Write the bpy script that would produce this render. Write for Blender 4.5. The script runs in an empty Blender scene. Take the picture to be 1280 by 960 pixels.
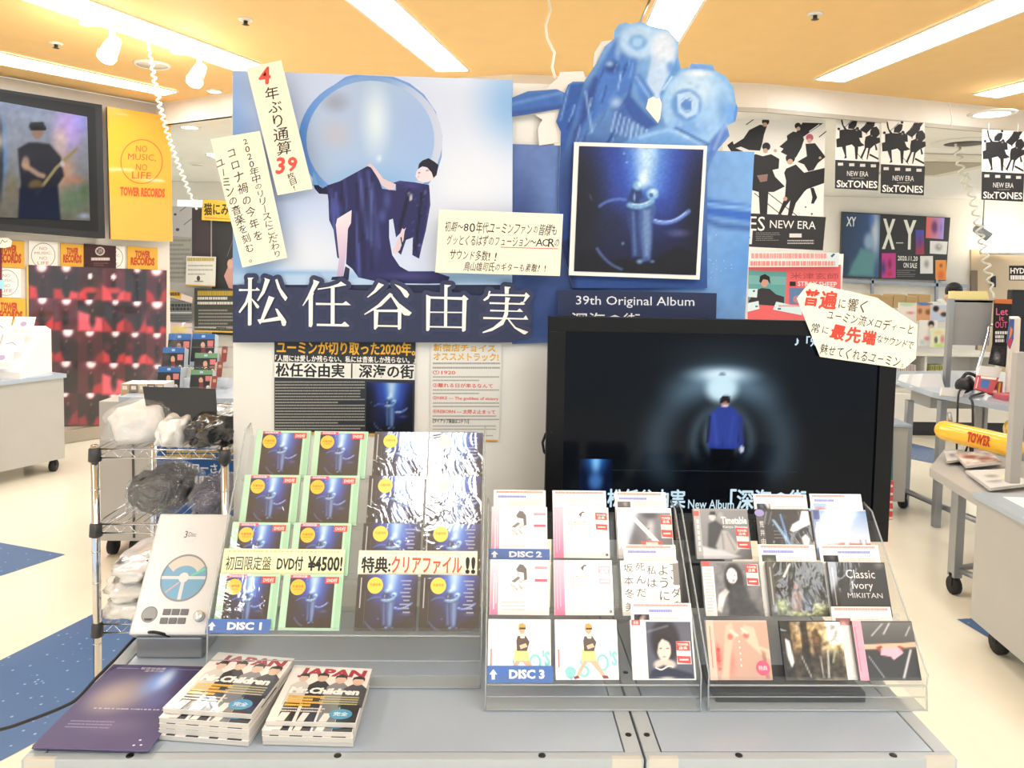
import bpy, bmesh, math, random
import numpy as np
from mathutils import Vector, Matrix, noise
from mathutils.geometry import delaunay_2d_cdt
random.seed(7)
sc = bpy.context.scene
COL = sc.collection
# ------------------------------------------------------------------ camera
F0, Y0 = 960.0, 394.0
CZ = 1.62
_a, _p, _r = math.radians(1.8), math.radians(3.5), math.radians(1.1)
FW = Vector((math.sin(_a)*math.cos(_p), math.cos(_a)*math.cos(_p), -math.sin(_p)))
R0 = Vector((math.cos(_a), -math.sin(_a), 0)); U0 = R0.cross(FW)
RT = R0*math.cos(_r) + U0*math.sin(_r); UP = U0*math.cos(_r) - R0*math.sin(_r)
CAM = Vector((0, 0, CZ))
cd_ = bpy.data.cameras.new('camera'); cam = bpy.data.objects.new('camera', cd_); COL.objects.link(cam)
m3 = Matrix((RT, UP, -FW)).transposed(); cam.matrix_world = Matrix.Translation(CAM) @ m3.to_4x4()
cd_.sensor_width = 36; cd_.lens = 36*F0/1280; cd_.shift_y = (Y0-480)/1280; cd_.clip_start = .02; cd_.clip_end = 100
sc.camera = cam
# ------------------------------------------------------------------ light and view
sc.view_settings.view_transform = 'Standard'; sc.view_settings.look = 'None'
sc.view_settings.exposure = 0.0; sc.view_settings.gamma = 1; sc.view_settings.use_curve_mapping = False
sc.cycles.max_bounces = 8; sc.cycles.diffuse_bounces = 4; sc.cycles.transparent_max_bounces = 24
sc.cycles.sample_clamp_indirect = 4
sc.cycles.caustics_reflective = False; sc.cycles.caustics_refractive = False
wd = bpy.data.worlds.new('shop_light'); sc.world = wd; wd.use_nodes = True
wd.node_tree.nodes['Background'].inputs[0].default_value = (.84, .93, 1, 1)
wd.node_tree.nodes['Background'].inputs[1].default_value = 1.2
STRIP_POWER = 16.0      # emission of the ceiling light strips
CEIL, LOWC = 3.1, 2.9   # orange ceiling, white ceiling

def ray(px, py): return FW + RT*((px-640)/F0) + UP*((Y0-py)/F0)
def at(px, py, Y):
    r = ray(px, py); return CAM + r*(Y/r.y)
def onz(px, py, z):
    r = ray(px, py); return CAM + r*((z-CZ)/r.z)
def lin(c):
    if isinstance(c, str):
        c = c.lstrip('#'); c = tuple(int(c[i:i+2], 16) for i in (0, 2, 4))
    return tuple(((v/255)/12.92 if v/255 <= .04045 else ((v/255+.055)/1.055)**2.4) for v in c)
def s2l(a):
    a = np.clip(np.asarray(a, float), 0, 255)/255
    return np.where(a <= .04045, a/12.92, ((a+.055)/1.055)**2.4)
def rgb(c):
    if isinstance(c, str):
        c = c.lstrip('#'); return tuple(int(c[i:i+2], 16) for i in (0, 2, 4))
    return c
# ------------------------------------------------------------------ materials
MATS = {}
def mat(name, col=None, rough=.5, metal=0, coat=0, emis=0, attr=False, spec=.5, bump=None, cbump=None, alpha=None):
    if name in MATS: return MATS[name]
    m = bpy.data.materials.new(name); m.use_nodes = True; nt = m.node_tree; b = nt.nodes['Principled BSDF']
    b.inputs['Roughness'].default_value = rough; b.inputs['Metallic'].default_value = metal
    b.inputs['Specular IOR Level'].default_value = spec
    b.inputs['Coat Weight'].default_value = coat; b.inputs['Coat Roughness'].default_value = .04
    if attr:
        a = nt.nodes.new('ShaderNodeAttribute'); a.attribute_name = 'Col'
        nt.links.new(a.outputs['Color'], b.inputs['Base Color'])
        if emis:
            b.inputs['Base Color'].default_value = (0, 0, 0, 1)
            for l in list(b.inputs['Base Color'].links): nt.links.remove(l)
            nt.links.new(a.outputs['Color'], b.inputs['Emission Color']); b.inputs['Emission Strength'].default_value = emis
    else:
        c = lin(col); b.inputs['Base Color'].default_value = (*c, 1)
        if emis:
            b.inputs['Emission Color'].default_value = (*c, 1); b.inputs['Emission Strength'].default_value = emis
        else:   # slight procedural wear so that no surface is one dead colour
            tc = nt.nodes.new('ShaderNodeTexCoord'); n = nt.nodes.new('ShaderNodeTexNoise'); n.inputs['Scale'].default_value = 6
            mx = nt.nodes.new('ShaderNodeMix'); mx.data_type = 'RGBA'; mx.inputs[0].default_value = 0
            mx.inputs[6].default_value = (*[v*.95 for v in c], 1); mx.inputs[7].default_value = (*[min(1, v*1.04) for v in c], 1)
            nt.links.new(tc.outputs['Object'], n.inputs['Vector']); nt.links.new(n.outputs['Fac'], mx.inputs[0]); nt.links.new(mx.outputs[2], b.inputs['Base Color'])
    def bumper(sc_, st, dist):
        tc = nt.nodes.new('ShaderNodeTexCoord'); n = nt.nodes.new('ShaderNodeTexNoise'); n.inputs['Scale'].default_value = sc_
        n.inputs['Detail'].default_value = 3; n.inputs['Distortion'].default_value = dist
        bp = nt.nodes.new('ShaderNodeBump'); bp.inputs['Strength'].default_value = st; bp.inputs['Distance'].default_value = .01
        nt.links.new(tc.outputs['Object'], n.inputs['Vector']); nt.links.new(n.outputs['Fac'], bp.inputs['Height']); return bp
    if bump: nt.links.new(bumper(*bump).outputs[0], b.inputs['Normal'])
    if cbump: nt.links.new(bumper(*cbump).outputs[0], b.inputs['Coat Normal'])
    MATS[name] = m; return m
def clear(name, tint=(.93, .95, .95), refl=1.0, rough=.02, body=.05):
    # clear plastic sheet: see-through with a Fresnel reflection and a little milky body
    m = bpy.data.materials.new(name); m.use_nodes = True; nt = m.node_tree; nt.nodes.remove(nt.nodes['Principled BSDF'])
    out = nt.nodes['Material Output']; tr = nt.nodes.new('ShaderNodeBsdfTransparent'); tr.inputs[0].default_value = (*tint, 1)
    gl = nt.nodes.new('ShaderNodeBsdfGlossy'); gl.inputs['Roughness'].default_value = rough
    fr = nt.nodes.new('ShaderNodeFresnel'); fr.inputs[0].default_value = 1.0+.49*refl
    di = nt.nodes.new('ShaderNodeBsdfDiffuse'); di.inputs[0].default_value = (.8, .82, .83, 1)
    m1 = nt.nodes.new('ShaderNodeMixShader'); m1.inputs[0].default_value = body
    m2 = nt.nodes.new('ShaderNodeMixShader')
    L = nt.links.new; L(tr.outputs[0], m1.inputs[1]); L(di.outputs[0], m1.inputs[2])
    ge = nt.nodes.new('ShaderNodeNewGeometry'); iv = nt.nodes.new('ShaderNodeMath'); iv.operation = 'SUBTRACT'; iv.inputs[0].default_value = 1; L(ge.outputs['Backfacing'], iv.inputs[1])
    mu = nt.nodes.new('ShaderNodeMath'); mu.operation = 'MULTIPLY'; L(fr.outputs[0], mu.inputs[0]); L(iv.outputs[0], mu.inputs[1]); L(mu.outputs[0], m2.inputs[0])
    L(m1.outputs[0], m2.inputs[1]); L(gl.outputs[0], m2.inputs[2]); L(m2.outputs[0], out.inputs[0])
    return m
PRINT = mat('printed_card', rough=.55, attr=True, spec=.3)
GLOSS = mat('glossy_print', rough=.3, attr=True, coat=1)
POSTER = mat('poster_print', rough=.5, attr=True, spec=.3, coat=.08)
WRAP = mat('shrink_wrapped_print', rough=.35, attr=True, coat=1, cbump=(9, .16, 2.5))
SCREEN = mat('lit_screen', rough=.12, attr=True, emis=1.0, spec=.14)
WHITE = mat('white_paint', '#f2efe8', .6)
ACRYL = clear('clear_acrylic', (.972, .978, .98), .4, .03, .03)
ACRYLEDGE = clear('acrylic_edge', (.8, .83, .83), .7, .1, .35)
BAGCLEAR = clear('clear_polybag', (.93, .94, .95), 1, .12, .16)
GREYMETAL = mat('grey_painted_metal', '#b0aeaa', .4, 0)
TABLEGREY = mat('table_grey', '#abb4ba', .4)
TABLETOP = mat('grey_laminate', '#a6b3c2', .3, coat=.3)
BLACKP = mat('black_plastic', '#15161a', .35)
CHROME = mat('chrome', '#d8d9dc', .12, 1)
RUBBER = mat('black_rubber', '#1d1d1f', .7)
STEEL = mat('brushed_aluminium', '#9fa2a6', .35, .6)
FILM = mat('film_wrapped_print', rough=.35, attr=True, coat=.45, cbump=(7, .12, 2.5))
for _m in (WRAP,): _m.node_tree.nodes['Principled BSDF'].inputs['Coat IOR'].default_value = 1.9
CORD = mat('white_cord', '#f3eee2', .5)
BLACKCORD = mat('black_cord', '#1a1c1d', .5)
# ------------------------------------------------------------------ objects and properties
def tag(o, label=None, cat=None, group=None, kind=None):
    if label: o['label'] = label
    if cat: o['category'] = cat
    if group: o['group'] = group
    if kind: o['kind'] = kind
    return o
def thing(name, label, cat, loc=(0, 0, 0), group=None):
    o = bpy.data.objects.new(name, None); o.empty_display_size = .05; COL.objects.link(o); o.location = loc
    return tag(o, label, cat, group)
def wloc(o):
    v = Vector((0, 0, 0))
    while o is not None: v = v + Vector(o.location); o = o.parent
    return v
def copy_tree(o, parent=None):
    c = o.copy(); COL.objects.link(c)
    if parent is not None: c.parent = parent
    for ch in list(o.children): copy_tree(ch, c)
    return c
class MB:
    """collects solid shapes in world coordinates and links them as one mesh object"""
    def __init__(s): s.bm = bmesh.new()
    def _add(s, vs, fs, smooth=False):
        v = [s.bm.verts.new(p) for p in vs]
        for f in fs:
            try: q = s.bm.faces.new([v[i] for i in f]); q.smooth = smooth
            except ValueError: pass
        return v
    def box(s, lo, hi, bev=0, M=None):
        t = bmesh.new(); bmesh.ops.create_cube(t, size=1)
        lo, hi = Vector(lo), Vector(hi); c = (lo+hi)/2; d = hi-lo
        for v in t.verts: v.co = Vector((v.co.x*d.x, v.co.y*d.y, v.co.z*d.z))+c
        if bev: bmesh.ops.bevel(t, geom=list(t.edges), offset=bev, segments=2, affect='EDGES', profile=.6)
        s.merge(t, M); return s
    def merge(s, t, M=None, smooth=False):
        if M is not None: bmesh.ops.transform(t, matrix=M, verts=t.verts)
        t.verts.index_update()
        s._add([v.co.copy() for v in t.verts], [[v.index for v in f.verts] for f in t.faces], smooth); t.free()
    def prism(s, pts, vec, cap=True):
        """planar polygon pts extruded by vec"""
        n = len(pts); vec = Vector(vec); vs = [Vector(p) for p in pts]+[Vector(p)+vec for p in pts]
        fs = [[i, (i+1) % n, n+(i+1) % n, n+i] for i in range(n)]
        if cap: fs += [list(range(n-1, -1, -1)), list(range(n, 2*n))]
        s._add(vs, fs); return s
    def tube(s, pts, r, n=10, smooth=True, cap=True):
        pts = [Vector(p) for p in pts]; rings = []; rr = r if isinstance(r, (list, tuple)) else [r]*len(pts)
        up = Vector((0, 0, 1)); prev = None
        for i, p in enumerate(pts):
            d = (pts[min(i+1, len(pts)-1)]-pts[max(i-1, 0)]).normalized()
            if prev is None:
                a = d.cross(up if abs(d.z) < .95 else Vector((1, 0, 0))).normalized()
            else: a = (prev-d*prev.dot(d)).normalized()
            prev = a; b = d.cross(a)
            rings.append([p+(a*math.cos(2*math.pi*k/n)+b*math.sin(2*math.pi*k/n))*rr[i] for k in range(n)])
        vs = [q for R in rings for q in R]; m = len(pts)
        fs = [[i*n+k, i*n+(k+1) % n, (i+1)*n+(k+1) % n, (i+1)*n+k] for i in range(m-1) for k in range(n)]
        if cap: fs += [list(range(n-1, -1, -1)), [(m-1)*n+k for k in range(n)]]
        s._add(vs, fs, smooth); return s
    def lathe(s, prof, c, axis=(0, 0, 1), n=24, smooth=True):
        """prof: list of (radius, height) along axis from c"""
        ax = Vector(axis).normalized(); a = ax.orthogonal().normalized(); b = ax.cross(a); c = Vector(c)
        vs = [c+ax*h+(a*math.cos(2*math.pi*k/n)+b*math.sin(2*math.pi*k/n))*max(r, 1e-5) for r, h in prof for k in range(n)]; m = len(prof)
        fs = [[i*n+k, i*n+(k+1) % n, (i+1)*n+(k+1) % n, (i+1)*n+k] for i in range(m-1) for k in range(n)]
        fs += [list(range(n-1, -1, -1)), [(m-1)*n+k for k in range(n)]]
        s._add(vs, fs, smooth); return s
    def blob(s, c, r, amp=.15, freq=4, seed=0, flat=None, sub=4):
        t = bmesh.new(); bmesh.ops.create_icosphere(t, subdivisions=sub, radius=1)
        c = Vector(c); sd = Vector((seed*3.1, seed*1.7, seed*.9))
        for v in t.verts:
            d = v.co.copy(); k = 1+amp*(noise.noise(d*freq*.5+sd)+.5*noise.noise(d*freq+sd))
            sq = Vector((math.copysign(abs(d.x)**.75, d.x), math.copysign(abs(d.y)**.75, d.y), math.copysign(abs(d.z)**.8, d.z)))
            q = Vector((sq.x*r[0], sq.y*r[1], sq.z*r[2]))*k
            if flat is not None and q.z < -flat: q.z = -flat+(q.z+flat)*.02
            v.co = c+q
        s.merge(t, None, True); return s
    def build(s, name, m, parent=None, label=None, cat=None, group=None, kind=None, origin=None):
        bmesh.ops.recalc_face_normals(s.bm, faces=s.bm.faces)
        if parent is not None: o0 = wloc(parent)
        elif origin is not None: o0 = Vector(origin)
        else:
            xs = [v.co for v in s.bm.verts]
            o0 = Vector(((min(v.x for v in xs)+max(v.x for v in xs))/2, (min(v.y for v in xs)+max(v.y for v in xs))/2, min(v.z for v in xs)))
        for v in s.bm.verts: v.co -= o0
        me = bpy.data.meshes.new(name); s.bm.to_mesh(me); s.bm.free(); me.materials.append(m)
        o = bpy.data.objects.new(name, me); COL.objects.link(o)
        if parent is not None: o.parent = parent
        else: o.location = o0
        return tag(o, label, cat, group, kind)
# ------------------------------------------------------------------ printed graphics
_tc = {}
def text_mesh(s, bold=0.0):
    k = (s, bold)
    if k not in _tc:
        c = bpy.data.curves.new('lettering', 'FONT'); c.body = s; c.resolution_u = 2; c.offset = bold
        o = bpy.data.objects.new('lettering', c); COL.objects.link(o)
        dg = bpy.context.evaluated_depsgraph_get(); e = o.evaluated_get(dg); me = e.to_mesh()
        v = np.array([q.co[:2] for q in me.vertices]) if len(me.vertices) else np.zeros((0, 2)); f = [list(p.vertices) for p in me.polygons]
        e.to_mesh_clear(); bpy.data.objects.remove(o); bpy.data.curves.remove(c); _tc[k] = (v, f)
    return _tc[k]
def sstep(t): t = np.clip(t, 0, 1); return t*t*(3-2*t)
def paint(ops):
    """soft-edged painting: returns fn(x, y) -> sRGB rows"""
    def fn(x, y):
        c = np.zeros((len(x), 3)); 
        for o in ops:
            k = o[0]
            if k == 'c': c[:] = rgb(o[1])
            elif k == 'g':   # x0 y0 c0 x1 y1 c1
                _, x0, y0, c0, x1, y1, c1 = o; dx, dy = x1-x0, y1-y0; t = np.clip(((x-x0)*dx+(y-y0)*dy)/(dx*dx+dy*dy), 0, 1)[:, None]
                c = np.array(rgb(c0))*(1-t)+np.array(rgb(c1))*t
            else:
                if k == 'e':  # cx cy rx ry col alpha soft rot
                    _, cx, cy, rx, ry, col, al, so = o[:8]; th = math.radians(o[8]) if len(o) > 8 else 0
                    X = (x-cx)*math.cos(th)+(y-cy)*math.sin(th); Y = -(x-cx)*math.sin(th)+(y-cy)*math.cos(th)
                    m = sstep((1-np.sqrt((X/rx)**2+(Y/ry)**2))/so)
                elif k == 'l':  # pts width col alpha soft(px)
                    _, pts, w, col, al, so = o; d = np.full(len(x), 1e9)
                    for (ax, ay), (bx, by) in zip(pts[:-1], pts[1:]):
                        L2 = (bx-ax)**2+(by-ay)**2+1e-9; t = np.clip(((x-ax)*(bx-ax)+(y-ay)*(by-ay))/L2, 0, 1)
                        d = np.minimum(d, np.hypot(x-ax-t*(bx-ax), y-ay-t*(by-ay)))
                    m = sstep((w/2+so/2-d)/so)
                elif k == 'p':  # pts col alpha soft(px)
                    _, pts, col, al, so = o; d = np.full(len(x), 1e9); ins = np.zeros(len(x), bool)
                    P = list(pts)+[pts[0]]
                    for (ax, ay), (bx, by) in zip(P[:-1], P[1:]):
                        L2 = (bx-ax)**2+(by-ay)**2+1e-9; t = np.clip(((x-ax)*(bx-ax)+(y-ay)*(by-ay))/L2, 0, 1)
                        d = np.minimum(d, np.hypot(x-ax-t*(bx-ax), y-ay-t*(by-ay)))
                        cr = ((ay > y) != (by > y)) & (x < (bx-ax)*(y-ay)/((by-ay) if by != ay else 1e-9)+ax); ins ^= cr
                    m = sstep(.5+np.where(ins, d, -d)/so)
                elif k == 'n':  # noise scale amount
                    _, s_, amt = o
                    v = np.array([noise.fractal(Vector((a*s_, b*s_, 3.3)), 1, 2, 3) for a, b in zip(x, y)])
                    c = np.clip(c*(1+amt*v[:, None]), 0, 255); continue
                m = (m*al)[:, None]; c = c*(1-m)+np.array(rgb(col))*m
        return c
    return fn
def inside(pts, x, y):
    ins = np.zeros(len(x), bool); P = list(pts)+[pts[0]]
    for (ax, ay), (bx, by) in zip(P[:-1], P[1:]):
        ins ^= ((ay > y) != (by > y)) & (x < (bx-ax)*(y-ay)/((by-ay) if by != ay else 1e-9)+ax)
    return ins
class Ink:
    """a sheet or board with its printing, all in one mesh; fmap(u, v, off) -> point, v runs downwards"""
    def __init__(s, fmap, eps=4e-5, asp=1.0): s.map = fmap; s.eps = eps; s.k = 0; s.V = []; s.F = []; s.C = []; s.asp = asp
    def _n(s): s.k += 1; return s.k*s.eps
    def raw(s, uv, faces, cols, off):
        b = len(s.V); s.V += [s.map(u, v, off) for u, v in uv]; s.F += [[b+i for i in f] for f in faces]; s.C += list(cols)
    def slab(s, pts, t, col, edge=None):
        """the sheet itself: outline extruded backwards by t"""
        n = len(pts); c = lin(col); e = lin(edge) if edge else c
        s.raw(pts, [list(range(n))], [c]*n, 0)
        b = len(s.V); s.V += [s.map(u, v, 0) for u, v in pts]+[s.map(u, v, -t) for u, v in pts]
        s.F += [[b+i, b+(i+1) % n, b+n+(i+1) % n, b+n+i] for i in range(n)]+[[b+n+i for i in range(n-1, -1, -1)]]; s.C += [e]*(2*n)
        return s
    def poly(s, pts, col, off=None):
        s.raw(pts, [list(range(len(pts)))], [lin(col)]*len(pts), s._n() if off is None else off); return s
    def grad(s, pts, cols):
        s.raw(pts, [list(range(len(pts)))], [lin(c) for c in cols], s._n()); return s
    def rect(s, x0, y0, x1, y1, col): return s.poly([(x0, y0), (x1, y0), (x1, y1), (x0, y1)], col)
    def ell(s, cx, cy, rx, ry, col, n=24, rot=0):
        ca, sa = math.cos(rot), math.sin(rot)
        return s.poly([(cx+rx*math.cos(t)*ca-ry*math.sin(t)*sa, cy+rx*math.cos(t)*sa+ry*math.sin(t)*ca) for t in [2*math.pi*i/n for i in range(n)]], col)
    def ring(s, cx, cy, rx, ry, w, col, n=40):
        p = []; 
        for i in range(n):
            t = 2*math.pi*i/n; p += [(cx+rx*math.cos(t), cy+ry*math.sin(t)), (cx+(rx-w)*math.cos(t), cy+(ry-w)*math.sin(t))]
        s.raw(p, [[2*i, (2*i+2) % (2*n), (2*i+3) % (2*n), 2*i+1] for i in range(n)], [lin(col)]*(2*n), s._n()); return s
    def line(s, pts, w, col):
        off = s._n(); c = lin(col)
        for (ax, ay), (bx, by) in zip(pts[:-1], pts[1:]):
            L = math.hypot(bx-ax, by-ay) or 1; nx, ny = -(by-ay)/L*w/2, (bx-ax)/L*w/2; ex, ey = (bx-ax)/L*w*.3, (by-ay)/L*w*.3
            s.raw([(ax+nx-ex, ay+ny-ey), (bx+nx+ex, by+ny+ey), (bx-nx+ex, by-ny+ey), (ax-nx-ex, ay-ny-ey)], [[0, 1, 2, 3]], [c]*4, off)
        return s
    def fat(s, polys, r, col, n=12):
        """outline of each polygon widened by r, as one flat colour"""
        off = s._n(); c = lin(col)
        for P in polys:
            off += 6e-6; s.raw(P, [list(range(len(P)))], [c]*len(P), off)
            for (ax, ay), (bx, by) in zip(P, P[1:]+P[:1]):
                off += 6e-6; s.raw([(ax+r*math.cos(2*math.pi*i/n), ay+r*math.sin(2*math.pi*i/n)) for i in range(n)], [list(range(n))], [c]*n, off)
                L = math.hypot(bx-ax, by-ay) or 1; nx, ny = -(by-ay)/L*r, (bx-ax)/L*r; off += 6e-6
                s.raw([(ax+nx, ay+ny), (bx+nx, by+ny), (bx-nx, by-ny), (ax-nx, ay-ny)], [[0, 1, 2, 3]], [c]*4, off)
        return s
    def field(s, pts, fn, step):
        """outline filled with a painted picture"""
        bd = []
        for (ax, ay), (bx, by) in zip(pts, list(pts[1:])+[pts[0]]):
            k = max(1, int(math.hypot(bx-ax, by-ay)/step)); bd += [(ax+(bx-ax)*i/k, ay+(by-ay)*i/k) for i in range(k)]
        X = np.array([p[0] for p in bd]); Yv = np.array([p[1] for p in bd])
        gx, gy = np.meshgrid(np.arange(X.min()+step*.5, X.max(), step), np.arange(Yv.min()+step*.5, Yv.max(), step)); gx, gy = gx.ravel(), gy.ravel()
        k = inside(bd, gx, gy); gx, gy = gx[k], gy[k]
        d = np.full(len(gx), 1e9)
        for px, py in bd: d = np.minimum(d, (gx-px)**2+(gy-py)**2)
        k = d > (step*.5)**2; gx, gy = gx[k], gy[k]
        vs = [Vector(p) for p in bd]+[Vector((float(a), float(b))) for a, b in zip(gx, gy)]
        n = len(bd); sgn = sum(a[0]*b[1]-b[0]*a[1] for a, b in zip(bd, bd[1:]+bd[:1]))
        fc = list(range(n)) if sgn > 0 else list(range(n-1, -1, -1))
        ov, oe, of, *_ = delaunay_2d_cdt(vs, [], [fc], 1, 1e-7)
        x = np.array([v.x for v in ov]); y = np.array([v.y for v in ov]); c = s2l(fn(x, y))
        s.raw([(v.x, v.y) for v in ov], [list(f) for f in of], [tuple(q) for q in c], s._n()); return s
    def pic(s, x0, y0, x1, y1, ops, step): return s.field([(x0, y0), (x1, y0), (x1, y1), (x0, y1)], paint(ops), step)
    def text(s, t, box, col, bold=0.0, rot=0, keep=False, skew=0, vert=False, off=None):
        """lettering fitted to box = (x0, y0, x1, y1)"""
        if vert:
            x0, y0, x1, y1 = box; h = (y1-y0)/len(t); off = s._n()
            for i, ch in enumerate(t):
                if ch.strip(): s.text(ch, (x0, y0+h*(i+.06), x1, y0+h*(i+.94)), col, bold, off=off, keep=True)
            return s
        cjk = max(map(ord, t)) > 0x2000; hv = cjk and bold > .011; bold = min(bold, .006) if cjk else bold
        v, f = text_mesh(t, bold)
        if not len(v): return s
        x0, y0, x1, y1 = box; lo, hi = v.min(0), v.max(0); sx = (x1-x0)/max(hi[0]-lo[0], 1e-6); sy = (y1-y0)/max(hi[1]-lo[1], 1e-6)
        if keep: k = min(sx, sy); ox = ((x1-x0)-(hi[0]-lo[0])*k)/2; oy = ((y1-y0)-(hi[1]-lo[1])*k)/2; sx = sy = k
        else: ox = oy = 0
        u = x0+ox+(v[:, 0]-lo[0])*sx; w = y1-oy-(v[:, 1]-lo[1])*sy
        u = u+skew*(y1-w)
        if rot:
            cx, cy = (x0+x1)/2, (y0+y1)/2; c_, s_ = math.cos(rot), math.sin(rot); u, w = cx+(u-cx)*c_-(w-cy)*s_, cy+(u-cx)*s_+(w-cy)*c_
        o = s._n() if off is None else off; d = sx*(.024 if hv else 0); e = sy*(.018 if hv else 0)
        for i, (a, b) in enumerate(((0, 0), (d, 0), (-d, 0), (0, e), (0, -e))[:5 if hv else 1]): s.raw(list(zip(u+a, w+b)), f, [lin(col)]*len(v), o+i*4e-6)
        return s
    def hand(s, t, p0, p1, size, col, bold=.012, reds='', red='#e0483a', vert=False):
        """hand-lettered line along p0 -> p1, one jittered character at a time"""
        n = len(t); off = s._n(); ang = math.atan2(p1[1]-p0[1], p1[0]-p0[0])-(math.pi/2 if vert else 0)
        for i, ch in enumerate(t):
            if not ch.strip(): continue
            k = (i+.5)/n; cx, cy = p0[0]+(p1[0]-p0[0])*k, p0[1]+(p1[1]-p0[1])*k; z = size*random.uniform(.88, 1.1)
            if ch in 'ーっのにッャュョァェィ、。！': z *= .85
            hv = bold > .015; v, f = text_mesh(ch, min(bold, .006)); 
            if not len(v): continue
            c0 = np.array([.5 if ord(ch) > 0x2000 else .3, .36]); a = ang+random.uniform(-.09, .09); q = (v-c0)*z; pit = math.hypot(p1[0]-p0[0], p1[1]-p0[1])/n; q = q*(np.array([min(1, 1.0*pit/size) if ord(ch) > 0x2000 else 1, 1]) if not vert else np.array([1, min(1, 1.08*pit/size)])); sk = random.uniform(.05, .2)
            if vert and ch == 'ー': q = np.stack([q[:, 1], -q[:, 0]], 1)
            X = q[:, 0]+sk*q[:, 1]; Yq = -q[:, 1]
            d = size*.03
            for j, (da, db) in enumerate(((0, 0), (d, 0), (-d, 0), (0, d), (0, -d))[:5 if hv else 1]): s.raw(list(zip(cx+da+X*math.cos(a)-Yq*math.sin(a), cy+db+X*math.sin(a)+Yq*math.cos(a))), f, [lin(red if ch in reds else col)]*len(v), off+j*4e-6)
        return s
    def lines(s, x0, y0, x1, y1, n, col, fill=.55, gap=.3, dens=7, seed=0):
        """rows of fine print too small to read: short dashes"""
        rd = random.Random(seed); off = s._n(); h = (y1-y0)/n; c = lin(col)
        for i in range(n):
            x = x0; e = x1-(x1-x0)*rd.choice([0, 0, .05, .3]) 
            while x < e:
                w = rd.uniform(.5, 1.6)*(x1-x0)/dens*.4; q = min(x+w*.85, e); yy = y0+h*(i+.2)
                s.raw([(x, yy), (q, yy), (q, yy+h*fill), (x, yy+h*fill)], [[0, 1, 2, 3]], [c]*4, off); x += w*(1+gap*rd.random())
        return s
    def build(s, name, m=None, parent=None, label=None, cat=None, group=None, kind=None, origin=None):
        if parent is not None: o0 = wloc(parent)
        elif origin is not None: o0 = Vector(origin)
        else: o0 = Vector(((min(v.x for v in s.V)+max(v.x for v in s.V))/2, (min(v.y for v in s.V)+max(v.y for v in s.V))/2, min(v.z for v in s.V)))
        me = bpy.data.meshes.new(name); me.from_pydata([tuple(v-o0) for v in s.V], [], s.F)
        a = me.color_attributes.new('Col', 'FLOAT_COLOR', 'POINT')
        a.data.foreach_set('color', np.array([(*c, 1) for c in s.C], dtype=np.float32).ravel())
        me.materials.append(m or PRINT); o = bpy.data.objects.new(name, me); COL.objects.link(o)
        if parent is not None: o.parent = parent
        else: o.location = o0
        return tag(o, label, cat, group, kind)
def plane(p0, n):
    """photo pixels laid onto a real flat surface through p0 with normal n (towards the viewer)"""
    p0 = Vector(p0); n = Vector(n).normalized()
    def f(px, py, off=0):
        r = ray(px, py); return CAM+r*((p0-CAM).dot(n)/r.dot(n))+n*off
    return f
def facing(Y, yaw=0, tilt=0, px=640, py=340):
    """an upright surface at depth Y (where it crosses px, py), turned by yaw degrees, leaning back by tilt degrees"""
    y, t = math.radians(yaw), math.radians(tilt)
    return plane(at(px, py, Y), Vector((math.sin(y)*math.cos(t), -math.cos(y)*math.cos(t), math.sin(t))))
def unit(w, h):
    """sheet w x h metres, standing on the local x axis, facing -y; u, v run 0..1"""
    return lambda u, v, off=0: Vector(((u-.5)*w, -off, (1-v)*h))
def Q(x0, y0, x1, y1): return [(x0, y0), (x1, y0), (x1, y1), (x0, y1)]
# ================================================================== the room
flo = MB(); flo._add([(-9, -4, 0), (9, -4, 0), (9, 14, 0), (-9, 14, 0)], [[0, 1, 2, 3]])
flo._add([(-9, -4, -.1), (9, -4, -.1), (9, 14, -.1), (-9, 14, -.1)], [[3, 2, 1, 0]])
flo = flo.build('floor', mat('cream_vinyl', '#efe7d2', .22, coat=.3), kind='structure', origin=(0, 0, 0))
bm_ = mat('blue_vinyl', '#3f6496', .3, coat=.2); nt = bm_.node_tree
vo = nt.nodes.new('ShaderNodeTexVoronoi'); vo.inputs['Scale'].default_value = 26; tc = nt.nodes.new('ShaderNodeTexCoord')
cr = nt.nodes.new('ShaderNodeValToRGB'); cr.color_ramp.elements[0].position = .08; cr.color_ramp.elements[1].position = .16
cr.color_ramp.elements[0].color = (.35, .5, .68, 1); cr.color_ramp.elements[1].color = (*lin('#3f6496'), 1)
nt.links.new(tc.outputs['Object'], vo.inputs['Vector']); nt.links.new(vo.outputs['Distance'], cr.inputs[0])
nt.links.new(cr.outputs[0], nt.nodes['Principled BSDF'].inputs['Base Color'])
inl = MB()
for P in ([(-120, 885), (117, 767), (240, 707), (300, 790), (40, 930), (-120, 1015)], [(-100, 660), (0, 678), (82, 693), (0, 720), (-100, 752)],
          [(1196, 774), (1330, 764), (1330, 850), (1232, 795)], [(1100, 545), (1230, 575), (1230, 592), (1100, 566)]):
    p = [onz(x, y, .0015) for x, y in P]; inl._add(p, [list(range(len(p)))])
inl.build('blue_inlay', bm_, flo)
w1, w2 = onz(0, 95, CEIL), onz(195, 130, CEIL); wdir = (w2-w1).normalized(); wn = Vector((wdir.y, -wdir.x, 0))
wa, wb = w1-wdir*3.5, w2+wdir*.12
WLEFT = lambda off: plane(w1+wn*off, wn)
mb = MB(); mb.prism([(wa.x, wa.y, 0), (wb.x, wb.y, 0), (wb.x, wb.y, CEIL-.003), (wa.x, wa.y, CEIL-.003)], -wn*.15)
mb.build('wall_left', mat('greige_wall', '#d8d0c4', .7), kind='structure')
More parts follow.
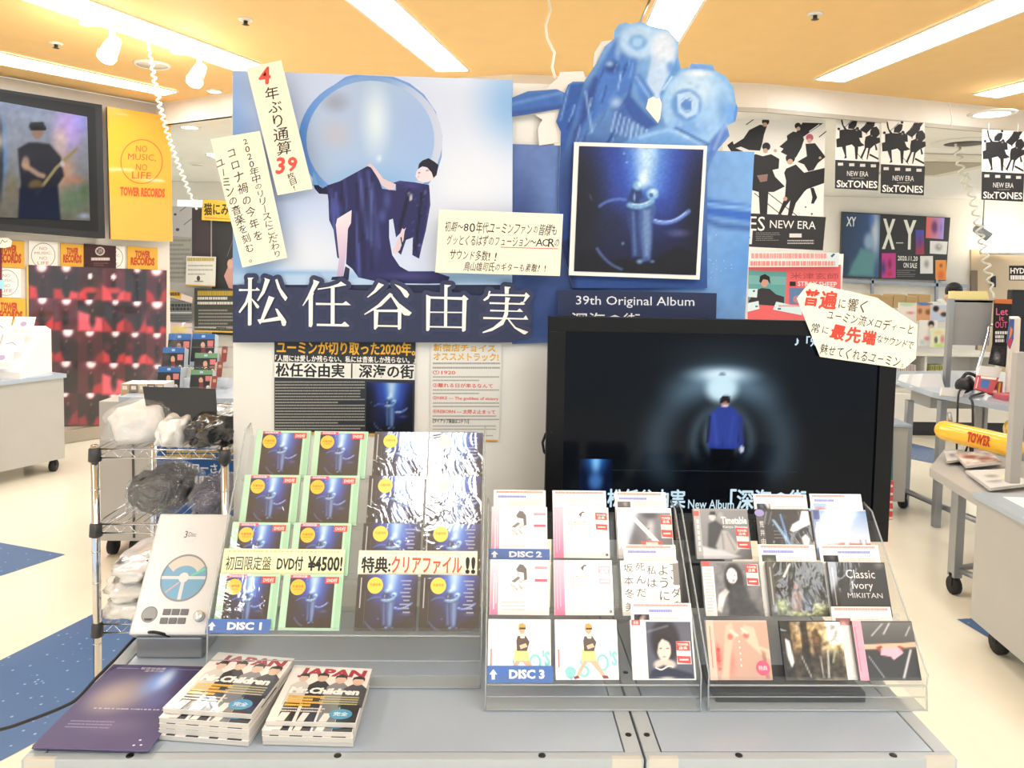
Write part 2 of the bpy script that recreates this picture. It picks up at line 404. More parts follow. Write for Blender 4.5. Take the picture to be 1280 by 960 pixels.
mb = MB(); mb.prism([(wa.x, wa.y, .005), (wb.x, wb.y, .005), (wb.x, wb.y, .12), (wa.x, wa.y, .12)], wn*.015)
mb.build('baseboard_left', mat('taupe_baseboard', '#a59a8b', .5), kind='structure')
mb = MB(); mb.box((-9, 12.5, 0), (10, 12.65, LOWC-.003)); wbk = mb.build('wall_back', mat('cream_wall', '#eee6da', .7), kind='structure')
eA, eB, eC, eD = [onz(x, y, CEIL) for x, y in ((290, 116), (640, 93), (960, 105), (1280, 138))]
edge = [w2, eA, eB, eC, eD, Vector((9, eD.y+1.0, CEIL))]
orange = MB(); orange.prism([(p.x, p.y, CEIL) for p in edge]+[(9, -4, CEIL), (-9, -4, CEIL), (-9, wa.y-2, CEIL), (wa.x, wa.y, CEIL)], (0, 0, .06))
orange.build('ceiling', mat('orange_ceiling', '#f2c988', .7), kind='structure')
mb = MB(); mb.prism([(p.x, p.y+.002, LOWC) for p in edge]+[(10, 14, LOWC), (-9, 14, LOWC), (-9, w2.y+.2, LOWC)], (0, 0, .06))
mb.build('ceiling', mat('white_ceiling', '#faf7f1', .7), kind='structure')
mb = MB()
for a, b in zip(edge[:-1], edge[1:]): mb.prism([(a.x, a.y, LOWC), (b.x, b.y, LOWC), (b.x, b.y, CEIL-.001), (a.x, a.y, CEIL-.001)], (0, .05, 0))
mb.build('trim_1', mat('white_soffit', '#efe9e0', .7), kind='structure')
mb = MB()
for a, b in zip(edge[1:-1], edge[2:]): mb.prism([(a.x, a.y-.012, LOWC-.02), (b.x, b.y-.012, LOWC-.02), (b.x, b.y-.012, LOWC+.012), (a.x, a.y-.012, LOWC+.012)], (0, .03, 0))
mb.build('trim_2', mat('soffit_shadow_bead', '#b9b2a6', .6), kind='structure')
# beige doorway and reveal on the back wall, right
mb = MB(); pb = facing(12.47); mb.prism([pb(1214, 312), pb(1300, 312), pb(1300, 480), pb(1214, 480)], (0, .02, 0)); mb.build('trim_3', mat('beige_reveal', '#d9bf9c', .7), kind='structure')
mb = MB(); pb = facing(12.44); mb.prism([pb(1214, 338), pb(1222, 338), pb(1222, 480), pb(1214, 480)], (0, .02, 0)); mb.build('door_1', mat('taupe_door', '#86725c', .6), kind='structure')
# ------------------------------------------------------------------ ceiling lights
EMW = mat('strip_light_white', '#fafdff', emis=STRIP_POWER); TRAY = mat('light_tray', '#f6ecd8', .5)
EMB = mat('fill_panel_white', '#fafdff', emis=STRIP_POWER*1.7)  # stronger emission for the added fill lights at the back
def strip(quad, label, z=CEIL):
    """recessed light strip: quad = far-left, far-right, near-right, near-left in world"""
    t = thing('ceiling_light', label, 'ceiling light', sum(quad, Vector())/4, 'ceiling light strips')
    c = sum(quad, Vector())/4
    o = MB(); q = [Vector((p.x, p.y, z-.004)) for p in quad]; o.prism(q, (0, 0, -.006)); o.build('diffuser', EMW if z == CEIL else EMB, t)
    fr = MB(); n = len(q)
    for i in range(n):
        a, b = q[i], q[(i+1) % n]; d = (b-a).normalized(); s = Vector((d.y, -d.x, 0)); s = s if s.dot(a-c) > 0 else -s
        fr.prism([a-d*.012, b+d*.012, b+d*.012+s*.018, a-d*.012+s*.018], (0, 0, -.012))
    fr.build('frame', TRAY, t); return t
def S(px, label): return strip([onz(x, y, CEIL) for x, y in px], label)
S([(297, 87), (357, 90), (-207, -120), (-314, -120)], 'long white light strip carrying the two spotlights, upper left')
S([(205, 117), (221, 113), (-200, 20), (-200, 40)], 'white light strip nearest the left wall above the wall screen')
S([(547, 87), (585, 86), (369, -120), (290, -120)], 'white light strip running to above the blue circle poster')
S([(797, 54), (846, 52), (949, -120), (874, -120)], 'white light strip ending behind the blue diver cutout')
S([(1020, 97), (1055, 100), (1480, -70), (1396, -70)], 'long white light strip above the black and white hanging posters')
S([(1218, 116), (1247, 120), (1420, 79), (1420, 64)], 'short white light strip at the right edge of the ceiling')
for i, (x, hw, ya, yb) in enumerate(((-2.3, .13, 1.3, -3), (-.33, .27, -.25, -1.6), (1.1, .13, 1.3, -3), (2.7, .13, 1.3, -3))):
    strip([Vector((x-hw, ya, CEIL)), Vector((x+hw, ya, CEIL)), Vector((x+hw, yb, CEIL)), Vector((x-hw, yb, CEIL))],
          ['light strip overhead, far left of the table', 'light strip overhead, left of the table middle', 'light strip overhead, above the right racks', 'light strip overhead, far right of the table'][i])
for i, (x, y) in enumerate(((-1.6, 8.2), (.3, 7.6), (1.6, 8.4), (-.6, 10.6), (5.2, 8.6), (4.2, 11.3), (-2.75, 9.4))):  # fill lights added to brighten the back area and its pale ceiling
    strip([Vector((x-.6, y+.13, LOWC)), Vector((x+.6, y+.13, LOWC)), Vector((x+.6, y-.13, LOWC)), Vector((x-.6, y-.13, LOWC))], 'added fill light in the pale ceiling beyond the table, %s' % ('left of the blue poster', 'behind the diver cutout', 'behind the large hanging poster', 'far behind the blue poster', 'right of the hanging posters', 'near the wall lamp', 'left end over the dark panels')[i], LOWC)
# track spotlights on the left strip
SPOT = mat('spot_bulb', '#fff2d8', emis=9.0)
def spot(px, py, label):
    b = onz(px, py, CEIL); t = thing('spotlight', label, 'spotlight', b-Vector((0, 0, .28)))
    m = MB(); m.box((b.x-.13, b.y-.035, b.z-.03), (b.x+.13, b.y+.035, b.z-.005), .006); m.build('track_adapter', WHITE, t)
    m = MB(); m.tube([b-Vector((-.06, 0, .03)), b-Vector((-.06, 0, .13))], .016); m.build('arm', WHITE, t)
    h = b-Vector((-.05, 0, .165)); ax = Vector((-.25, -.35, -.9)).normalized()
    m = MB(); m.lathe([(.02, -.08), (.036, -.07), (.046, -.02), (.055, .05), (.052, .05), (.04, -.015)], h, ax); m.build('lamp_head', WHITE, t)
    m = MB(); m.lathe([(.001, .02), (.048, .03), (.058, .055), (.05, .085), (.025, .1), (.001, .104)], h, ax); m.build('bulb', SPOT, t)
    l = bpy.data.lights.new('spot_glow', 'POINT'); l.energy = 12; l.color = (1, .9, .75); l.shadow_soft_size = .06
    lo = bpy.data.objects.new('spot_glow', l); COL.objects.link(lo); lo.location = h+ax*.14
spot(128, 26, 'white spotlight on the left light strip, nearer of the two'); spot(238, 62, 'white spotlight on the left light strip, the one further away by the posters')
def disc(px, py, z, r, label, name, cat, m1, m2, h=.015, cut=.75):
    c = onz(px, py, z); t = thing(name, label, cat, c-Vector((0, 0, h)))
    m = MB(); m.lathe([(r, 0), (r, -h*.6), (r*.93, -h), (r*cut, -h), (r*cut, -h*.4), (.001, -h*.4)], c); m.build('rim', m1, t)
    m = MB(); m.lathe([(r*cut*.98, -h*.5), (r*cut*.98, -h*.9), (.001, -h*.95)], c); m.build('face', m2, t)
DOWNL = mat('downlight_glow', '#fffaf0', emis=7)
GRILLE = mat('speaker_grille', '#d9cfc0', .7)
disc(190, 80, CEIL, .13, 'round white ceiling speaker behind the hanging coil cord', 'ceiling_speaker', 'speaker', WHITE, GRILLE, cut=.85)
disc(268, 113, CEIL, .07, 'small round downlight in the orange ceiling near its left edge', 'downlight', 'ceiling light', WHITE, DOWNL)
disc(1240, 141, LOWC, .17, 'round white downlight in the pale ceiling at upper right', 'downlight', 'ceiling light', WHITE, DOWNL)
disc(237, 158, LOWC, .1, 'round downlight in the pale ceiling behind the yellow wall sign', 'downlight', 'ceiling light', WHITE, DOWNL)
disc(246, 205, LOWC, .1, 'small far downlight above the dark panels at left', 'downlight', 'ceiling light', WHITE, GRILLE)
disc(1206, 178, LOWC, .3, 'round dark-slotted ceiling vent beside the rightmost hanging poster', 'ceiling_vent', 'vent', WHITE, mat('vent_slot', '#55524c', .6), cut=.6)
for px, py, lb in ((70, 54, 'small sprinkler head between the two left light strips'), (307, 24, 'small sprinkler head right of the long left light strip'), (1019, 17, 'small sprinkler head left of the long right light strip')):
    c = onz(px, py, CEIL); t = thing('sprinkler', lb, 'sprinkler', c-Vector((0, 0, .04)))
    m = MB(); m.lathe([(.045, 0), (.04, -.008), (.016, -.01), (.001, -.01)], c); m.build('rosette', WHITE, t)
    m = MB(); m.lathe([(.012, -.008), (.012, -.03), (.022, -.034), (.001, -.038)], c); m.build('nozzle', mat('sprinkler_metal', '#56514a', .4, .6), t)
# air-conditioning cassette on the white ceiling
t = thing('air_conditioner', 'square ceiling air conditioner beyond the hanging posters', 'air conditioner', onz(1172, 205, LOWC)-Vector((0, 0, .05)))
c = onz(1168, 205, LOWC); m = MB(); m.box((c.x-.62, c.y-.75, LOWC-.05), (c.x+.5, c.y+.75, LOWC-.003), .01); m.build('casing', mat('ac_white', '#ece6d6', .5), t)
m = MB(); m.box((c.x-.42, c.y-.52, LOWC-.06), (c.x+.3, c.y+.52, LOWC-.045)); m.build('intake_grille', mat('ac_grey', '#b3ab98', .6), t)
# exit-sign-like row of lights beyond, left
mb = MB(); pb = facing(8.42); mb.prism([pb(222, 250), pb(286, 251), pb(286, 260.5), pb(222, 259)], (0, .05, 0))
mb.build('light_box', mat('far_light_box', '#f3fffb', emis=2.2), label='bright horizontal light box above the grey panels at left', cat='light')
# coil cords hanging from the ceiling
def coil(p0, p1, turns, r, wr, name='coil_cord', label='', sag=0):
    pts = []; N = int(turns*8); d = p1-p0; a = d.orthogonal().normalized(); b = d.normalized().cross(a)
    for i in range(N+1):
        k = i/N; th = 2*math.pi*turns*k; e = min(1, k*6, (1-k)*6)
        pts.append(p0+d*k+(a*math.cos(th)+b*math.sin(th))*r*e+Vector((sag*math.sin(math.pi*k), 0, 0)))
    m = MB(); m.tube(pts, wr, 6); m.build(name, CORD, label=label, cat='cord')
p = onz(185, 49, CEIL); q = at(246, 262, p.y+.25); coil(p-Vector((0, 0, .02)), q, 27, .012, .0075, label='white coiled cord hanging from the left light strip in front of the yellow sign', sag=-.05)
p = onz(684, -10, CEIL); pts = [p]+[at(x, y, p.y+.1) for x, y in ((688, 12), (682, 32), (684, 48), (693, 66), (690, 84), (694, 97))]
m = MB(); m.tube(pts, .0075, 8); m.build('ceiling_wire', CORD, label='wavy white cord hanging from the orange ceiling left of the diver cutout', cat='cord')
p = onz(812, 0, CEIL); m = MB(); m.tube([p, at(798, 33, p.y)], .007, 6); m.build('hanging_cable', STEEL, label='thin grey cable running down to the top of the diver cutout', cat='cable')
p = onz(1186, 127, LOWC+.15); m = MB(); m.tube([p, at(1190, 145, p.y), at(1189, 158, p.y+.02)], .004, 6); m.build('ceiling_wire', CORD, label='short thin cord at the soffit above the air conditioner', cat='cord')
p = onz(1195, 178, LOWC); coil(p, at(1206, 236, p.y), 5, .03, .011, label='white coiled cord hanging right of the pair of small posters')
p = onz(1209, 216, LOWC); coil(p, at(1242, 372, p.y-.3), 13, .04, .013, label='long white coiled cord by the beige doorway at right')
# ================================================================== display panels and posters behind the table
PY = 2.42
mb = MB(); P = facing(PY+.03)
a, b = at(291, 300, PY+.03), at(690, 300, PY+.03)
mb.box((a.x, PY+.03, .06), (b.x, PY+.07, 2.2))
t = thing('exhibition_board', 'tall white panel behind the table carrying the blue poster and notices', 'panel', ((a.x+b.x)/2, PY+.05, 0))
mb.build('board', mat('panel_white', '#efeee8', .6), t)
m = MB()
for x in (a.x+.05, b.x-.05): m.box((x-.02, PY-.1, 0), (x+.02, PY+.25, .06), .005)
m.build('foot', STEEL, t)
a, b = at(665, 300, PY+.04), at(930, 300, PY+.04)
t = thing('exhibition_board', 'lower white panel behind the television holding the diver display', 'panel', ((a.x+b.x)/2, PY+.05, 0))
m = MB(); m.box((a.x+.085, PY+.035, .06), (b.x, PY+.06, 1.93)); m.build('board', MATS['panel_white'], t)
m = MB(); m.box((a.x+.1, PY-.05, 0), (a.x+.14, PY+.25, .06), .005); m.box((b.x-.26, PY-.03, 0), (b.x-.22, PY+.25, .06), .005); m.build('foot', STEEL, t)
# ---- big blue poster of a woman at a round window
f = facing(PY, px=465); k = Ink(f)
OUT = [(291, 88), (641, 100), (640, 428), (291, 428)]
k.slab(OUT, .008, '#dfe6f2')
ops = [('g', 291, 90, (182, 202, 240), 640, 110, (212, 222, 244)), ('e', 640, 130, 70, 90, (130, 178, 232), .9, 1), ('e', 290, 330, 90, 110, (128, 174, 228), .9, 1),
       ('e', 585, 250, 90, 120, (226, 234, 246), .8, 1), ('e', 390, 320, 90, 70, (225, 233, 246), .8, 1), ('p', [(291, 336), (640, 342), (640, 428), (291, 428)], (176, 206, 238), .9, 10), ('l', [(291, 338), (400, 342), (640, 350)], 3, (112, 160, 215), .8, 8),
       ('e', 290, 150, 45, 120, (122, 160, 222), .85, 1), ('e', 600, 330, 60, 40, (150, 190, 235), .7, 1)]
k.field(OUT, paint(ops), 5)
# ring and window
k.poly([(375, 164), (385, 140), (403, 116), (432, 96), (444, 93.5), (492, 96), (512, 104), (530, 118), (545, 140), (553, 170), (552, 196), (546, 216), (530, 238), (398, 232), (390, 215)], '#6f9ade')
RING = [(463+88*math.cos(i*math.pi/24), 172+77*math.sin(i*math.pi/24)) for i in range(48)]
k.field([(463+90*math.cos(i*math.pi/24), 175+80*math.sin(i*math.pi/24)) for i in range(48)], paint([('g', 375, 150, (92, 146, 224), 552, 150, (196, 206, 230)), ('e', 470, 95, 70, 24, (120, 160, 216), .9, 1)]), 4)
k.field([(463+80*math.cos(i*math.pi/24), 175+74*math.sin(i*math.pi/24)) for i in range(48)],
        paint([('g', 390, 110, (176, 194, 224), 540, 190, (150, 184, 232)), ('e', 470, 150, 26, 66, (212, 230, 246), 1, 1), ('e', 420, 128, 26, 20, (150, 160, 186), .9, 1), ('e', 420, 168, 30, 30, (184, 188, 208), .9, 1),
               ('e', 520, 160, 36, 60, (156, 182, 230), .8, 1), ('e', 463, 235, 90, 40, (126, 172, 222), .9, 1), ('e', 474, 198, 5, 7, (220, 240, 252), .8, 1)]), 3)
k.field([(390, 232), (398, 232), (392, 214)], paint([('c', (120, 176, 230))]), 4)
def CR(pts, ox=370, oy=200, s=6.4): return [(ox+x/s, oy+y/s) for x, y in pts]
k.poly(CR([(140, 200), (175, 200), (215, 225), (240, 210), (265, 240), (255, 275), (185, 270), (150, 230)]), '#1f2244')
dress = CR([(245, 205), (350, 170), (560, 55), (600, 40), (630, 75), (660, 150), (690, 230), (800, 245), (800, 210), (770, 185), (830, 165), (960, 180), (1065, 200), (1070, 260), (1075, 360), (1040, 560), (1005, 700), (985, 790), (930, 760), (935, 620), (880, 640), (840, 760), (815, 735), (840, 650), (880, 540), (800, 620), (775, 470), (745, 480), (745, 620), (770, 760), (830, 850), (900, 890), (1100, 890), (1230, 935), (1210, 985), (1060, 990), (760, 985), (640, 970), (500, 940), (450, 870), (400, 830), (415, 560), (440, 440), (445, 400), (330, 470), (320, 540), (345, 790), (330, 780), (300, 560), (265, 480), (260, 330)])
rs = random.Random(3); folds = [('c', (38, 40, 92))]
for i in range(26):
    x = 415+rs.uniform(-2, 52); y = 212+rs.uniform(0, 60); folds.append(('l', [(x, y), (x+rs.uniform(-4, 10), y+50+rs.uniform(0, 40))], 3, rs.choice([(24, 22, 52), (70, 78, 150), (92, 108, 180), (28, 26, 60)]), .6, 4))
for i in range(60):
    x = rs.uniform(514, 536); folds.append(('e', x, rs.uniform(238, 318), 1.1, 1.1, rs.choice([(120, 130, 190), (20, 20, 40), (86, 96, 160)]), .8, .9))
folds += [('l', [(512, 236), (506, 262), (500, 284)], 4, (20, 20, 44), .9, 3), ('l', [(527, 240), (523, 280), (519, 312)], 2.5, (16, 16, 38), .9, 2), ('l', [(512, 242), (514, 250)], 2.5, (220, 216, 230), .9, 1.5), ('e', 500, 226, 22, 5, (78, 84, 156), .7, 1), ('e', 484, 250, 8, 20, (84, 98, 170), .6, 1), ('e', 478, 270, 8, 14, (88, 104, 178), .6, 1)]
folds += [('l', [(540, 245), (532, 300), (526, 312)], 5, (86, 92, 150), .6, 5), ('e', 515, 232, 20, 8, (66, 66, 136), .8, 1), ('e', 420, 262, 12, 16, (74, 84, 170), .7, 1), ('e', 510, 345, 60, 8, (72, 70, 132), .7, 1), ('e', 470, 300, 10, 40, (66, 74, 140), .6, 1)]
k.field(dress, paint(folds), 2.6)
k.field(CR([(330, 470), (445, 402), (440, 505), (410, 560), (405, 720), (385, 860), (375, 930), (325, 940), (345, 790), (330, 620), (318, 520)]), paint([('g', 425, 270, (236, 222, 232), 440, 340, (186, 170, 206))]), 4)
k.poly(CR([(290, 935), (380, 930), (395, 850), (430, 870), (420, 960), (280, 960)]), '#26284a')
k.poly(CR([(562, 45), (595, 28), (630, 60), (700, 150), (800, 195), (790, 235), (745, 240), (690, 205), (640, 120), (600, 60)]), '#d7c4cf')
k.poly(CR([(810, 650), (850, 545), (870, 560), (860, 640), (830, 720), (795, 755), (770, 735)]), '#d9c8d2')
k.field(CR([(965, 90), (985, 60), (1060, 50), (1110, 100), (1110, 150), (1060, 175), (1020, 180), (980, 165), (955, 130)]), paint([('c', (228, 216, 226)), ('e', 524, 216, 2, 1.2, (60, 40, 60), 1, .8), ('e', 534, 213, 2.4, 1.2, (50, 44, 66), 1, .8), ('e', 523, 221, 2, 1, (150, 80, 100), .9, 1)]), 1.2)
k.poly(CR([(975, 75), (985, 30), (1010, 5), (1060, -15), (1110, 15), (1140, 40), (1125, 120), (1100, 145), (1085, 100), (1050, 60), (1010, 50)]), '#1b1a30')
k.line(CR([(840, 620), (850, 680)]), 1.6, '#1a1a2c')
k.pic(291, 356, 641, 428, [('g', 291, 356, (44, 52, 80), 640, 428, (30, 40, 72)), ('e', 470, 400, 120, 40, (54, 58, 82), .7, 1)], 8)
k.build('wall_poster', POSTER, label='big pale blue poster of a woman in a navy dress at a round window', cat='poster')
# ---- title lettering cut out around its outline
def G(pts): return [(290+x/6.4, 340+y/6.4) for x, y in pts]
GL = [[(62, 135), (195, 138), (205, 122), (232, 148), (62, 152)], [(130, 45), (180, 45), (165, 60), (162, 420), (150, 428), (133, 425), (135, 60)], [(140, 150), (165, 165), (120, 265), (70, 328), (58, 318), (110, 240)],
 [(165, 210), (200, 245), (225, 275), (215, 292), (200, 285), (165, 225)], [(262, 45), (310, 62), (265, 170), (215, 232), (205, 228), (245, 150), (270, 60)], [(350, 62), (368, 55), (395, 130), (450, 205), (432, 232), (400, 190), (370, 130)],
 [(300, 190), (345, 205), (260, 380), (375, 355), (350, 290), (370, 295), (425, 370), (440, 395), (435, 425), (420, 432), (405, 425), (395, 385), (240, 405), (230, 418), (208, 380), (235, 375)],
 [(655, 60), (705, 78), (650, 170), (575, 270), (568, 268), (610, 190), (655, 90)], [(618, 170), (660, 165), (652, 190), (650, 420), (640, 440), (618, 435)], [(875, 75), (920, 105), (850, 118), (690, 142), (690, 132), (780, 118), (850, 95)],
 [(795, 115), (825, 112), (825, 425), (793, 425)], [(675, 245), (890, 250), (915, 232), (955, 265), (675, 263)], [(682, 412), (880, 415), (905, 395), (942, 428), (935, 436), (682, 430)],
 [(1175, 85), (1220, 102), (1150, 165), (1090, 205), (1083, 200), (1140, 145)], [(1300, 95), (1350, 115), (1400, 150), (1420, 180), (1405, 208), (1385, 200), (1350, 145)], [(1265, 165), (1290, 180), (1200, 270), (1065, 342), (1060, 335), (1170, 260)],
 [(1268, 165), (1280, 180), (1340, 250), (1440, 325), (1420, 348), (1380, 345), (1330, 290), (1275, 200)], [(1138, 290), (1175, 305), (1168, 440), (1150, 460), (1138, 455)], [(1160, 300), (1320, 300), (1335, 285), (1365, 305), (1355, 320), (1160, 318)],
 [(1330, 300), (1358, 310), (1355, 450), (1340, 462), (1328, 455)], [(1160, 422), (1340, 425), (1340, 440), (1160, 436)],
 [(1555, 180), (1590, 195), (1582, 460), (1570, 472), (1555, 468)], [(1580, 195), (1840, 200), (1855, 182), (1893, 215), (1880, 225), (1580, 212)], [(1845, 200), (1878, 222), (1870, 465), (1850, 478), (1840, 470)], [(1580, 315), (1850, 318), (1850, 328), (1580, 325)],
 [(1580, 430), (1850, 435), (1850, 448), (1580, 442)], [(1700, 100), (1755, 105), (1725, 125), (1722, 435), (1697, 435)],
 [(2180, 115), (2230, 120), (2215, 135), (2212, 175), (2182, 175)], [(2055, 150), (2070, 155), (2060, 175), (2340, 180), (2350, 162), (2382, 190), (2340, 240), (2325, 245), (2345, 195), (2065, 190), (2050, 215), (2020, 232), (2008, 222), (2045, 190)],
 [(2060, 240), (2300, 248), (2320, 235), (2345, 255), (2330, 262), (2060, 255)], [(2065, 300), (2280, 308), (2300, 290), (2330, 318), (2065, 314)], [(2010, 358), (2330, 368), (2350, 345), (2370, 380), (2010, 375)],
 [(2185, 200), (2225, 205), (2212, 240), (2208, 340), (2170, 420), (2080, 470), (2005, 488), (2005, 478), (2090, 440), (2160, 380), (2180, 320)], [(2205, 375), (2220, 380), (2270, 440), (2370, 478), (2345, 498), (2330, 495), (2260, 450), (2215, 395)]]
GL = [G(g) for g in GL]
f = facing(PY-.012, px=480); k = Ink(f)
k.slab([(291, 356), (664, 372), (664, 414), (640, 428), (291, 427)], .006, '#333b58')
k.fat([[(x, y-.0) for x, y in g] for g in GL], 5.6, '#3a4160')
for i, g in enumerate(GL): k.poly(g, '#f4f4f2', off=.0075+i*1.2e-5)
k.build('title_sign', PRINT, label='navy cutout sign with five large white characters under the blue poster', cat='sign')
# ---- second blue poster (behind the television)
f = facing(PY+.012, px=800); k = Ink(f)
OUT = [(640, 180), (943, 190), (930, 420), (640, 430)]; k.slab(OUT, .006, '#4d6fb0')
k.field(OUT, paint([('g', 640, 200, (96, 122, 182), 943, 220, (122, 172, 228)), ('g', 640, 200, (92, 116, 176), 943, 230, (118, 168, 226)), ('p', [(640, 330), (760, 330), (760, 430), (640, 430)], (40, 64, 122), .8, 60), ('e', 650, 260, 40, 80, (52, 72, 130), .7, 1), ('e', 930, 330, 50, 70, (84, 140, 210), .8, 1),
    ('l', [(840, 240), (880, 258), (945, 268)], 20, (48, 98, 190), .95, 6), ('l', [(850, 240), (885, 256), (945, 262)], 5, (150, 196, 240), .8, 5), ('l', [(850, 262), (900, 282), (945, 286)], 7, (40, 76, 150), .7, 8),
    ('e', 885, 299, 5, 3, (190, 220, 245), .8, 1), ('e', 800, 360, 70, 30, (52, 80, 140), .7, 1), ('n', .1, .05)]), 3.5)
rs = random.Random(5)
for i in range(26): k.ell(rs.gauss(886, 14), rs.gauss(335, 18), .6, .6, '#b8d4f0', 6)
k.build('wall_poster', POSTER, label='mid blue underwater poster behind the diver cutout and television', cat='poster')
# ---- diver cutout
f = facing(PY-.004, px=800); k = Ink(f)
D = [(640, 122), (660, 114), (696, 111.5), (706, 116), (710, 106), (716, 102), (730, 102), (745, 80), (756, 58), (767, 49), (768, 38), (774, 30), (782, 28), (788, 30), (800, 27), (815, 33), (835, 37), (848, 52), (848, 72), (851, 86), (862, 84), (864, 79), (891, 81), (893, 87), (908, 96), (917, 110), (920, 129), (923, 136), (919, 152), (909, 157), (912, 170), (898, 186), (888, 204), (884, 220), (884, 360), (716, 360), (700, 300), (698, 240), (700, 200), (701, 165), (695, 152), (700, 136), (660, 143), (640, 146)]
HOLE = [(810, 124), (816, 121), (821, 124), (824, 122), (827, 130), (825, 148), (822, 154), (815, 146), (807, 136)]
k.slab(D, .006, '#e8e6e6')
ops = [('g', 700, 330, (48, 76, 138), 840, 60, (120, 170, 228)), ('g', 720, 260, (44, 78, 146), 850, 50, (132, 182, 234)),
 ('p', [(640, 122), (700, 111), (702, 137), (640, 147)], (62, 104, 182), 1, 4), ('l', [(640, 130), (700, 116)], 4, (120, 160, 215), .6, 6), ('l', [(640, 142), (700, 134)], 5, (46, 70, 132), .7, 6),
 ('p', [(708, 106), (730, 103), (718, 150), (700, 200), (697, 152)], (44, 84, 162), .9, 4), ('l', [(711, 108), (701, 150)], 2, (140, 180, 230), .7, 3),
 # left diver: veil / suit
 ('p', [(770, 48), (795, 34), (800, 60), (790, 110), (740, 150), (720, 180), (722, 130)], (70, 116, 196), .95, 6), ('e', 765, 84, 14, 12, (38, 70, 140), .9, .8), ('e', 762, 80, 8, 6, (200, 224, 246), .7, 1),
 ('e', 772, 66, 6, 14, (176, 208, 242), .6, 1), ('e', 735, 130, 16, 34, (40, 74, 146), .7, 1), ('e', 778, 140, 20, 34, (52, 88, 166), .8, 1), ('l', [(745, 100), (720, 170), (712, 240)], 8, (40, 64, 128), .7, 8), ('l', [(732, 115), (740, 165)], 3, (150, 190, 236), .7, 3),
 # helmet of the rear diver (front-lit)
 ('e', 800, 52, 34, 26, (178, 210, 242), .95, .4), ('e', 797, 53, 15, 13, (112, 164, 226), .9, .5), ('e', 797, 53, 9, 8, (160, 200, 240), .9, .6), ('e', 830, 62, 20, 32, (216, 228, 246), .95, .5),
 ('p', [(815, 70), (835, 76), (848, 84), (836, 110), (820, 128), (808, 104)], (190, 214, 244), .9, 6), ('p', [(824, 118), (846, 74), (850, 86), (836, 108), (828, 126)], (92, 146, 218), .95, 4), ('e', 838, 84, 8, 12, (90, 140, 216), .8, .8), ('l', [(829, 112), (840, 96)], 2.5, (200, 226, 250), .8, 2),
 ('p', [(790, 92), (800, 92), (818, 118), (808, 130), (800, 124)], (78, 126, 204), .9, 4), ('l', [(795, 96), (812, 122)], 3, (150, 190, 240), .7, 3),
 ('p', [(790, 100), (788, 120), (806, 140), (822, 156), (808, 162), (790, 150), (780, 130)], (48, 82, 158), .9, 5),
 # sleeve rings
 ] + [('l', [(770+i*5.5, 140+i*3.2), (764+i*6, 164+i*2)], 2.2, (172, 196, 238), .75, 2.5) for i in range(8)] + [
 ('e', 770, 128, 12, 12, (190, 214, 242), .7, 1),
 # right-hand helmet
 ('e', 872, 134, 48, 50, (150, 192, 236), 1, .12), ('e', 868, 112, 40, 28, (196, 222, 246), .9, .8), ('e', 860, 160, 40, 20, (104, 152, 220), .8, 1), ('e', 905, 138, 14, 30, (98, 146, 214), .7, 1), ('e', 873, 92, 30, 8, (228, 234, 248), .9, 1),
 ('p', [(862, 80), (892, 81), (893, 88), (863, 86)], (112, 158, 226), 1, 2), ('e', 858, 131, 22, 23, (96, 144, 214), .9, .35), ('e', 860, 130, 16, 17, (170, 204, 242), 1, .3), ('e', 858, 133, 12, 12, (92, 136, 206), 1, .3), ('l', [(848, 128), (858, 124), (868, 132), (862, 142), (853, 138), (852, 132)], 2, (178, 208, 242), .9, 1.5),
 ('p', [(908, 130), (917, 130), (921, 140), (917, 153), (909, 154)], (110, 164, 232), 1, 3), ('l', [(921, 132), (918, 152)], 3, (74, 120, 200), .9, 2), ('p', [(905, 156), (911, 168), (894, 190), (884, 204), (888, 176)], (80, 116, 198), .9, 5), ('l', [(904, 160), (893, 186)], 4, (150, 180, 232), .7, 4),
 # shoulder and arm below
 ('p', [(776, 180), (800, 168), (832, 158), (850, 162), (872, 174), (886, 186), (886, 190), (776, 190)], (112, 164, 226), .9, 5), ('l', [(800, 172), (836, 162), (860, 172)], 4, (160, 200, 240), .7, 4), ('l', [(846, 164), (880, 184)], 3, (190, 214, 244), .6, 3), ('l', [(845, 160), (885, 180)], 3, (44, 82, 160), .7, 3),
 ('e', 706, 230, 12, 60, (46, 66, 124), .8, 1), ('p', [(700, 300), (720, 300), (720, 360), (700, 360)], (36, 52, 104), .9, 6), ]
rs = random.Random(9)
for i in range(46):
    x = rs.uniform(706, 792); y = rs.uniform(72, 178)
    if x < 740 and y < 118-(x-706)*1.6+20: continue
    L = rs.uniform(8, 22); dx = rs.uniform(-.7, -.1)*L; ops.insert(14+i, ('l', [(x, y), (x+dx*.4, y+L*.5), (x+dx, y+L)], rs.uniform(1, 2.6), rs.choice([(30, 54, 118), (34, 62, 132), (140, 184, 236), (176, 208, 244), (92, 140, 212)]), rs.uniform(.35, .75), 2.5))
for i in range(16):
    a = rs.uniform(0, 6.28); ops.append(('e', 872+40*math.cos(a)*rs.random(), 134+42*math.sin(a)*rs.random(), rs.uniform(4, 10), rs.uniform(3, 8), rs.choice([(120, 168, 226), (190, 216, 246), (104, 150, 216)]), .35, 1))
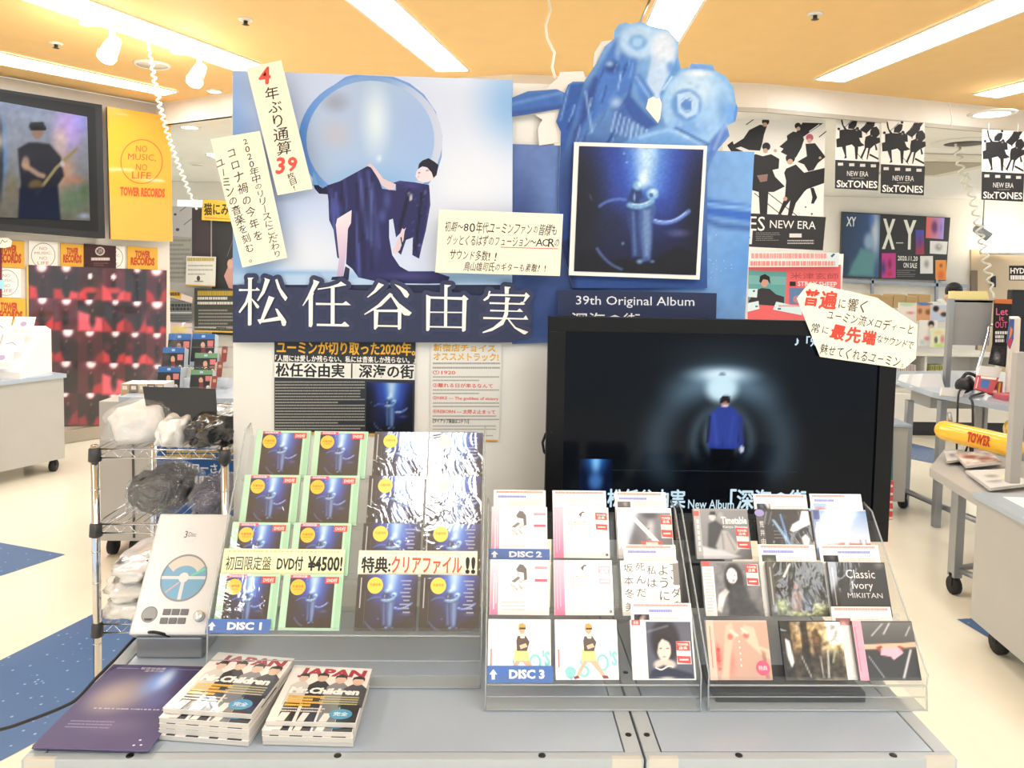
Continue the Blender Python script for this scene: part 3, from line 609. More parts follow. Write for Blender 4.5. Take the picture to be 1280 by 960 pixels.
ops += [('e', 858, 131, 22, 23, (96, 144, 214), .9, .35), ('p', [(846, 118), (862, 114), (874, 124), (872, 142), (858, 148), (848, 140)], (176, 208, 242), 1, 3), ('e', 859, 131, 9.5, 11, (86, 132, 204), 1, .3), ('l', [(852, 128), (858, 122), (866, 127), (865, 136)], 1.6, (196, 220, 246), .9, 1.4), ('l', [(851, 134), (857, 139), (864, 137)], 1.6, (150, 186, 234), .9, 1.4), ('n', .16, .05)]
k.field(D, paint(ops), 2.2)
k.poly(HOLE, '#f1ece4', off=.004)
k.build('diver_cutout', PRINT, label='large blue cutout board of two embracing divers with round helmets', cat='cutout board')
f = facing(PY+.008, px=720); k = Ink(f); k.slab([(668, 143), (681, 112), (698, 97), (700, 90), (729, 89), (732, 98), (742, 110), (720, 175), (674, 182), (672, 160), (678, 150)], .004, '#e9e4e0', '#6b6560'); k.build('blank_cutout', PRINT, label='blank pale cut board sticking out left of the diver cutout', cat='board')
f = facing(PY+.008, px=750); k = Ink(f); k.slab([(741, 84), (743, 66), (752, 52), (765, 50), (764, 70), (750, 86)], .004, '#e9e4e0', '#6b6560'); k.build('blank_cutout', PRINT, label='small blank pale cut board behind the shoulder of the diver cutout', cat='board')
def bluecover(x0, y0, x1, y1, lite=1.0):
    """deep-water scene: a light beam over two embracing suited figures"""
    w, h = x1-x0, y1-y0; X = lambda a: x0+w*a; Y = lambda a: y0+h*a; P = lambda L: [(X(a), Y(b)) for a, b in L]
    def curve(a, b, c, n=8): return [(X((1-t)**2*a[0]+2*t*(1-t)*b[0]+t*t*c[0]), Y((1-t)**2*a[1]+2*t*(1-t)*b[1]+t*t*c[1])) for t in [i/n for i in range(n+1)]]
    o = [('g', x0, y0, (40, 58, 136), x0, y1, (13, 17, 46)), ('e', X(.56), Y(.22), .5*w, .62*h, (54, 90, 204), .9, 1), ('e', X(.0), Y(.5), .34*w, 1.0*h, (18, 22, 34), .95, .8), ('e', X(1.02), Y(.6), .3*w, .9*h, (14, 18, 34), .95, .8),
      ('p', P([(.40, 0), (.72, 0), (.66, .34), (.47, .34)]), (104, 160, 232), .8*lite, .22*w), ('p', P([(.48, 0), (.63, 0), (.58, .3), (.51, .3)]), (196, 226, 250), .9*lite, .14*w), ('e', X(.53), Y(.26), .06*w, .1*h, (226, 242, 252), .8*lite, 1),
      ('e', X(.3), Y(.62), .2*w, .22*h, (26, 32, 62), .8, 1), ('e', X(.8), Y(.68), .14*w, .05*h, (88, 92, 146), .7, 1), ('l', curve((.19, .47), (.28, .4), (.39, .42)), .022*h, (92, 120, 200), .75, .02*h), ('l', curve((.6, .58), (.74, .64), (.88, .51)), .03*h, (104, 140, 226), .9, .025*h), ('l', curve((.62, .575), (.74, .625), (.86, .515)), .008*h, (196, 220, 250), .8, .01*h),
      ('p', P([(.41, .4), (.44, .33), (.5, .31), (.53, .4), (.52, .6), (.51, .86), (.44, .87), (.43, .7), (.40, .55)]), (38, 58, 112), 1, .03*w), ('p', P([(.5, .42), (.58, .4), (.63, .48), (.6, .6), (.6, .74), (.585, .9), (.52, .9), (.5, .7), (.49, .55)]), (62, 88, 146), 1, .03*w),
      ('p', P([(.53, .5), (.58, .5), (.585, .7), (.57, .86), (.54, .86), (.525, .68)]), (118, 148, 196), .75, .04*w), ('l', P([(.45, .52), (.465, .84)]), .022*w, (92, 122, 176), .7, .03*w), ('e', X(.485), Y(.31), .05*w, .052*h, (126, 176, 216), 1, .6), ('e', X(.5), Y(.3), .03*w, .035*h, (208, 234, 250), .9, .9), ('e', X(.6), Y(.375), .062*w, .058*h, (120, 172, 220), 1, .45), ('e', X(.605), Y(.36), .045*w, .036*h, (206, 232, 250), .9, .8), ('e', X(.59), Y(.385), .022*w, .022*h, (54, 90, 150), .9, .5),
      ('l', curve((.42, .46), (.5, .5), (.6, .43)), .038*h, (120, 168, 214), .95, .025*h), ('l', curve((.44, .45), (.5, .475), (.58, .43)), .01*h, (204, 230, 248), .8, .012*h), ('e', X(.46), Y(.4), .014*w, .05*h, (170, 206, 236), .7, .9),
      ('p', P([(0, .84), (.12, .8), (.26, .9), (.4, .87), (.52, .93), (.68, .84), (.8, .78), (1, .86), (1, 1), (0, 1)]), (10, 13, 24), .92, .05*h), ('l', curve((.17, .8), (.24, .92), (.36, .96)), .02*h, (98, 124, 190), .7, .02*h), ('e', X(.5), Y(.9), .04*w, .03*h, (150, 190, 230), .85, 1), ('e', X(.6), Y(.9), .03*w, .02*h, (110, 150, 200), .8, 1), ('e', X(.37), Y(.76), .02*w, .02*h, (150, 180, 214), .7, 1), ('e', X(.12), Y(.4), .012*w, .05*h, (90, 104, 140), .6, 1, -25), ('e', X(.38), Y(.06), .012*w, .012*h, (190, 214, 240), .8, 1), ('e', X(.4), Y(.13), .018*w, .012*h, (150, 184, 228), .8, 1)]
    return o
# ---- framed album print on the diver
t = thing('framed_print', 'square underwater album print in a thin white frame on the diver cutout', 'framed picture', facing(PY-.03, px=800)(796, 350))
f = facing(PY-.03, px=800); k = Ink(f); FR = [(718, 177.5), (884, 182.5), (874.5, 349.5), (711, 344)]
k.slab(FR, .012, '#f3f3ef'); k.build('frame', PRINT, t)
k = Ink(facing(PY-.033, px=800)); q = [(724, 182.5), (879.5, 187), (870, 344), (717.5, 339)]
k.slab(q, .0025, '#2a3556'); k.field(q, paint(bluecover(719, 182, 880, 343)+[('n', .3, .1)]), 1.5); k.build('print', POSTER, t, label='dark blue picture of two divers in a light beam')
# ---- strip: 39th Original Album
k = Ink(facing(PY-.02, px=800)); k.slab([(697, 362), (896, 366.5), (895, 405), (697, 405)], .005, '#2b3556')
k.text('39th Original Album', (720, 370.5, 868, 385), '#e9edf2', .004, rot=.012); k.text('深海の街', (714, 391, 800, 410), '#f0f2f4', .01, rot=.012)
k.build('caption_sign', PRINT, label='navy caption strip with white lettering just above the television', cat='sign')
# ---- black notice and white track list on the panel
k = Ink(facing(PY+.024, px=430)); k.slab([(343, 425), (519.5, 428), (517.5, 545), (343, 541)], .0015, '#34383f')
k.text('ユーミンが切り取った2020年。', (346, 427, 519, 443.5), '#f0b73a', .03, rot=.015); k.text('「人間には愛しか残らない、私には音楽しか残らない。」', (344, 445, 519, 453), '#f0efe8', .02, rot=.015)
k.poly([(343, 452.5), (519, 455.5), (518.5, 475), (343, 471.5)], '#f0efe8'); k.text('松任谷由実｜深海の街', (345, 454.5, 517, 472.5), '#25272c', .012, rot=.015)
k.lines(344, 476, 456, 538, 17, '#a3a29a', .42, .12, 26, 4); k.field([(458, 478), (516, 479), (515.5, 541), (457, 540)], paint(bluecover(457, 478, 516, 541)), 2)
k.poly([(343, 539), (479, 542), (479, 545), (343, 542)], '#d9ac52'); k.poly([(480, 540.5), (502, 541), (502, 545.5), (480, 545)], '#c9782e')
k.build('notice', PRINT, label='black notice with yellow headline and grey fine print on the white panel', cat='notice')
k = Ink(facing(PY+.024, px=580)); k.slab([(538.5, 427), (627, 429), (624, 552), (538, 549)], .0015, '#e9e8e2')
for tx, y0, y1 in (('新宿店チョイス', 431, 439), ('オススメトラック!', 442, 450.5)):
    k.text(tx, (542, y0-.4, 541+(82 if '!' in tx else 78), y1+.4), '#2b2620', .06, rot=.015); k.text(tx, (542, y0, 541+(82 if '!' in tx else 78), y1), '#f2b632', .015, rot=.015)
k.lines(541, 452, 625, 463, 2, '#9d9c98', .4, .1, 22, 8)
for i, (tx, w) in enumerate((('①1920', 28), ('②離れる日が来るなんて', 75), ('③NIKE — The goddess of victory', 82), ('④REBORN — 太陽よ止まって', 78))):
    y = 463+i*16.3; k.text(tx, (541, y, 541+w, y+5.2), '#e06f64', .012, rot=.015); k.lines(541, y+6.5, 624, y+15, 2, '#a7a6a2', .4, .1, 24, 20+i)
k.text('【タイアップ楽曲はコチラ♪】', (541, 523.5, 586, 529), '#55534f', .012, rot=.015); k.lines(541, 531, 620, 547, 4, '#a7a6a2', .35, .1, 24, 31)
k.poly([(574, 549), (592, 549.5), (592, 551), (574, 550.5)], '#3a3733'); k.poly([(606, 549.5), (622, 550), (622, 552), (606, 551.5)], '#e0a13a')
k.build('notice', PRINT, label='white track list with yellow and red headings on the white panel', cat='notice')
# ---- hand-lettered cards
CREAM = '#f8f1dc'; INKC = '#2c2c2b'
k = Ink(facing(PY-.05, px=340)); k.slab([(308, 85), (351.5, 75), (391, 236), (347, 244)], .001, CREAM)
k.hand('4', (320, 95), (345, 93), 30, '#e25548', .03); k.hand('年ぶり通算', (338, 108), (357, 194), 21, INKC, .01, vert=True); k.hand('39', (345, 207), (374, 204), 27, '#e25548', .02); k.hand('枚目!', (362, 216), (371, 238), 11, INKC, .01, vert=True)
k.build('handwritten_card', PRINT, label='tall cream card lettered vertically with a red 4 and 39', cat='card', group=None)
k = Ink(facing(PY-.045, px=310)); k.slab([(263, 174), (325, 163.5), (359, 322), (303, 334.5)], .001, CREAM)
k.hand('2020年中のリリースにこだわり', (306, 172), (348, 322), 12.5, INKC, .006, vert=True); k.hand('コロナ禍の今年を', (287, 184), (325, 302), 14, INKC, .006, vert=True); k.hand('ユーミンの音楽を刻む。', (273, 198), (318, 328), 13, INKC, .006, vert=True)
k.build('handwritten_card', PRINT, label='tall cream card with three columns of small black handwriting', cat='card')
k = Ink(facing(PY-.06, px=620)); k.slab([(549, 262), (704, 267.5), (700, 345), (544, 340.5)], .001, CREAM)
k.hand('初期〜80年代ユーミンファンの皆様も', (556, 283), (697, 288), 15, INKC, .006); k.hand('グッとくるはずのフュージョン〜AORの', (558, 300), (700, 303.5), 14, INKC, .006); k.line([(626, 309), (697, 311)], 1, '#e25548')
k.hand('サウンド多数!!', (562, 318), (626, 321), 14, INKC, .006); k.hand('鳥山雄司氏のギターも素敵!!', (580, 333), (687, 335.5), 12, INKC, .006)
k.build('handwritten_card', PRINT, label='wide cream card with four rows of handwriting left of the framed print', cat='card')
k = Ink(facing(2.243, px=1070)); k.slab([(996, 373), (1012, 353), (1096, 372), (1147, 406), (1145, 448), (1130, 461), (1025, 446)], .001, CREAM)
k.hand('普遍', (1004, 371), (1046, 377), 23, INKC, .03, reds='普遍'); k.hand('に響く', (1046, 379), (1086, 384), 17, INKC, .012); k.hand('ユーミン流メロディーと', (1033, 393), (1143, 413), 14.5, INKC, .012); k.hand('常に', (1013, 409), (1038, 414), 14, INKC, .012)
k.hand('最先端', (1038, 414), (1096, 424), 21, INKC, .028, reds='最先端'); k.hand('なサウンドで', (1096, 423), (1142, 432), 11, INKC, .012); k.hand('魅せてくれるユーミン。', (1025, 436), (1136, 455), 15.5, INKC, .012)
k.build('handwritten_card', PRINT, label='cream angular card with red and black handwriting on the television corner', cat='card')
# ---- television in front of the panel
TVY = 2.25
tv = thing('television', 'large black television showing a man in a blue suit, behind the racks', 'television', (at(900, 500, TVY).x, TVY, 0))
f = facing(TVY, px=900); a, b = f(686, 393), f(1120, 672); X0, X1, Z0, Z1 = a.x, f(1116, 560).x, f(900, 676).z, f(900, 399).z
m = MB(); m.box((X0+.004, TVY+.012, Z0+.004), (X1-.004, TVY+.07, Z1-.004), .01); m.box((X0+.2, TVY+.06, Z0+.1), (X1-.2, TVY+.1, Z1-.1), .01); m.build('back_case', BLACKP, tv)
bz = MB(); W = .052; 
for lo, hi in (((X0, TVY, Z1-W*.85), (X1, TVY+.03, Z1)), ((X0, TVY, Z0), (X1, TVY+.03, Z0+W*1.2)), ((X0, TVY, Z0+W*1.2), (X0+W, TVY+.03, Z1-W*.85)), ((X1-W, TVY, Z0+W*1.2), (X1, TVY+.03, Z1-W*.85))): bz.box(lo, hi, .002)
bz.build('bezel', mat('tv_bezel', '#0b0c0f', .4, spec=.25), tv)
sx0, sx1, sz0, sz1 = X0+W-.002, X1-W+.002, Z0+W*1.2-.002, Z1-W*.85+.002
def fs(u, v, off=0): return Vector((sx0+(sx1-sx0)*u/400, TVY+.008-off, sz1-(sz1-sz0)*v/226))
k = Ink(fs); k.slab(Q(0, 0, 400, 226), .004, '#0b0e14')
ops = [('c', (12, 16, 21)), ('e', 200, 125, 170, 125, (25, 33, 41), .9, 1), ('e', 200, 30, 120, 40, (40, 50, 58), .7, 1),
       ('e', 200, 134, 118, 106, (66, 84, 98), .95, .45), ('e', 200, 66, 100, 44, (128, 164, 188), .75, 1), ('e', 200, 142, 92, 90, (20, 26, 33), 1, .45), ('e', 200, 50, 62, 16, (196, 230, 250), .95, 1), ('e', 200, 50, 34, 10, (236, 248, 254), 1, 1),
       ('e', 200, 66, 28, 24, (204, 236, 250), .95, .6), ('e', 203, 128, 50, 54, (84, 106, 122), .8, .4), ('e', 203, 132, 40, 47, (16, 22, 30), 1, .35), ('e', 203, 122, 30, 36, (112, 140, 158), .7, .4), ('e', 203, 126, 23, 31, (15, 20, 27), 1, .45), ('e', 200, 66, 22, 18, (212, 240, 252), .9, .8),
       ('p', [(40, 226), (90, 178), (310, 178), (360, 226)], (12, 16, 21), .85, 40), ('p', [(130, 226), (160, 150), (246, 150), (280, 226)], (11, 14, 20), .95, 24), ('e', 200, 49, 6, 3, (110, 140, 160), .9, .6)]
mv = lambda v: 75+(v-64)*1.26
for o_ in (('p', [(182, 82), (190, 76), (197, 73), (206, 73), (212, 76), (221, 82), (223, 112), (214, 115), (182, 114), (180, 106)], (44, 64, 150), 1, 1.5), ('l', [(182, 84), (180, 108)], 3.5, (24, 30, 62), .9, 2), ('l', [(201, 80), (200, 112)], 1, (26, 38, 100), .8, 1), ('l', [(221, 84), (224, 110)], 5.5, (40, 56, 130), .95, 2), ('l', [(218, 86), (219, 108)], 1.2, (22, 30, 80), .8, 1), ('l', [(187, 82), (192, 110)], 4, (64, 88, 184), .5, 4), ('l', [(212, 84), (208, 110)], 3, (58, 82, 176), .5, 4), ('p', [(184, 114), (215, 115), (213, 190), (186, 190)], (10, 12, 17), 1, 3)):
    ops.append((o_[0], [(a+4, mv(b)) for a, b in o_[1]])+o_[2:])
ops += [('e', 228, mv(115), 3.6, 6, (208, 212, 234), 1, .5), ('e', 205, mv(70.5), 6.2, 6.5, (196, 140, 122), 1, .3), ('p', [(198.5, 84), (199, 77), (203, 74), (208, 74), (211.5, 77), (211.5, 85), (205, 82)], (34, 28, 32), 1, 1.2), ('e', 205, mv(73.4), 6, 1.6, (230, 232, 240), .8, .8)]
k.field(Q(0, 0, 400, 226), paint(ops), 2.2)
k.field(Q(22, 153, 64, 200), paint([('c', (14, 24, 48)), ('e', 43, 150, 22, 34, (56, 130, 220), .95, 1), ('e', 43, 156, 9, 22, (140, 206, 250), .9, 1), ('e', 43, 180, 14, 16, (70, 120, 190), .9, .8)]), 2)
CY = '#cfe8f4'; k.text('松任谷由実', (59, 189, 158, 211), CY, .012); k.text('New Album', (162, 201, 221, 212), CY, .012); k.text('「深海の街」', (216, 188, 322, 213), CY, .012)
k.text('♪「知', (291, 2, 323, 14), CY, .02); k.line([(64, 166), (300, 166)], .7, '#2a3440')
k.build('screen', SCREEN, tv)
m = MB(); xm = (X0+X1)/2; m.box((xm-.06, TVY+.1, 0.02), (xm+.06, TVY+.16, Z0+.35), .01); m.box((xm-.35, TVY-.02, 0), (xm+.35, TVY+.11, .025), .01); m.build('stand', BLACKP, tv)
m = MB(); m.tube([f(690, 540), f(683, 545)+Vector((0, .03, 0)), f(679, 556)+Vector((0, .03, 0)), f(681, 568)+Vector((0, .03, 0)), f(688, 576)+Vector((0, .03, 0))], .004, 6); m.build('cable', BLACKCORD, tv)
# ================================================================== the display table: two units pushed together
TZ, TF, TB = .645, 1.469, 2.16
XS = [-.895, .330, .967]
for i, lb in enumerate(('wide grey table unit with the magazines and left racks on it', 'narrow grey table unit at right under the pink and black CD covers')):
    x0, x1 = XS[i]+(.0025 if i else 0), XS[i+1]-(0 if i else .0025)
    t = thing('display_table', lb, 'table', ((x0+x1)/2, (TF+TB)/2, 0))
    m = MB(); w = .034
    m.box((x0, TF, TZ-.05), (x1, TF+w*.72, TZ), .003); m.box((x0, TB-w, TZ-.05), (x1, TB, TZ), .003)
    m.box((x0, TF+w*.72, TZ-.05), (x0+w, TB-w, TZ), .003); m.box((x1-w, TF+w*.72, TZ-.05), (x1, TB-w, TZ), .003); m.build('top_frame', TABLEGREY, t)
    m = MB(); m.box((x0+w+.003, TF+w*.72+.003, TZ-.03), (x1-w-.003, TB-w-.003, TZ-.001)); m.build('top_panel', TABLETOP, t)
    m = MB(); m.box((x0+.012, TF+.015, .09), (x1-.012, TB-.012, TZ-.05), .004); m.build('cabinet_body', TABLEGREY, t)
    for px_ in (x0+.035, x1-.035):
        m = MB(); m.box((px_-.03, TF+.0005-.001, TZ-.052), (px_+.03, TF+.012, TZ+.0008), .002); m.build('corner_cap', mat('pale_cap', '#c6c3b8', .5), t)
    n = 3 if i == 0 else 2
    for j in range(n):
        xx = x0+(x1-x0)*((j+.5)/n) if i == 0 else x0+(x1-x0)*(.3+.5*j)
        m = MB(); m.lathe([(.0075, 0), (.0075, .0012), (.001, .0012)], (xx, TF+.0125, TZ-.0002)); m.build('bolt', BLACKP, t)
    for yy in (1.55, 1.8):
        m = MB(); m.lathe([(.0065, 0), (.0065, .0012), (.001, .0012)], ((x1-.017) if i == 0 else (x0+.017), yy, TZ-.0002)); m.build('bolt', BLACKP, t)
    for xx in (x0+.08, x1-.08):
        for yy in (TF+.08, TB-.08):
            m = MB(); m.tube([(xx-.015, yy, .045), (xx+.015, yy, .045)], .045, 16); m.box((xx-.02, yy-.02, .045), (xx+.02, yy+.02, .095)); m.build('caster', RUBBER, t)
# ================================================================== acrylic stair racks and the CDs
TILT = math.radians(25)
RT25 = Matrix.Rotation(-TILT, 4, 'X')
def rowpos(rack, r): return (1.75+.077*r, .770+.098*r) if rack == 1 else (1.66+.115*r, .704+.0945*r)
def rack(n, x0, x1, rows, foot, label):
    foot = rowpos(n, 0)[0]-.024
    t = thing('acrylic_rack', label, 'display rack', ((x0+x1)/2, 1.8, TZ), 'clear stair-stepped CD racks')
    yb, zb = rowpos(n, 0); yt, zt = rowpos(n, rows-1)
    prof = [(foot, TZ+.001), (yb-.018, zb-.004), (yb-.02, zb+.022), (yt+.03, zt+.118), (yt+.075, zt+.128), (yt+.1, zt+.08), (yt+.1, TZ+.001)]
    for x in (x0, x1-.004):
        m = MB(); m.prism([(x, y, z) for y, z in prof], (.004, 0, 0)); sp = m.build('side_panel', ACRYL, t)
        m = MB(); m.tube([(x+.002, y, z) for y, z in prof[:5]], .0022, 5); m.build('polished_edge', ACRYLEDGE, sp)
    for r in range(rows):
        y, z = rowpos(n, r); m = MB()
        m.box((x0+.005, y-.012, z-.0045), (x1-.005, y+.02, z-.0015)); m.box((x0+.005, y-.0155, z-.0045), (x1-.005, y-.0125, z+.014))
        d = Vector((0, math.sin(TILT), math.cos(TILT))); a = Vector((x0+.005, y+.021, z-.003)); b = Vector((x1-.005, y+.021, z-.003)); h = .11
        m.prism([a, b, b+d*h, a+d*h], (0, .003, -.001)); m.build('shelf', ACRYL, t)
    m = MB(); m.prism([(x0+.005, foot, TZ+.001), (x1-.005, foot, TZ+.001), (x1-.005, yb-.012, zb-.006), (x0+.005, yb-.012, zb-.006)], (0, .003, 0)); m.build('front_panel', ACRYL, t)
    m = MB(); m.box((x0+.005, foot+.004, TZ+.001), (x1-.005, foot+.05, TZ+.004)); zz = (TZ+zb)/2
    m.build('base_strip', ACRYLEDGE, t)
    m = MB(); m.tube([(x0+.005, foot, TZ+.003), (x1-.005, foot, TZ+.003)], .0022, 5); m.tube([(x0+.005, yb-.015, zb-.004), (x1-.005, yb-.015, zb-.004)], .0025, 5); m.tube([(x0+.005, foot+.3*(yb-foot), zz), (x1-.005, foot+.3*(yb-foot), zz)], .0014, 5)
    m.build('polished_edge', ACRYLEDGE, t)
rack(1, -.632, .0, 4, 1.695, 'tall clear acrylic stair rack holding the green and black blue-cover albums')
rack(2, .007, .49, 3, 1.575, 'clear acrylic stair rack in the middle holding the white and pink CDs')
rack(3, .503, 1.002, 3, 1.575, 'clear acrylic stair rack at the right end of the table')
CASE = mat('cd_case_plastic', '#c9cdce', .25, coat=.6); CASED = mat('dark_cd_case', '#2d3033', .25, coat=.6); CASEW = mat('white_cd_case', '#f0eeea', .3, coat=.6); CASEG = mat('green_cd_sleeve', '#a9d6b5', .35, coat=.5)
YEL, RED = '#f7be3c', '#df4a48'
def sticker_red(k, x, y, w=.2, h=.36):
    k.poly([(x, y), (x+w, y+.01), (x+w, y+h*.42), (x, y+h*.4)], RED); k.text('TOWER', (x+w*.1, y+h*.09, x+w*.92, y+h*.2), '#fbe6e2', .03); k.text('店長', (x+w*.2, y+h*.23, x+w*.8, y+h*.36), '#fbe6e2', .02)
    k.poly([(x, y+h*.42), (x+w, y+h*.44), (x+w, y+h*.66), (x, y+h*.64)], '#f6e3e0'); k.poly([(x, y+h*.64), (x+w, y+h*.66), (x+w, y+h*.98), (x+.01, y+h*.94)], RED); k.rect(x+w*.18, y+h*.77, x+w*.84, y+h*.84, '#f6dcd8')
def face(k, cx, cy, rx, ry, skin, lip='#b3606a', eye='#2a2226', brow=True):
    k.ell(cx, cy, rx, ry, skin, 28)
    for s in (-1, 1):
        k.ell(cx+s*rx*.42, cy-ry*.08, rx*.17, ry*.06, eye, 10)
        if brow: k.line([(cx+s*rx*.25, cy-ry*.24), (cx+s*rx*.62, cy-ry*.26)], ry*.05, eye)
    k.line([(cx+rx*.02, cy-ry*.02), (cx+rx*.06, cy+ry*.28), (cx-rx*.05, cy+ry*.3)], ry*.035, '#a8857c'); k.ell(cx, cy+ry*.52, rx*.26, ry*.08, lip, 12)
def art_green(c, root):
    k = Ink(unit(.142, .125), 3e-5); q = Q(.1, .06, .84, .97); k.slab(Q(.09, .05, .85, .98), .0006, '#2a3148'); k.field(q, paint(bluecover(.1, .06, .84, .97)), .03)
    return k, '#e8506e'
def wrapk(w=.142, h=.125, base='#ffffff', pts=None, off=.0006):
    k = Ink(lambda u, v, o=0: unit(w, h)(u, v, o+.0058), 3e-5); k.slab(pts or Q(.0, .0, 1, 1), off, base); return k
def make_cd(kind):
    """a CD with its case, cover sheet and strips, standing on the local x axis and facing -y"""
    w, h, th = .142, .125, .011
    root = thing('cd_case', None, 'CD')
    def case(m): b = MB(); b.box((-w/2, -th/2, 0), (w/2, th/2, h), .0015); return b.build('case', m, root)
    def sheet(name, k, m=GLOSS, label=None): return k.build(name, m, root, label=label)
    def sub(x0, y0, x1, y1, col, off=.0066):
        k = Ink(lambda u, v, o=0: unit(w, h)(u, v, o+off), 3e-5); k.slab(Q(x0, y0, x1, y1), .0004, col); return k
    if kind == 'green':
        case(CASEG); k = wrapk(base='#b4dcc0', pts=Q(.01, .01, .99, .99)); k.rect(.9, .05, .985, .97, '#9fd0ae'); k.field(Q(.12, .05, .86, .95), paint(bluecover(.12, .05, .86, .95)), .016); k.rect(.12, .02, .45, .075, '#d9487c'); k.text('初回限定盤', (.16, .028, .4, .066), '#f6d7e2', .02); sheet('cover', k, WRAP)
        k = sub(.7, .05, .93, .17, RED); k.text('DVD付', (.73, .075, .9, .15), '#fbe6e2', .03); sheet('sticker', k, label='red sticker')
        k = Ink(lambda u, v, o=0: unit(w, h)(u, v, o+.0066), 3e-5); k.ell(.26, .24, .125, .142, YEL, 28); k.text('先着特典', (.17, .2, .35, .25), '#c07a1e', .02); k.rect(.19, .27, .33, .29, '#d79a35'); sheet('sticker', k, label='round yellow sticker')
    elif kind == 'black':
        case(CASED); k = wrapk(base='#1d222e'); k.field(Q(.0, .0, 1, 1), paint(bluecover(-.02, -.05, 1.05, 1.05, .9)+[('e', .0, .5, .28, 1, (24, 27, 34), .9, .7)]), .017)
        for i in range(9): k.rect(.72+.03*(i % 3), .1+.07*i, .9-.02*(i % 2), .125+.07*i, '#8d97b4')
        k.rect(.055, .06, .075, .6, '#a7adb8'); k.rect(.14, .3, .15, .9, '#3a4152'); sheet('cover', k, WRAP)
        k = Ink(lambda u, v, o=0: unit(w, h)(u, v, o+.0066), 3e-5); k.ell(.3, .2, .13, .148, '#f4cf4e', 28); k.text('先着特典', (.21, .16, .39, .21), '#c98f2c', .02); sheet('sticker', k, label='round yellow sticker')
    elif kind == 'sketch':
        case(CASEW); k = wrapk(base='#fbf7f4'); k.poly([(.44, .18), (.5, .08), (.56, .09), (.62, .17), (.63, .36), (.58, .38), (.57, .24), (.47, .22)], '#6f6a6a'); k.line([(.47, .22), (.47, .34), (.52, .42), (.58, .36)], .012, '#a79f9c'); k.poly([(.36, .4), (.47, .31), (.52, .33), (.42, .42)], '#7f7876')
        for i in range(14): a = .36+.03*(i % 8); k.line([(a, .45+.03*(i % 4)), (a+.05, .5+.04*(i % 3))], .008, '#b3aca8')
        k.lines(.2, .75, .6, .95, 3, '#c7c0bc', .25, .4, 8, 2); sheet('cover', k)
        k = sub(.01, .0, .14, 1, '#f2a9c4'); k.grad(Q(.01, 0, .14, 1), ['#fbdce6', '#fbdce6', '#ec86b0', '#ec86b0']); k.rect(.06, .25, .08, .9, '#fbe9ef'); k.rect(.1, .3, .115, .8, '#fbe9ef'); sheet('obi_strip', k, label='pink paper strip')
        k = sub(.76, .12, .97, .4, '#fcf6f5'); k.rect(.76, .12, .97, .17, '#eaa0ac'); k.rect(.76, .35, .97, .4, '#d8607c'); sheet('sticker', k, label='white and pink sticker')
    elif kind == 'pinkobi':
        case(CASEW); k = wrapk(base='#fbf8f5'); k.poly([(.46, .14), (.53, .08), (.58, .1), (.52, .12), (.5, .2)], '#5d5858'); k.text('日本の恋と', (.28, .27, .68, .36), '#9b9492', .0); k.text('ユーミンと。', (.28, .4, .68, .49), '#b5aeab', .0); k.ell(.95, .93, .025, .03, '#77706e', 12); sheet('cover', k)
        k = sub(.01, .0, .18, 1, '#f07eab'); k.grad(Q(.01, 0, .18, 1), ['#f9c9da', '#f9c9da', '#ee7aa8', '#ee7aa8']); k.rect(.05, .15, .065, .9, '#f7c3d6'); k.rect(.1, .2, .115, .85, '#f7c3d6'); sheet('obi_strip', k, label='deep pink paper strip')
        k = sub(.76, .1, .97, .44, '#f8efec'); sticker_red(k, .76, .1, .21, .36); sheet('sticker', k, label='red sticker')
    elif kind == 'eighties':
        case(CASEW); k = wrapk(base='#fbf9f6'); TQ = '#8fd3d3'
        k.poly([(.2, .78), (.14, .85), (.17, .95), (.25, 1), (.3, .93), (.33, .84), (.27, .79)], TQ); k.ring(.45, .86, .09, .1, .045, TQ); k.ring(.45, .7, .06, .07, .035, TQ); k.ring(.75, .72, .1, .14, .04, TQ); k.text("'S", (.86, .52, .99, .78), TQ, .05)
        k.poly([(.45, .56), (.62, .56), (.66, .7), (.8, .95), (.74, .95), (.56, .72), (.5, .71), (.36, .97), (.31, .95), (.44, .7)], '#e3b79a'); k.poly([(.43, .5), (.63, .5), (.66, .69), (.41, .69)], '#f3e48d')
        k.poly([(.47, .28), (.6, .28), (.66, .38), (.62, .53), (.46, .53), (.45, .36)], '#5b4f49'); k.poly([(.5, .44), (.6, .4), (.63, .46), (.52, .5)], '#e6c2a8'); k.poly([(.49, .24), (.59, .24), (.58, .32), (.52, .32)], '#efe6dc'); k.ell(.54, .17, .05, .075, '#dcae8e', 16); k.poly([(.48, .18), (.49, .08), (.55, .06), (.6, .1), (.6, .16)], '#c9a15c'); k.rect(.5, .14, .6, .17, '#3b332f')
        k.poly([(.28, .95), (.35, .93), (.38, .97), (.3, .99)], '#8a2f35'); k.poly([(.73, .93), (.82, .93), (.84, .98), (.75, .98)], '#8a2f35'); k.rect(.04, .5, .065, .8, '#e78b88'); sheet('cover', k)
    elif kind == 'manbw':
        case(CASEW); k = wrapk(base='#f7f5f2'); k.field(Q(.16, .1, .98, 1), paint([('c', (120, 120, 128)), ('e', .3, .6, .2, .4, (84, 84, 92), .8, 1), ('e', .62, .5, .13, .34, (196, 196, 200), .95, .6), ('e', .7, .5, .1, .34, (110, 110, 116), .8, 1), ('e', .6, .14, .22, .12, (60, 60, 66), .9, .8), ('e', .56, .42, .03, .03, (60, 60, 66), .9, 1), ('l', [(.55, .62), (.62, .62)], .02, (96, 90, 92), .8, .02), ('p', [(.3, .95), (.5, .7), (.66, .78), (.9, .95)], (70, 70, 78), .8, .1)]), .03)
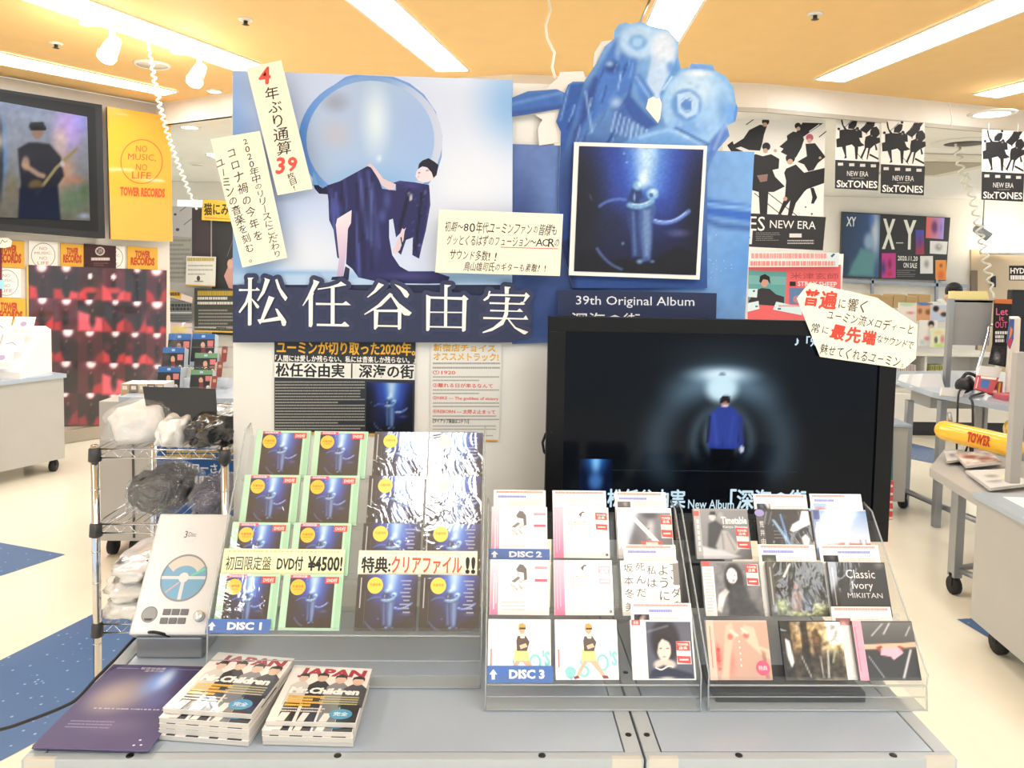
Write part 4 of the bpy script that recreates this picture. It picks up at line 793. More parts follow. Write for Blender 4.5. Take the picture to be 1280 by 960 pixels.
        k.poly([(.1, .02), (.2, .02), (.8, .72), (.68, .72)], '#eeeded'); k.rect(.42, .66, .8, .76, '#df5a56'); k.rect(.5, .68, .72, .73, '#f4cfca'); sheet('cover', k)
        k = sub(.01, .0, .1, 1, '#e7e6e4'); k.rect(.04, .1, .055, .8, '#8d8c8c'); sheet('obi_strip', k, label='pale grey paper strip')
        k = sub(.79, .14, .99, .6, '#f8efec'); sticker_red(k, .79, .14, .2, .46); sheet('sticker', k, label='red sticker')
    elif kind == 'brush':
        case(CASE); k = wrapk(base='#f9f6f2')
        for j, (s_, x, y) in enumerate((('坂本冬美', .06, .04), ('死んだ', .27, .02), ('私は', .46, .08), ('ように', .66, .08), ('ブッダの', .86, .02))):
            for i, ch in enumerate(s_): k.text(ch, (x-.01, y+i*.235, x+.15, y+.19+i*.235), '#4a4644', .0, keep=True, rot=random.uniform(-.08, .08))
        k.rect(.9, .05, 1, .45, '#8a8683'); sheet('cover', k)
    elif kind == 'portrait':
        case(CASEW); k = wrapk(base='#f4f1ee'); k.field(Q(.25, .03, .98, .98), paint([('c', (84, 88, 104)), ('e', .9, .3, .3, .4, (100, 100, 112), .8, 1), ('e', .55, .35, .28, .44, (38, 36, 46), 1, .35), ('l', [(.28, .2), (.6, .1)], .03, (150, 156, 172), .6, .05), ('e', .52, .75, .22, .12, (226, 206, 192), .95, .4), ('p', [(.3, .85), (.5, .76), (.95, .9), (.98, 1), (.25, 1)], (34, 40, 66), 1, .06),
            ('e', .52, .5, .125, .21, (240, 214, 200), 1, .2), ('p', [(.37, .42), (.42, .26), (.56, .24), (.66, .34), (.62, .38), (.5, .32), (.44, .4), (.4, .6)], (30, 28, 36), 1, .03), ('e', .47, .48, .03, .014, (44, 34, 38), 1, .8), ('e', .58, .48, .03, .014, (44, 34, 38), 1, .8), ('e', .52, .62, .04, .018, (196, 110, 110), .95, .7), ('e', .53, .55, .02, .02, (214, 176, 160), .8, 1), ('e', .55, .97, .2, .04, (226, 214, 206), .8, .8)]), .02)
        for i in range(12): k.ell(.38+.024*i, .8+.03*math.sin(i*.52), .013, .016, '#efe4da', 8)
        k.rect(.02, .0, .16, .09, '#dd5a56'); k.text('店長', (.05, .02, .13, .075), '#f8e0dc', .02); k.lines(.04, .8, .18, .9, 2, '#c8c2be', .3, .3, 6, 2); sheet('cover', k, FILM)
        k = sub(.72, .36, .95, .74, '#f8efec'); sticker_red(k, .72, .36, .22, .38); sheet('sticker', k, label='red sticker')
    elif kind == 'couple':
        case(CASE); k = wrapk(base='#9a9a9c'); k.field(Q(.08, .03, 1, 1), paint([('g', .08, 0, (150, 150, 154), 1, 1, (118, 118, 122)), ('p', [(.2, .9), (.26, .3), (.4, .24), (.52, .34), (.56, .62), (.4, .8)], (58, 60, 66), .95, .05), ('e', .34, .16, .07, .1, (206, 204, 204), 1, .3), ('p', [(.28, .12), (.32, .06), (.4, .06), (.42, .14)], (50, 50, 54), 1, .03), ('e', .5, .14, .07, .1, (172, 170, 172), .8, .6), ('p', [(.36, .74), (.5, .42), (.6, .46), (.8, .8), (.7, .9), (.4, .86)], (190, 188, 186), .95, .06), ('l', [(.5, .5), (.5, .8)], .03, (110, 108, 108), .6, .03), ('l', [(.58, .5), (.7, .82)], .03, (120, 118, 118), .6, .03), ('p', [(.08, .74), (.5, .84), (.8, .95), (.6, 1), (.08, 1)], (222, 224, 230), .95, .06)]), .025)
        k.text('Timetable', (.5, .16, .97, .31), '#ecebea', .03); k.text('Kenya Shimizu', (.52, .34, .97, .4), '#dddcdc', .02); sheet('cover', k, FILM)
        k = sub(.005, .0, .12, 1, '#b5b5b6'); k.rect(.0, .05, .1, .15, '#dd5a56')
        for i in range(6): k.rect(.045, .22+.11*i, .085, .3+.11*i, '#e8e7e6')
        sheet('obi_strip', k, label='grey paper strip'); k = sub(.75, .38, .97, .8, '#f8efec'); sticker_red(k, .75, .38, .22, .42); sheet('sticker', k, label='red sticker')
    elif kind == 'womanbw':
        case(CASE); k = wrapk(base='#8d8d90'); k.field(Q(.2, .03, 1, 1), paint([('g', .2, 0, (132, 132, 136), 1, 1, (104, 104, 108)), ('e', .54, .34, .2, .36, (40, 40, 44), 1, .35), ('p', [(.4, .6), (.5, .4), (.72, .45), (.85, .8), (.95, 1), (.4, 1)], (62, 64, 68), .95, .08), ('e', .51, .27, .1, .16, (238, 236, 234), 1, .2), ('e', .48, .25, .022, .014, (50, 50, 54), 1, .6), ('e', .56, .26, .022, .014, (50, 50, 54), 1, .6), ('e', .53, .36, .035, .016, (90, 80, 82), 1, .6), ('p', [(.2, .9), (.25, .62), (.38, .5), (.44, .56), (.36, .68), (.28, .94)], (222, 220, 218), 1, .04), ('e', .85, .6, .14, .3, (150, 150, 152), .6, 1), ('n', 9, .18)]), .022); sheet('cover', k, FILM)
        k = sub(.005, .1, .2, 1, '#f3f1ee'); k.lines(.03, .15, .18, .95, 14, '#c4a9a4', .3, .4, 5, 4); k.rect(.005, .0, .14, .1, '#dd5a56'); sheet('obi_strip', k, label='white paper strip')
        k = sub(.76, .05, .97, .45, '#f8efec'); sticker_red(k, .76, .05, .2, .4); sheet('sticker', k, label='red sticker')
    elif kind == 'hands':
        case(CASE); k = wrapk(base='#d9b3a0'); k.field(Q(.1, .03, 1, 1), paint([('g', .1, 0, (204, 168, 148), 1, 1, (196, 158, 140)), ('e', .3, .7, .2, .4, (232, 120, 110), .8, 1), ('e', .16, .6, .06, .3, (206, 70, 70), .9, 1), ('p', [(.18, .98), (.26, .5), (.32, .1), (.42, .03), (.46, .2), (.5, .26), (.42, .34), (.36, .6), (.3, 1)], (240, 190, 168), .95, .04), ('e', .38, .28, .06, .07, (222, 110, 96), .9, .5), ('l', [(.4, .18), (.5, .26)], .04, (246, 214, 194), 1, .02), ('p', [(.56, .22), (.62, .08), (.78, .12), (.84, .44), (1, .5), (1, .66), (.86, .58), (.66, .38)], (240, 196, 172), .95, .03), ('e', .64, .26, .06, .06, (214, 104, 92), .9, .4), ('l', [(.58, .14), (.66, .22)], .035, (248, 218, 198), 1, .02), ('p', [(.86, .5), (.93, .54), (.95, .98), (.9, .98)], (150, 104, 88), .7, .03)]), .022)
        for i in range(5): k.ell(.52, .36+.1*i, .014, .02, '#f6e6da', 8)
        k.text('愛しか', (.14, .42, .2, .9), '#c8423f', .02, vert=True); sheet('cover', k, FILM)
        k = sub(.005, .0, .12, 1, '#eec4b2'); k.rect(.05, .1, .065, .8, '#c97f74'); sheet('obi_strip', k, label='peach paper strip')
        k = Ink(lambda u, v, o=0: unit(w, h)(u, v, o+.0066), 3e-5); k.ell(.86, .8, .11, .125, '#e8546e', 28); k.text('特典', (.79, .76, .93, .84), '#f6b9c2', .02); sheet('sticker', k, label='round pink sticker')
    elif kind == 'bird':
        case(CASED); k = wrapk(base='#3b3c3e'); k.field(Q(.12, .03, 1, 1), paint([('c', (58, 58, 60)), ('p', [(.28, .2), (.34, .22), (.72, .9), (.66, .92)], (150, 190, 232), .95, .03), ('p', [(.44, .1), (.47, .1), (.56, .6), (.52, .6)], (120, 170, 230), .9, .03), ('p', [(.6, .42), (.66, .3), (.8, .22), (.86, .02), (.98, .02), (.98, .3), (.78, .4), (.66, .46)], (244, 242, 238), 1, .03), ('p', [(.8, .56), (.88, .5), (.94, .6), (.9, .76), (.82, .76)], (238, 236, 232), 1, .03), ('l', [(.2, .06), (.14, .3)], .03, (180, 180, 184), .6, .03), ('l', [(.3, .05), (.22, .3)], .02, (180, 180, 184), .5, .02)]), .022); k.lines(.3, .42, .52, .62, 3, '#8d9096', .2, .5, 6, 3); sheet('cover', k, FILM)  # short grey strokes are glints of the plastic film painted into the cover
        k = sub(.005, .0, .14, 1, '#55565a')
        for i, ch in enumerate('荒井由実'): k.text(ch, (.05, .24+.17*i, .13, .37+.17*i), '#dcdbd8', .01)
        k.ell(.07, .08, .09, .07, '#9a93cc', 14); sheet('obi_strip', k, label='dark paper strip')
    elif kind == 'roofs':
        case(CASEW); k = wrapk(base='#b8cbe6'); k.field(Q(.15, .02, 1, 1), paint([('g', .5, 0, (120, 156, 206), .5, .6, (222, 228, 240)), ('e', .6, .05, .5, .06, (100, 130, 186), .7, 1), ('p', [(.15, .66), (.52, .66), (.54, 1), (.15, 1)], (196, 106, 96), 1, .02), ('p', [(.6, .66), (.84, .67), (.9, 1), (.62, 1)], (200, 112, 104), 1, .02), ('p', [(.9, .68), (1, .66), (1, 1), (.96, 1)], (196, 108, 100), 1, .02), ('l', [(.82, .6), (.83, .8)], .025, (120, 110, 130), .9, .02), ('l', [(.92, .6), (.93, .85)], .02, (120, 110, 130), .9, .02), ('e', .3, .85, .2, .1, (160, 78, 74), .6, 1)]), .025); sheet('cover', k)
        k = sub(.005, .0, .14, 1, '#6f86c4'); k.rect(.05, .25, .1, .75, '#e4e8f3'); k.rect(.02, .02, .12, .2, '#46508c'); sheet('obi_strip', k, label='blue paper strip')
    elif kind == 'garden':
        case(CASED); k = wrapk(base='#45473f'); k.field(Q(.1, .02, 1, 1), paint([('c', (64, 66, 62)), ('e', .5, .1, .5, .2, (44, 46, 44), .9, 1), ('p', [(.1, .5), (.3, .36), (.5, .34), (.62, .5), (.62, .62), (.1, .66)], (40, 38, 38), .95, .05), ('p', [(.7, .4), (1, .36), (1, .7), (.7, .66)], (46, 46, 44), .9, .05), ('e', .2, .8, .18, .2, (166, 182, 128), .9, .9), ('e', .8, .85, .3, .2, (196, 204, 156), .9, .9), ('e', .5, .95, .5, .1, (190, 200, 150), .8, 1), ('n', 14, .5), ('e', .48, .45, .05, .08, (150, 100, 88), 1, .5), ('p', [(.38, .64), (.44, .54), (.54, .54), (.6, .62), (.62, .9), (.36, .9)], (140, 120, 112), 1, .04), ('p', [(.56, .6), (.66, .56), (.74, .8), (.7, .95), (.54, .9)], (76, 86, 96), 1, .04), ('p', [(.4, .03), (.44, .03), (.3, .3), (.26, .28)], (230, 230, 228), .9, .02), ('l', [(.16, .02), (.06, .2)], .02, (214, 214, 212), .8, .02)]), .02); sheet('cover', k, FILM)  # pale streaks near the top: reflections on the wrap, painted in
        k = sub(.005, .0, .11, 1, '#54554f'); k.rect(.045, .1, .07, .8, '#a9a99f'); sheet('obi_strip', k, label='dark paper strip')
    elif kind == 'ivory':
        case(CASED); k = wrapk(base='#38393c'); k.field(Q(.14, .02, 1, 1), paint([('c', (52, 54, 57)), ('e', .9, .05, .14, .1, (150, 152, 156), .6, 1)]), .05); k.text('Classic', (.3, .14, .8, .3), '#dcdcda', .0); k.text('Ivory', (.38, .36, .74, .54), '#dcdcda', .0); k.text('MIKIITAN', (.28, .57, .88, .66), '#d0d0ce', .0); sheet('cover', k, FILM)
        k = sub(.005, .0, .14, 1, '#1f2022'); k.rect(.06, .1, .08, .8, '#8f9092'); sheet('obi_strip', k, label='black paper strip')
    elif kind == 'trees':
        case(CASED); k = wrapk(base='#2c2a25'); k.field(Q(.04, .02, 1, 1), paint([('g', .1, 0, (120, 92, 56), 1, .3, (226, 206, 160)), ('p', [(.74, .0), (1, .0), (1, .38), (.78, .4)], (250, 248, 240), 1, .03), ('e', .3, .1, .1, .2, (230, 214, 180), .8, 1), ('p', [(.0, .0), (.16, .0), (.18, 1), (.0, 1)], (34, 32, 30), .95, .03), ('p', [(.34, .0), (.44, .0), (.46, 1), (.3, 1)], (48, 38, 26), .95, .03), ('p', [(.5, .2), (.58, .12), (.66, .3), (.62, .6), (.52, .6)], (70, 50, 28), .9, .05), ('p', [(.1, .5), (1, .55), (1, 1), (.1, 1)], (44, 40, 34), .9, .2), ('n', 10, .6), ('p', [(.06, .3), (.13, .35), (.17, .7), (.12, .8), (.07, .6)], (240, 240, 238), .95, .03), ('l', [(.74, .5), (.7, .95)], .03, (226, 224, 216), .8, .03), ('l', [(.6, .6), (.62, .95)], .02, (200, 196, 186), .8, .02), ('l', [(.86, .5), (.8, .7)], .03, (186, 190, 150), .8, .03), ('l', [(.3, .6), (.42, .95)], .02, (210, 206, 196), .7, .02)]), .02); sheet('cover', k, FILM)  # pale streaks over the trunks are painted film highlights
    elif kind == 'cloth':
        case(CASED); k = wrapk(base='#47484a'); k.field(Q(.12, .02, 1, 1), paint([('g', .5, 0, (108, 108, 106), .5, .35, (84, 84, 84)), ('p', [(.12, .5), (1, .48), (1, 1), (.12, 1)], (58, 60, 62), 1, .04), ('p', [(.12, .4), (.7, .38), (1, .36), (1, .44), (.7, .46), (.12, .48)], (226, 180, 152), 1, .02), ('p', [(.34, .44), (.44, .42), (.46, .52), (.38, .52)], (150, 74, 60), 1, .02), ('p', [(.7, .42), (.8, .44), (.76, .52), (.72, .5)], (150, 74, 60), 1, .02), ('p', [(.42, .46), (.72, .46), (.78, .54), (.6, .66), (.56, .6), (.4, .58)], (236, 178, 196), 1, .02), ('l', [(.9, .5), (.72, .95)], .035, (224, 222, 222), .9, .03), ('l', [(.2, .6), (.4, .95)], .02, (170, 172, 172), .8, .02), ('l', [(.3, .25), (.5, .05)], .02, (214, 214, 212), .8, .02), ('l', [(.5, .22), (.62, .04)], .025, (220, 220, 218), .8, .02), ('l', [(.86, .25), (.95, .1)], .02, (214, 214, 212), .8, .02)]), .02); sheet('cover', k, FILM)  # whitish strokes paint the shine of the wrap into the cover colour
        k = sub(.005, .0, .15, 1, '#efa3b6'); k.rect(.03, .1, .045, .85, '#d97a96'); sheet('obi_strip', k, label='pink paper strip')
    return root
PROTO = {}
def place_cd(kind, rk, row, px, py, label, group=None, yaw=0.0):
    y, z = rowpos(rk, row); x = at(px, py, y).x
    if kind in PROTO: o = copy_tree(PROTO[kind])
    else: o = PROTO[kind] = make_cd(kind)
    o.matrix_world = Matrix.Translation((x, y, z)) @ Matrix.Rotation(yaw, 4, 'Z') @ RT25
    o.location = (x, y, z); o.rotation_euler = (-TILT, 0, yaw); o['label'] = label
    if group: o['group'] = group
    elif 'group' in o: del o['group']
    return o
RW = ['bottom row', 'second row from the bottom', 'second row from the top', 'top row']
for r in range(4):
    k = r/3; py = 790-63*r
    for c, px0, px1, kd in ((0, 305, 349, 'green'), (1, 386, 422, 'green'), (2, 481, 499, 'black'), (3, 561, 569, 'black')):
        lb = '%s blue CD album, %s of left rack, %s column' % (('green-edged', 'green-edged', 'black-edged', 'black-edged')[c], RW[r], ('leftmost', 'second', 'third', 'rightmost')[c])
        place_cd(kd, 1, r, px0+(px1-px0)*k, py, lb, ('green-edged albums on the left rack', 'black-edged albums on the left rack')[c > 1], random.uniform(-.012, .012))
L2 = [('eighties', 0, 649, 848, "white CD with a striding woman, behind the lower blue DISC label"), ('eighties', 0, 734, 848, "white CD with a striding woman and fully visible turquoise lettering"), ('portrait', 0, 830, 849, 'CD with colour portrait of a long-haired woman, beside the striding woman CDs'),
      ('sketch', 1, 649, 767, 'white CD with a sketched woman, directly below the upper blue DISC label'), ('pinkobi', 1, 730, 768, 'white CD with deep pink strip, lower of the two in its column'), ('brush', 1, 815, 769, 'white CD covered in black brush lettering'),
      ('sketch', 2, 649, 696, 'white CD with a sketched woman, directly above the upper blue DISC label'), ('pinkobi', 2, 727, 697, 'white CD with deep pink strip, upper of the two in its column'), ('manbw', 2, 808, 698, 'CD with grey portrait of a man and a red band, top of the middle rack')]
for kd, r, px, py, lb in L2: place_cd(kd, 2, r, px, py, lb, {'eighties': 'striding woman CDs', 'sketch': 'sketched woman CDs', 'pinkobi': 'pink strip CDs'}.get(kd), random.uniform(-.015, .015))
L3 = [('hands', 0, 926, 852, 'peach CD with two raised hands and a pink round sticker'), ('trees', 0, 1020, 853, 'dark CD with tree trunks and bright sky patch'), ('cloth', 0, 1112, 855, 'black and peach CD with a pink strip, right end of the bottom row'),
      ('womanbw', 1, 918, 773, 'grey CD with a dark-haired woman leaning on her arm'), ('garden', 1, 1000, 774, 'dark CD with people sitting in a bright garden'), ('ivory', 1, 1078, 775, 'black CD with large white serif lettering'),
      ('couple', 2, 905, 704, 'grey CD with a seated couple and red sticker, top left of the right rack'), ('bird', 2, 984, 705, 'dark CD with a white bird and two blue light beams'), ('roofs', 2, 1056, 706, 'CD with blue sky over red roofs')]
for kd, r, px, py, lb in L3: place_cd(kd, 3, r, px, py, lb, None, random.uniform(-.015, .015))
# comment cards standing behind the CDs, price cards and disc tabs in front
def tilted(rk, row, px, py, off):
    """local sheet frame on a rack row, off metres in front (+) or behind (-) of the CD face"""
    y, z = rowpos(rk, row); x = at(px, py, y).x; M = Matrix.Translation((x, y, z)) @ RT25
    return lambda w, h: (lambda u, v, o=0: M @ Vector(((u-.5)*w, -o-off, (1-v)*h)))
def comment(rk, row, px, py, w, h, label, pic=None, blue=True, seed=0):
    fm = tilted(rk, row, px, py, -.0105)(w, h); k = Ink(fm, 3e-5); k.slab(Q(0, 0, 1, 1), .0008, '#fbf8f3'); s = .135/h*.30
    k.lines(.05, .02*s, .95, .26*s, 1, '#ee8f86', .55, .1, 24, seed)
    if blue: k.lines(.08 if seed % 2 else .3, .3*s, .62 if seed % 2 else .85, .55*s, 1, '#7f86d2', .6, .1, 16, seed+1)
    k.rect(.02, .58*s, .98, .6*s, '#e9b9b2')
    if pic: k.field(Q(.05, .62*s, .3, 1.0*s), paint(pic), .06)
    k.lines(.36 if pic else .3, .64*s, .94, 1.0*s, 3, '#a9a6a2', .3, .8, 24, seed+2)
    k.build('comment_card', PRINT, label=label, cat='card', group='white comment cards on the racks')
comment(2, 2, 650, 690, .135, .17, 'white comment card standing above the uppermost sketched woman CD', None, True, 3)
comment(2, 2, 727, 690, .14, .17, 'white comment card standing above the uppermost pink strip CD', None, False, 4)
comment(2, 2, 806, 690, .135, .168, 'white comment card with a grey photo above the man portrait CD', [('c', (110, 108, 110)), ('e', .2, .18, .05, .06, (180, 176, 176), .9, 1)], True, 5)
comment(2, 1, 818, 768, .13, .164, 'white comment card just above the brush-lettered CD', None, True, 7)
comment(2, 0, 833, 848, .142, .162, 'white comment card with a small face photo above the long-haired portrait CD', [('c', (70, 72, 88)), ('e', .18, .2, .06, .09, (36, 34, 40), 1, .4), ('e', .18, .22, .035, .06, (238, 212, 198), 1, .3)], True, 8)
comment(3, 2, 986, 704, .142, .166, 'white comment card above the white bird CD', [('c', (64, 64, 66)), ('l', [(.1, .1), (.2, .24)], .03, (150, 190, 230), .9, .03), ('e', .26, .16, .05, .05, (240, 238, 234), 1, .4)], False, 10)
comment(3, 2, 1058, 705, .138, .168, 'white comment card above the blue sky and red roofs CD', [('g', .1, .1, (140, 174, 216), .1, .26, (222, 228, 240)), ('e', .17, .28, .2, .06, (196, 108, 100), 1, .5)], True, 11)
comment(3, 1, 995, 774, .142, .167, 'white comment card above the bright garden CD', [('c', (90, 94, 84)), ('e', .18, .27, .12, .06, (180, 190, 150), 1, .8)], True, 13)
comment(3, 1, 1076, 775, .15, .167, 'white comment card above the black CD with white serif lettering', [('c', (58, 58, 60)), ('e', .18, .18, .06, .05, (150, 150, 152), .7, 1)], True, 14)
comment(3, 0, 1092, 854, .142, .156, 'white comment card above the pink strip CD at the right end', [('g', .1, .08, (96, 86, 84), .1, .3, (226, 150, 150)), ('e', .18, .26, .06, .03, (240, 190, 180), 1, .5)], False, 15)
def disc_tab(rk, row, px, py, w, h, tx, label, off=.016, dz=-.006):
    fm0 = tilted(rk, row, px, py, off)(w, h); fm = lambda u, v, o=0: fm0(u, v, o)+Vector((0, 0, dz)); k = Ink(fm, 4e-5); k.slab(Q(0, 0, 1, 1), .001, '#3f6cb8')
    k.text(tx, (.33, .22, .87, .78), '#f4f6fb', .045); k.poly([(.09, .2), (.15, .52), (.115, .52), (.115, .82), (.065, .82), (.065, .52), (.03, .52)], '#f4f6fb'); k.build('disc_tab', GLOSS, label=label, cat='label', group=None)
disc_tab(1, 0, 299, 790, .146, .03, 'DISC 1', 'blue tab reading DISC 1 on the left rack')
disc_tab(2, 2, 649, 697, .152, .026, 'DISC 2', 'blue tab reading DISC 2 high on the middle rack')
disc_tab(2, 0, 650, 848, .146, .034, 'DISC 3', 'blue tab reading DISC 3 low on the middle rack')
k = Ink(tilted(1, 1, 354, 727, .012)(.292, .062), 4e-5); k.slab(Q(0, 0, 1, 1), .001, '#f4efc4'); k.lines(.04, .05, .96, .16, 1, '#dfc878', .5, .6, 20, 1)
k.text('初回限定盤', (.03, .28, .4, .8), '#3a3a38', .01); k.text('DVD付', (.45, .28, .66, .8), '#2d2d2b', .03); k.text('¥4500!', (.70, .26, .985, .82), '#2d2d2b', .03)
k.build('price_card', PRINT, label='cream price card reading 4500 across the green-edged albums', cat='card')
k = Ink(tilted(1, 1, 522, 728, .012)(.288, .06), 4e-5); k.slab(Q(0, 0, 1, 1), .001, '#f3efd6'); k.lines(.04, .05, .96, .15, 1, '#e6d3a0', .5, .6, 20, 1)
k.text('特典:', (.03, .25, .27, .86), '#33322f', .02); k.text('クリアファイル', (.28, .22, .87, .88), '#e2613f', .015); k.text('!!', (.9, .22, .985, .88), '#33322f', .04)
k.build('price_card', PRINT, label='cream card with orange lettering across the black-edged albums', cat='card')
# ------------------------------------------------------------------ black box under the right rack
a, b = onz(880, 893, TZ), onz(1078, 888, TZ)
m = MB(); m.box((.53, 1.665, TZ+.002), (b.x+.02, 1.79, TZ+.0275), .005); m.build('equipment_box', mat('charcoal_box', '#2b2e31', .4), label='flat black box on the table under the right acrylic rack', cat='box')
# ------------------------------------------------------------------ listening player
pl = thing('cd_player', 'silver upright CD player with a round disc window at the left of the table', 'CD player', (-.77, 1.93, TZ))
TA = math.atan2(.19, .245); M = Matrix.Translation((-.7705, 1.86, .702)) @ Matrix.Rotation(-TA, 4, 'X'); PW, PH = .188, .305
m = MB(); m.box((-PW/2, -.012, 0), (PW/2, .028, PH), .006, M); SIL = mat('silver_plastic', '#d9d9d8', .32, .15); m.build('body', SIL, pl)
lp = lambda u, v, o=0: M @ Vector(((u-.5)*PW, -.0123-o, (1-v)*PH))
k = Ink(lp, 4e-5); WC = (.545, .55); rx = .3; ry = rx*PW/PH*1.02
k.slab([(WC[0]+rx*math.cos(i*math.pi/20), WC[1]+ry*math.sin(i*math.pi/20)) for i in range(40)], .0003, '#3c5f80')
k.poly([(WC[0]+rx*.97*math.cos(i*math.pi/20), WC[1]+ry*.97*math.sin(i*math.pi/20)) for i in range(40)], '#6fa6c9'); k.poly([(WC[0]+rx*math.cos(a), WC[1]+ry*math.sin(a)) for a in [math.pi*(1.18+.64*i/20) for i in range(21)]]+[(WC[0]+rx*.6*math.cos(a), WC[1]-.005+ry*.5*math.sin(a)) for a in [math.pi*(1.85-.7*i/10) for i in range(11)]], '#d3ccc2')
k.line([(WC[0]+.1, WC[1]-.02), (WC[0]+.28, WC[1]-.08)], .02, '#66cfa8'); k.line([(WC[0]-.2, WC[1]+.12), (WC[0]-.05, WC[1]+.04)], .012, '#e0b3a8')
dw = k.build('disc_window', GLOSS, pl)
k = Ink(lambda u, v, o=0: lp(u, v, o+.001), 4e-5); k.rect(WC[0]-rx, WC[1]-.012, WC[0]+rx, WC[1]+.014, '#d4d8da'); k.rect(WC[0]-.022, WC[1], WC[0]+.026, WC[1]+ry, '#d4d8da'); k.ell(*WC, .066, .066*PW/PH*1.02, '#dadddd'); k.ring(*WC, rx*1.03, ry*1.03, .016, '#8d9092'); k.build('clamp_bars', GLOSS, pl)
k = Ink(lambda u, v, o=0: lp(u, v, o+.0004), 4e-5); k.text('3', (.42, .155, .46, .215), '#55595d', .01); k.text('Disc', (.475, .165, .58, .205), '#777b80', .01); k.ring(.5, .19, .1, .063, .006, '#d0d2d3'); k.build('logo', GLOSS, pl)
for j in range(2):
    for i in range(3):
        c = (.43+.115*i-.012*j, .825+.068*j); m = MB(); m.box((-.009, -.0155, -.007), (.009, -.0115, .007), .001, M @ Matrix.Translation(((c[0]-.5)*PW, 0, (1-c[1])*PH))); m.build('button', mat('grey_button', '#6e7072', .5), pl)
k = Ink(lambda u, v, o=0: lp(u, v, o+.0004), 4e-5); k.ell(.21, .845, .105, .064, '#77797b'); k.ell(.21, .845, .09, .055, '#8d9092'); k.poly([(.15, .875), (.27, .875), (.25, .893), (.17, .893)], '#1d1d1f'); k.build('display_window', GLOSS, pl)
m = MB(); kn = M @ Vector(((.87-.5)*PW, -.012, (1-.86)*PH)); m.lathe([(.013, 0), (.012, .014), (.009, .016), (.001, .016)], kn, M.to_3x3() @ Vector((0, -1, 0))); m.build('volume_knob', mat('knob_silver', '#e6e6e4', .2, .4), pl)
m = MB(); m.box((-.85, 1.86, TZ+.001), (-.69, 2.02, .698), .004); m.prism([(-.825, 1.9, .7), (-.715, 1.9, .7), (-.715, 2.06, .8), (-.825, 2.06, .8)], (0, .03, -.02)); m.build('stand', STEEL, pl)
m = MB(); pts = [M @ Vector((.02, -.02, .002)), Vector((-.85, 1.80, .722)), Vector((-.885, 1.77, .70)), Vector((-.90, 1.70, .675)), Vector((-.905, 1.62, .60)), Vector((-.98, 1.62, .5)), Vector((-1.12, 1.66, .42)), Vector((-1.35, 1.75, .38)), Vector((-1.7, 1.9, .36))]
def smooth(P, n=8):
    P = [Vector(p) for p in P]; out = []
    for i in range(len(P)-1):
        p0, p1, p2, p3 = P[max(i-1, 0)], P[i], P[i+1], P[min(i+2, len(P)-1)]
        for j in range(n):
            t = j/n; out.append(.5*((2*p1)+(p2-p0)*t+(2*p0-5*p1+4*p2-p3)*t*t+(3*p1-p0-3*p2+p3)*t**3))
    return out+[P[-1]]
pts = [onz(212, 795, .70), onz(190, 790, .72), onz(170, 802, TZ+.005)+Vector((0, 0, .012))]+[at(x, y, Yd) for x, y, Yd in ((142, 826, 1.80), (120, 848, 1.78), (98, 872, 1.76), (80, 883, 1.75), (40, 899, 1.74), (0, 912, 1.73), (-60, 922, 1.72))]
m.tube(smooth(pts), .0038, 7); m.build('power_cord', BLACKCORD, label='black cord running from the CD player over the left table edge', cat='cord')
# ------------------------------------------------------------------ posters stack and magazines
def flat_quad(tl, tr, br, bl, z):
    P = [onz(*p, z) for p in (tl, tr, br, bl)]
    def f(u, v, o=0): return (P[0]*(1-u)+P[1]*u)*(1-v)+(P[3]*(1-u)+P[2]*u)*v+Vector((0, 0, o))
    return f
FLY = ((143, 832), (262, 835), (186, 938), (42, 934))
GPOST = mat('glossy_poster', rough=.5, attr=True, spec=.4, coat=.0, bump=(7, .1, 1))
for i in range(5):
    z = TZ+.0025*(i+1)+(.001 if i == 4 else 0); dx, dy = random.uniform(-3, 3), random.uniform(-2, 2)
    if i == 4: dx = dy = 0
    k = Ink(flat_quad(*[(x+dx, y+dy) for x, y in FLY], z), 4e-5); k.slab(Q(0, 0, 1, 1), .0018, '#4c3f6c', '#6a5f86')
    if i == 4:
        k.field(Q(0, 0, 1, 1), paint([('g', .5, 0, (66, 60, 104), .5, 1, (70, 58, 108)), ('e', .4, .35, .5, .4, (142, 132, 146), .95, 1), ('e', .28, .42, .34, .3, (168, 154, 150), .9, 1), ('e', .6, .2, .24, .32, (126, 166, 244), .95, 1), ('e', .64, .16, .1, .2, (214, 228, 252), .9, 1), ('e', .72, .45, .2, .2, (88, 96, 166), .7, 1), ('e', .95, .2, .2, .3, (46, 44, 88), .8, 1), ('e', .5, .75, .5, .16, (104, 88, 128), .8, 1), ('e', .5, .95, .6, .12, (70, 54, 106), .9, 1)]), .03)
        k.text('松任谷由実', (.3, .012, .56, .045), '#d9d6e6', .01); k.text('深海の街', (.36, .05, .56, .08), '#c9c6da', .01); k.lines(.05, .025, .28, .045, 1, '#8f8ab0', .5, .2, 10, 3); k.lines(.62, .025, .95, .045, 1, '#8f8ab0', .5, .2, 10, 4)
        k.lines(.2, .55, .95, .575, 1, '#b9b3c8', .5, .8, 14, 5); k.lines(.1, .7, .5, .8, 3, '#8d82a8', .4, .4, 10, 6)
        for u, v in ((.86, .9), (.9, .95), (.84, .955), (.97, .8)): k.ell(u, v, .012, .008, '#e6e2f0', 8)
    k.build('poster_print', GPOST, label='purple glossy poster lying on top of its stack at the table corner' if i == 4 else 'purple poster under the top one, %s in the table corner stack' % ('lowest', 'second from below', 'middle', 'second from the top')[i], cat='poster', group='purple posters stacked on the table corner')
PAGES = mat('page_edges', '#cfcac2', .7)
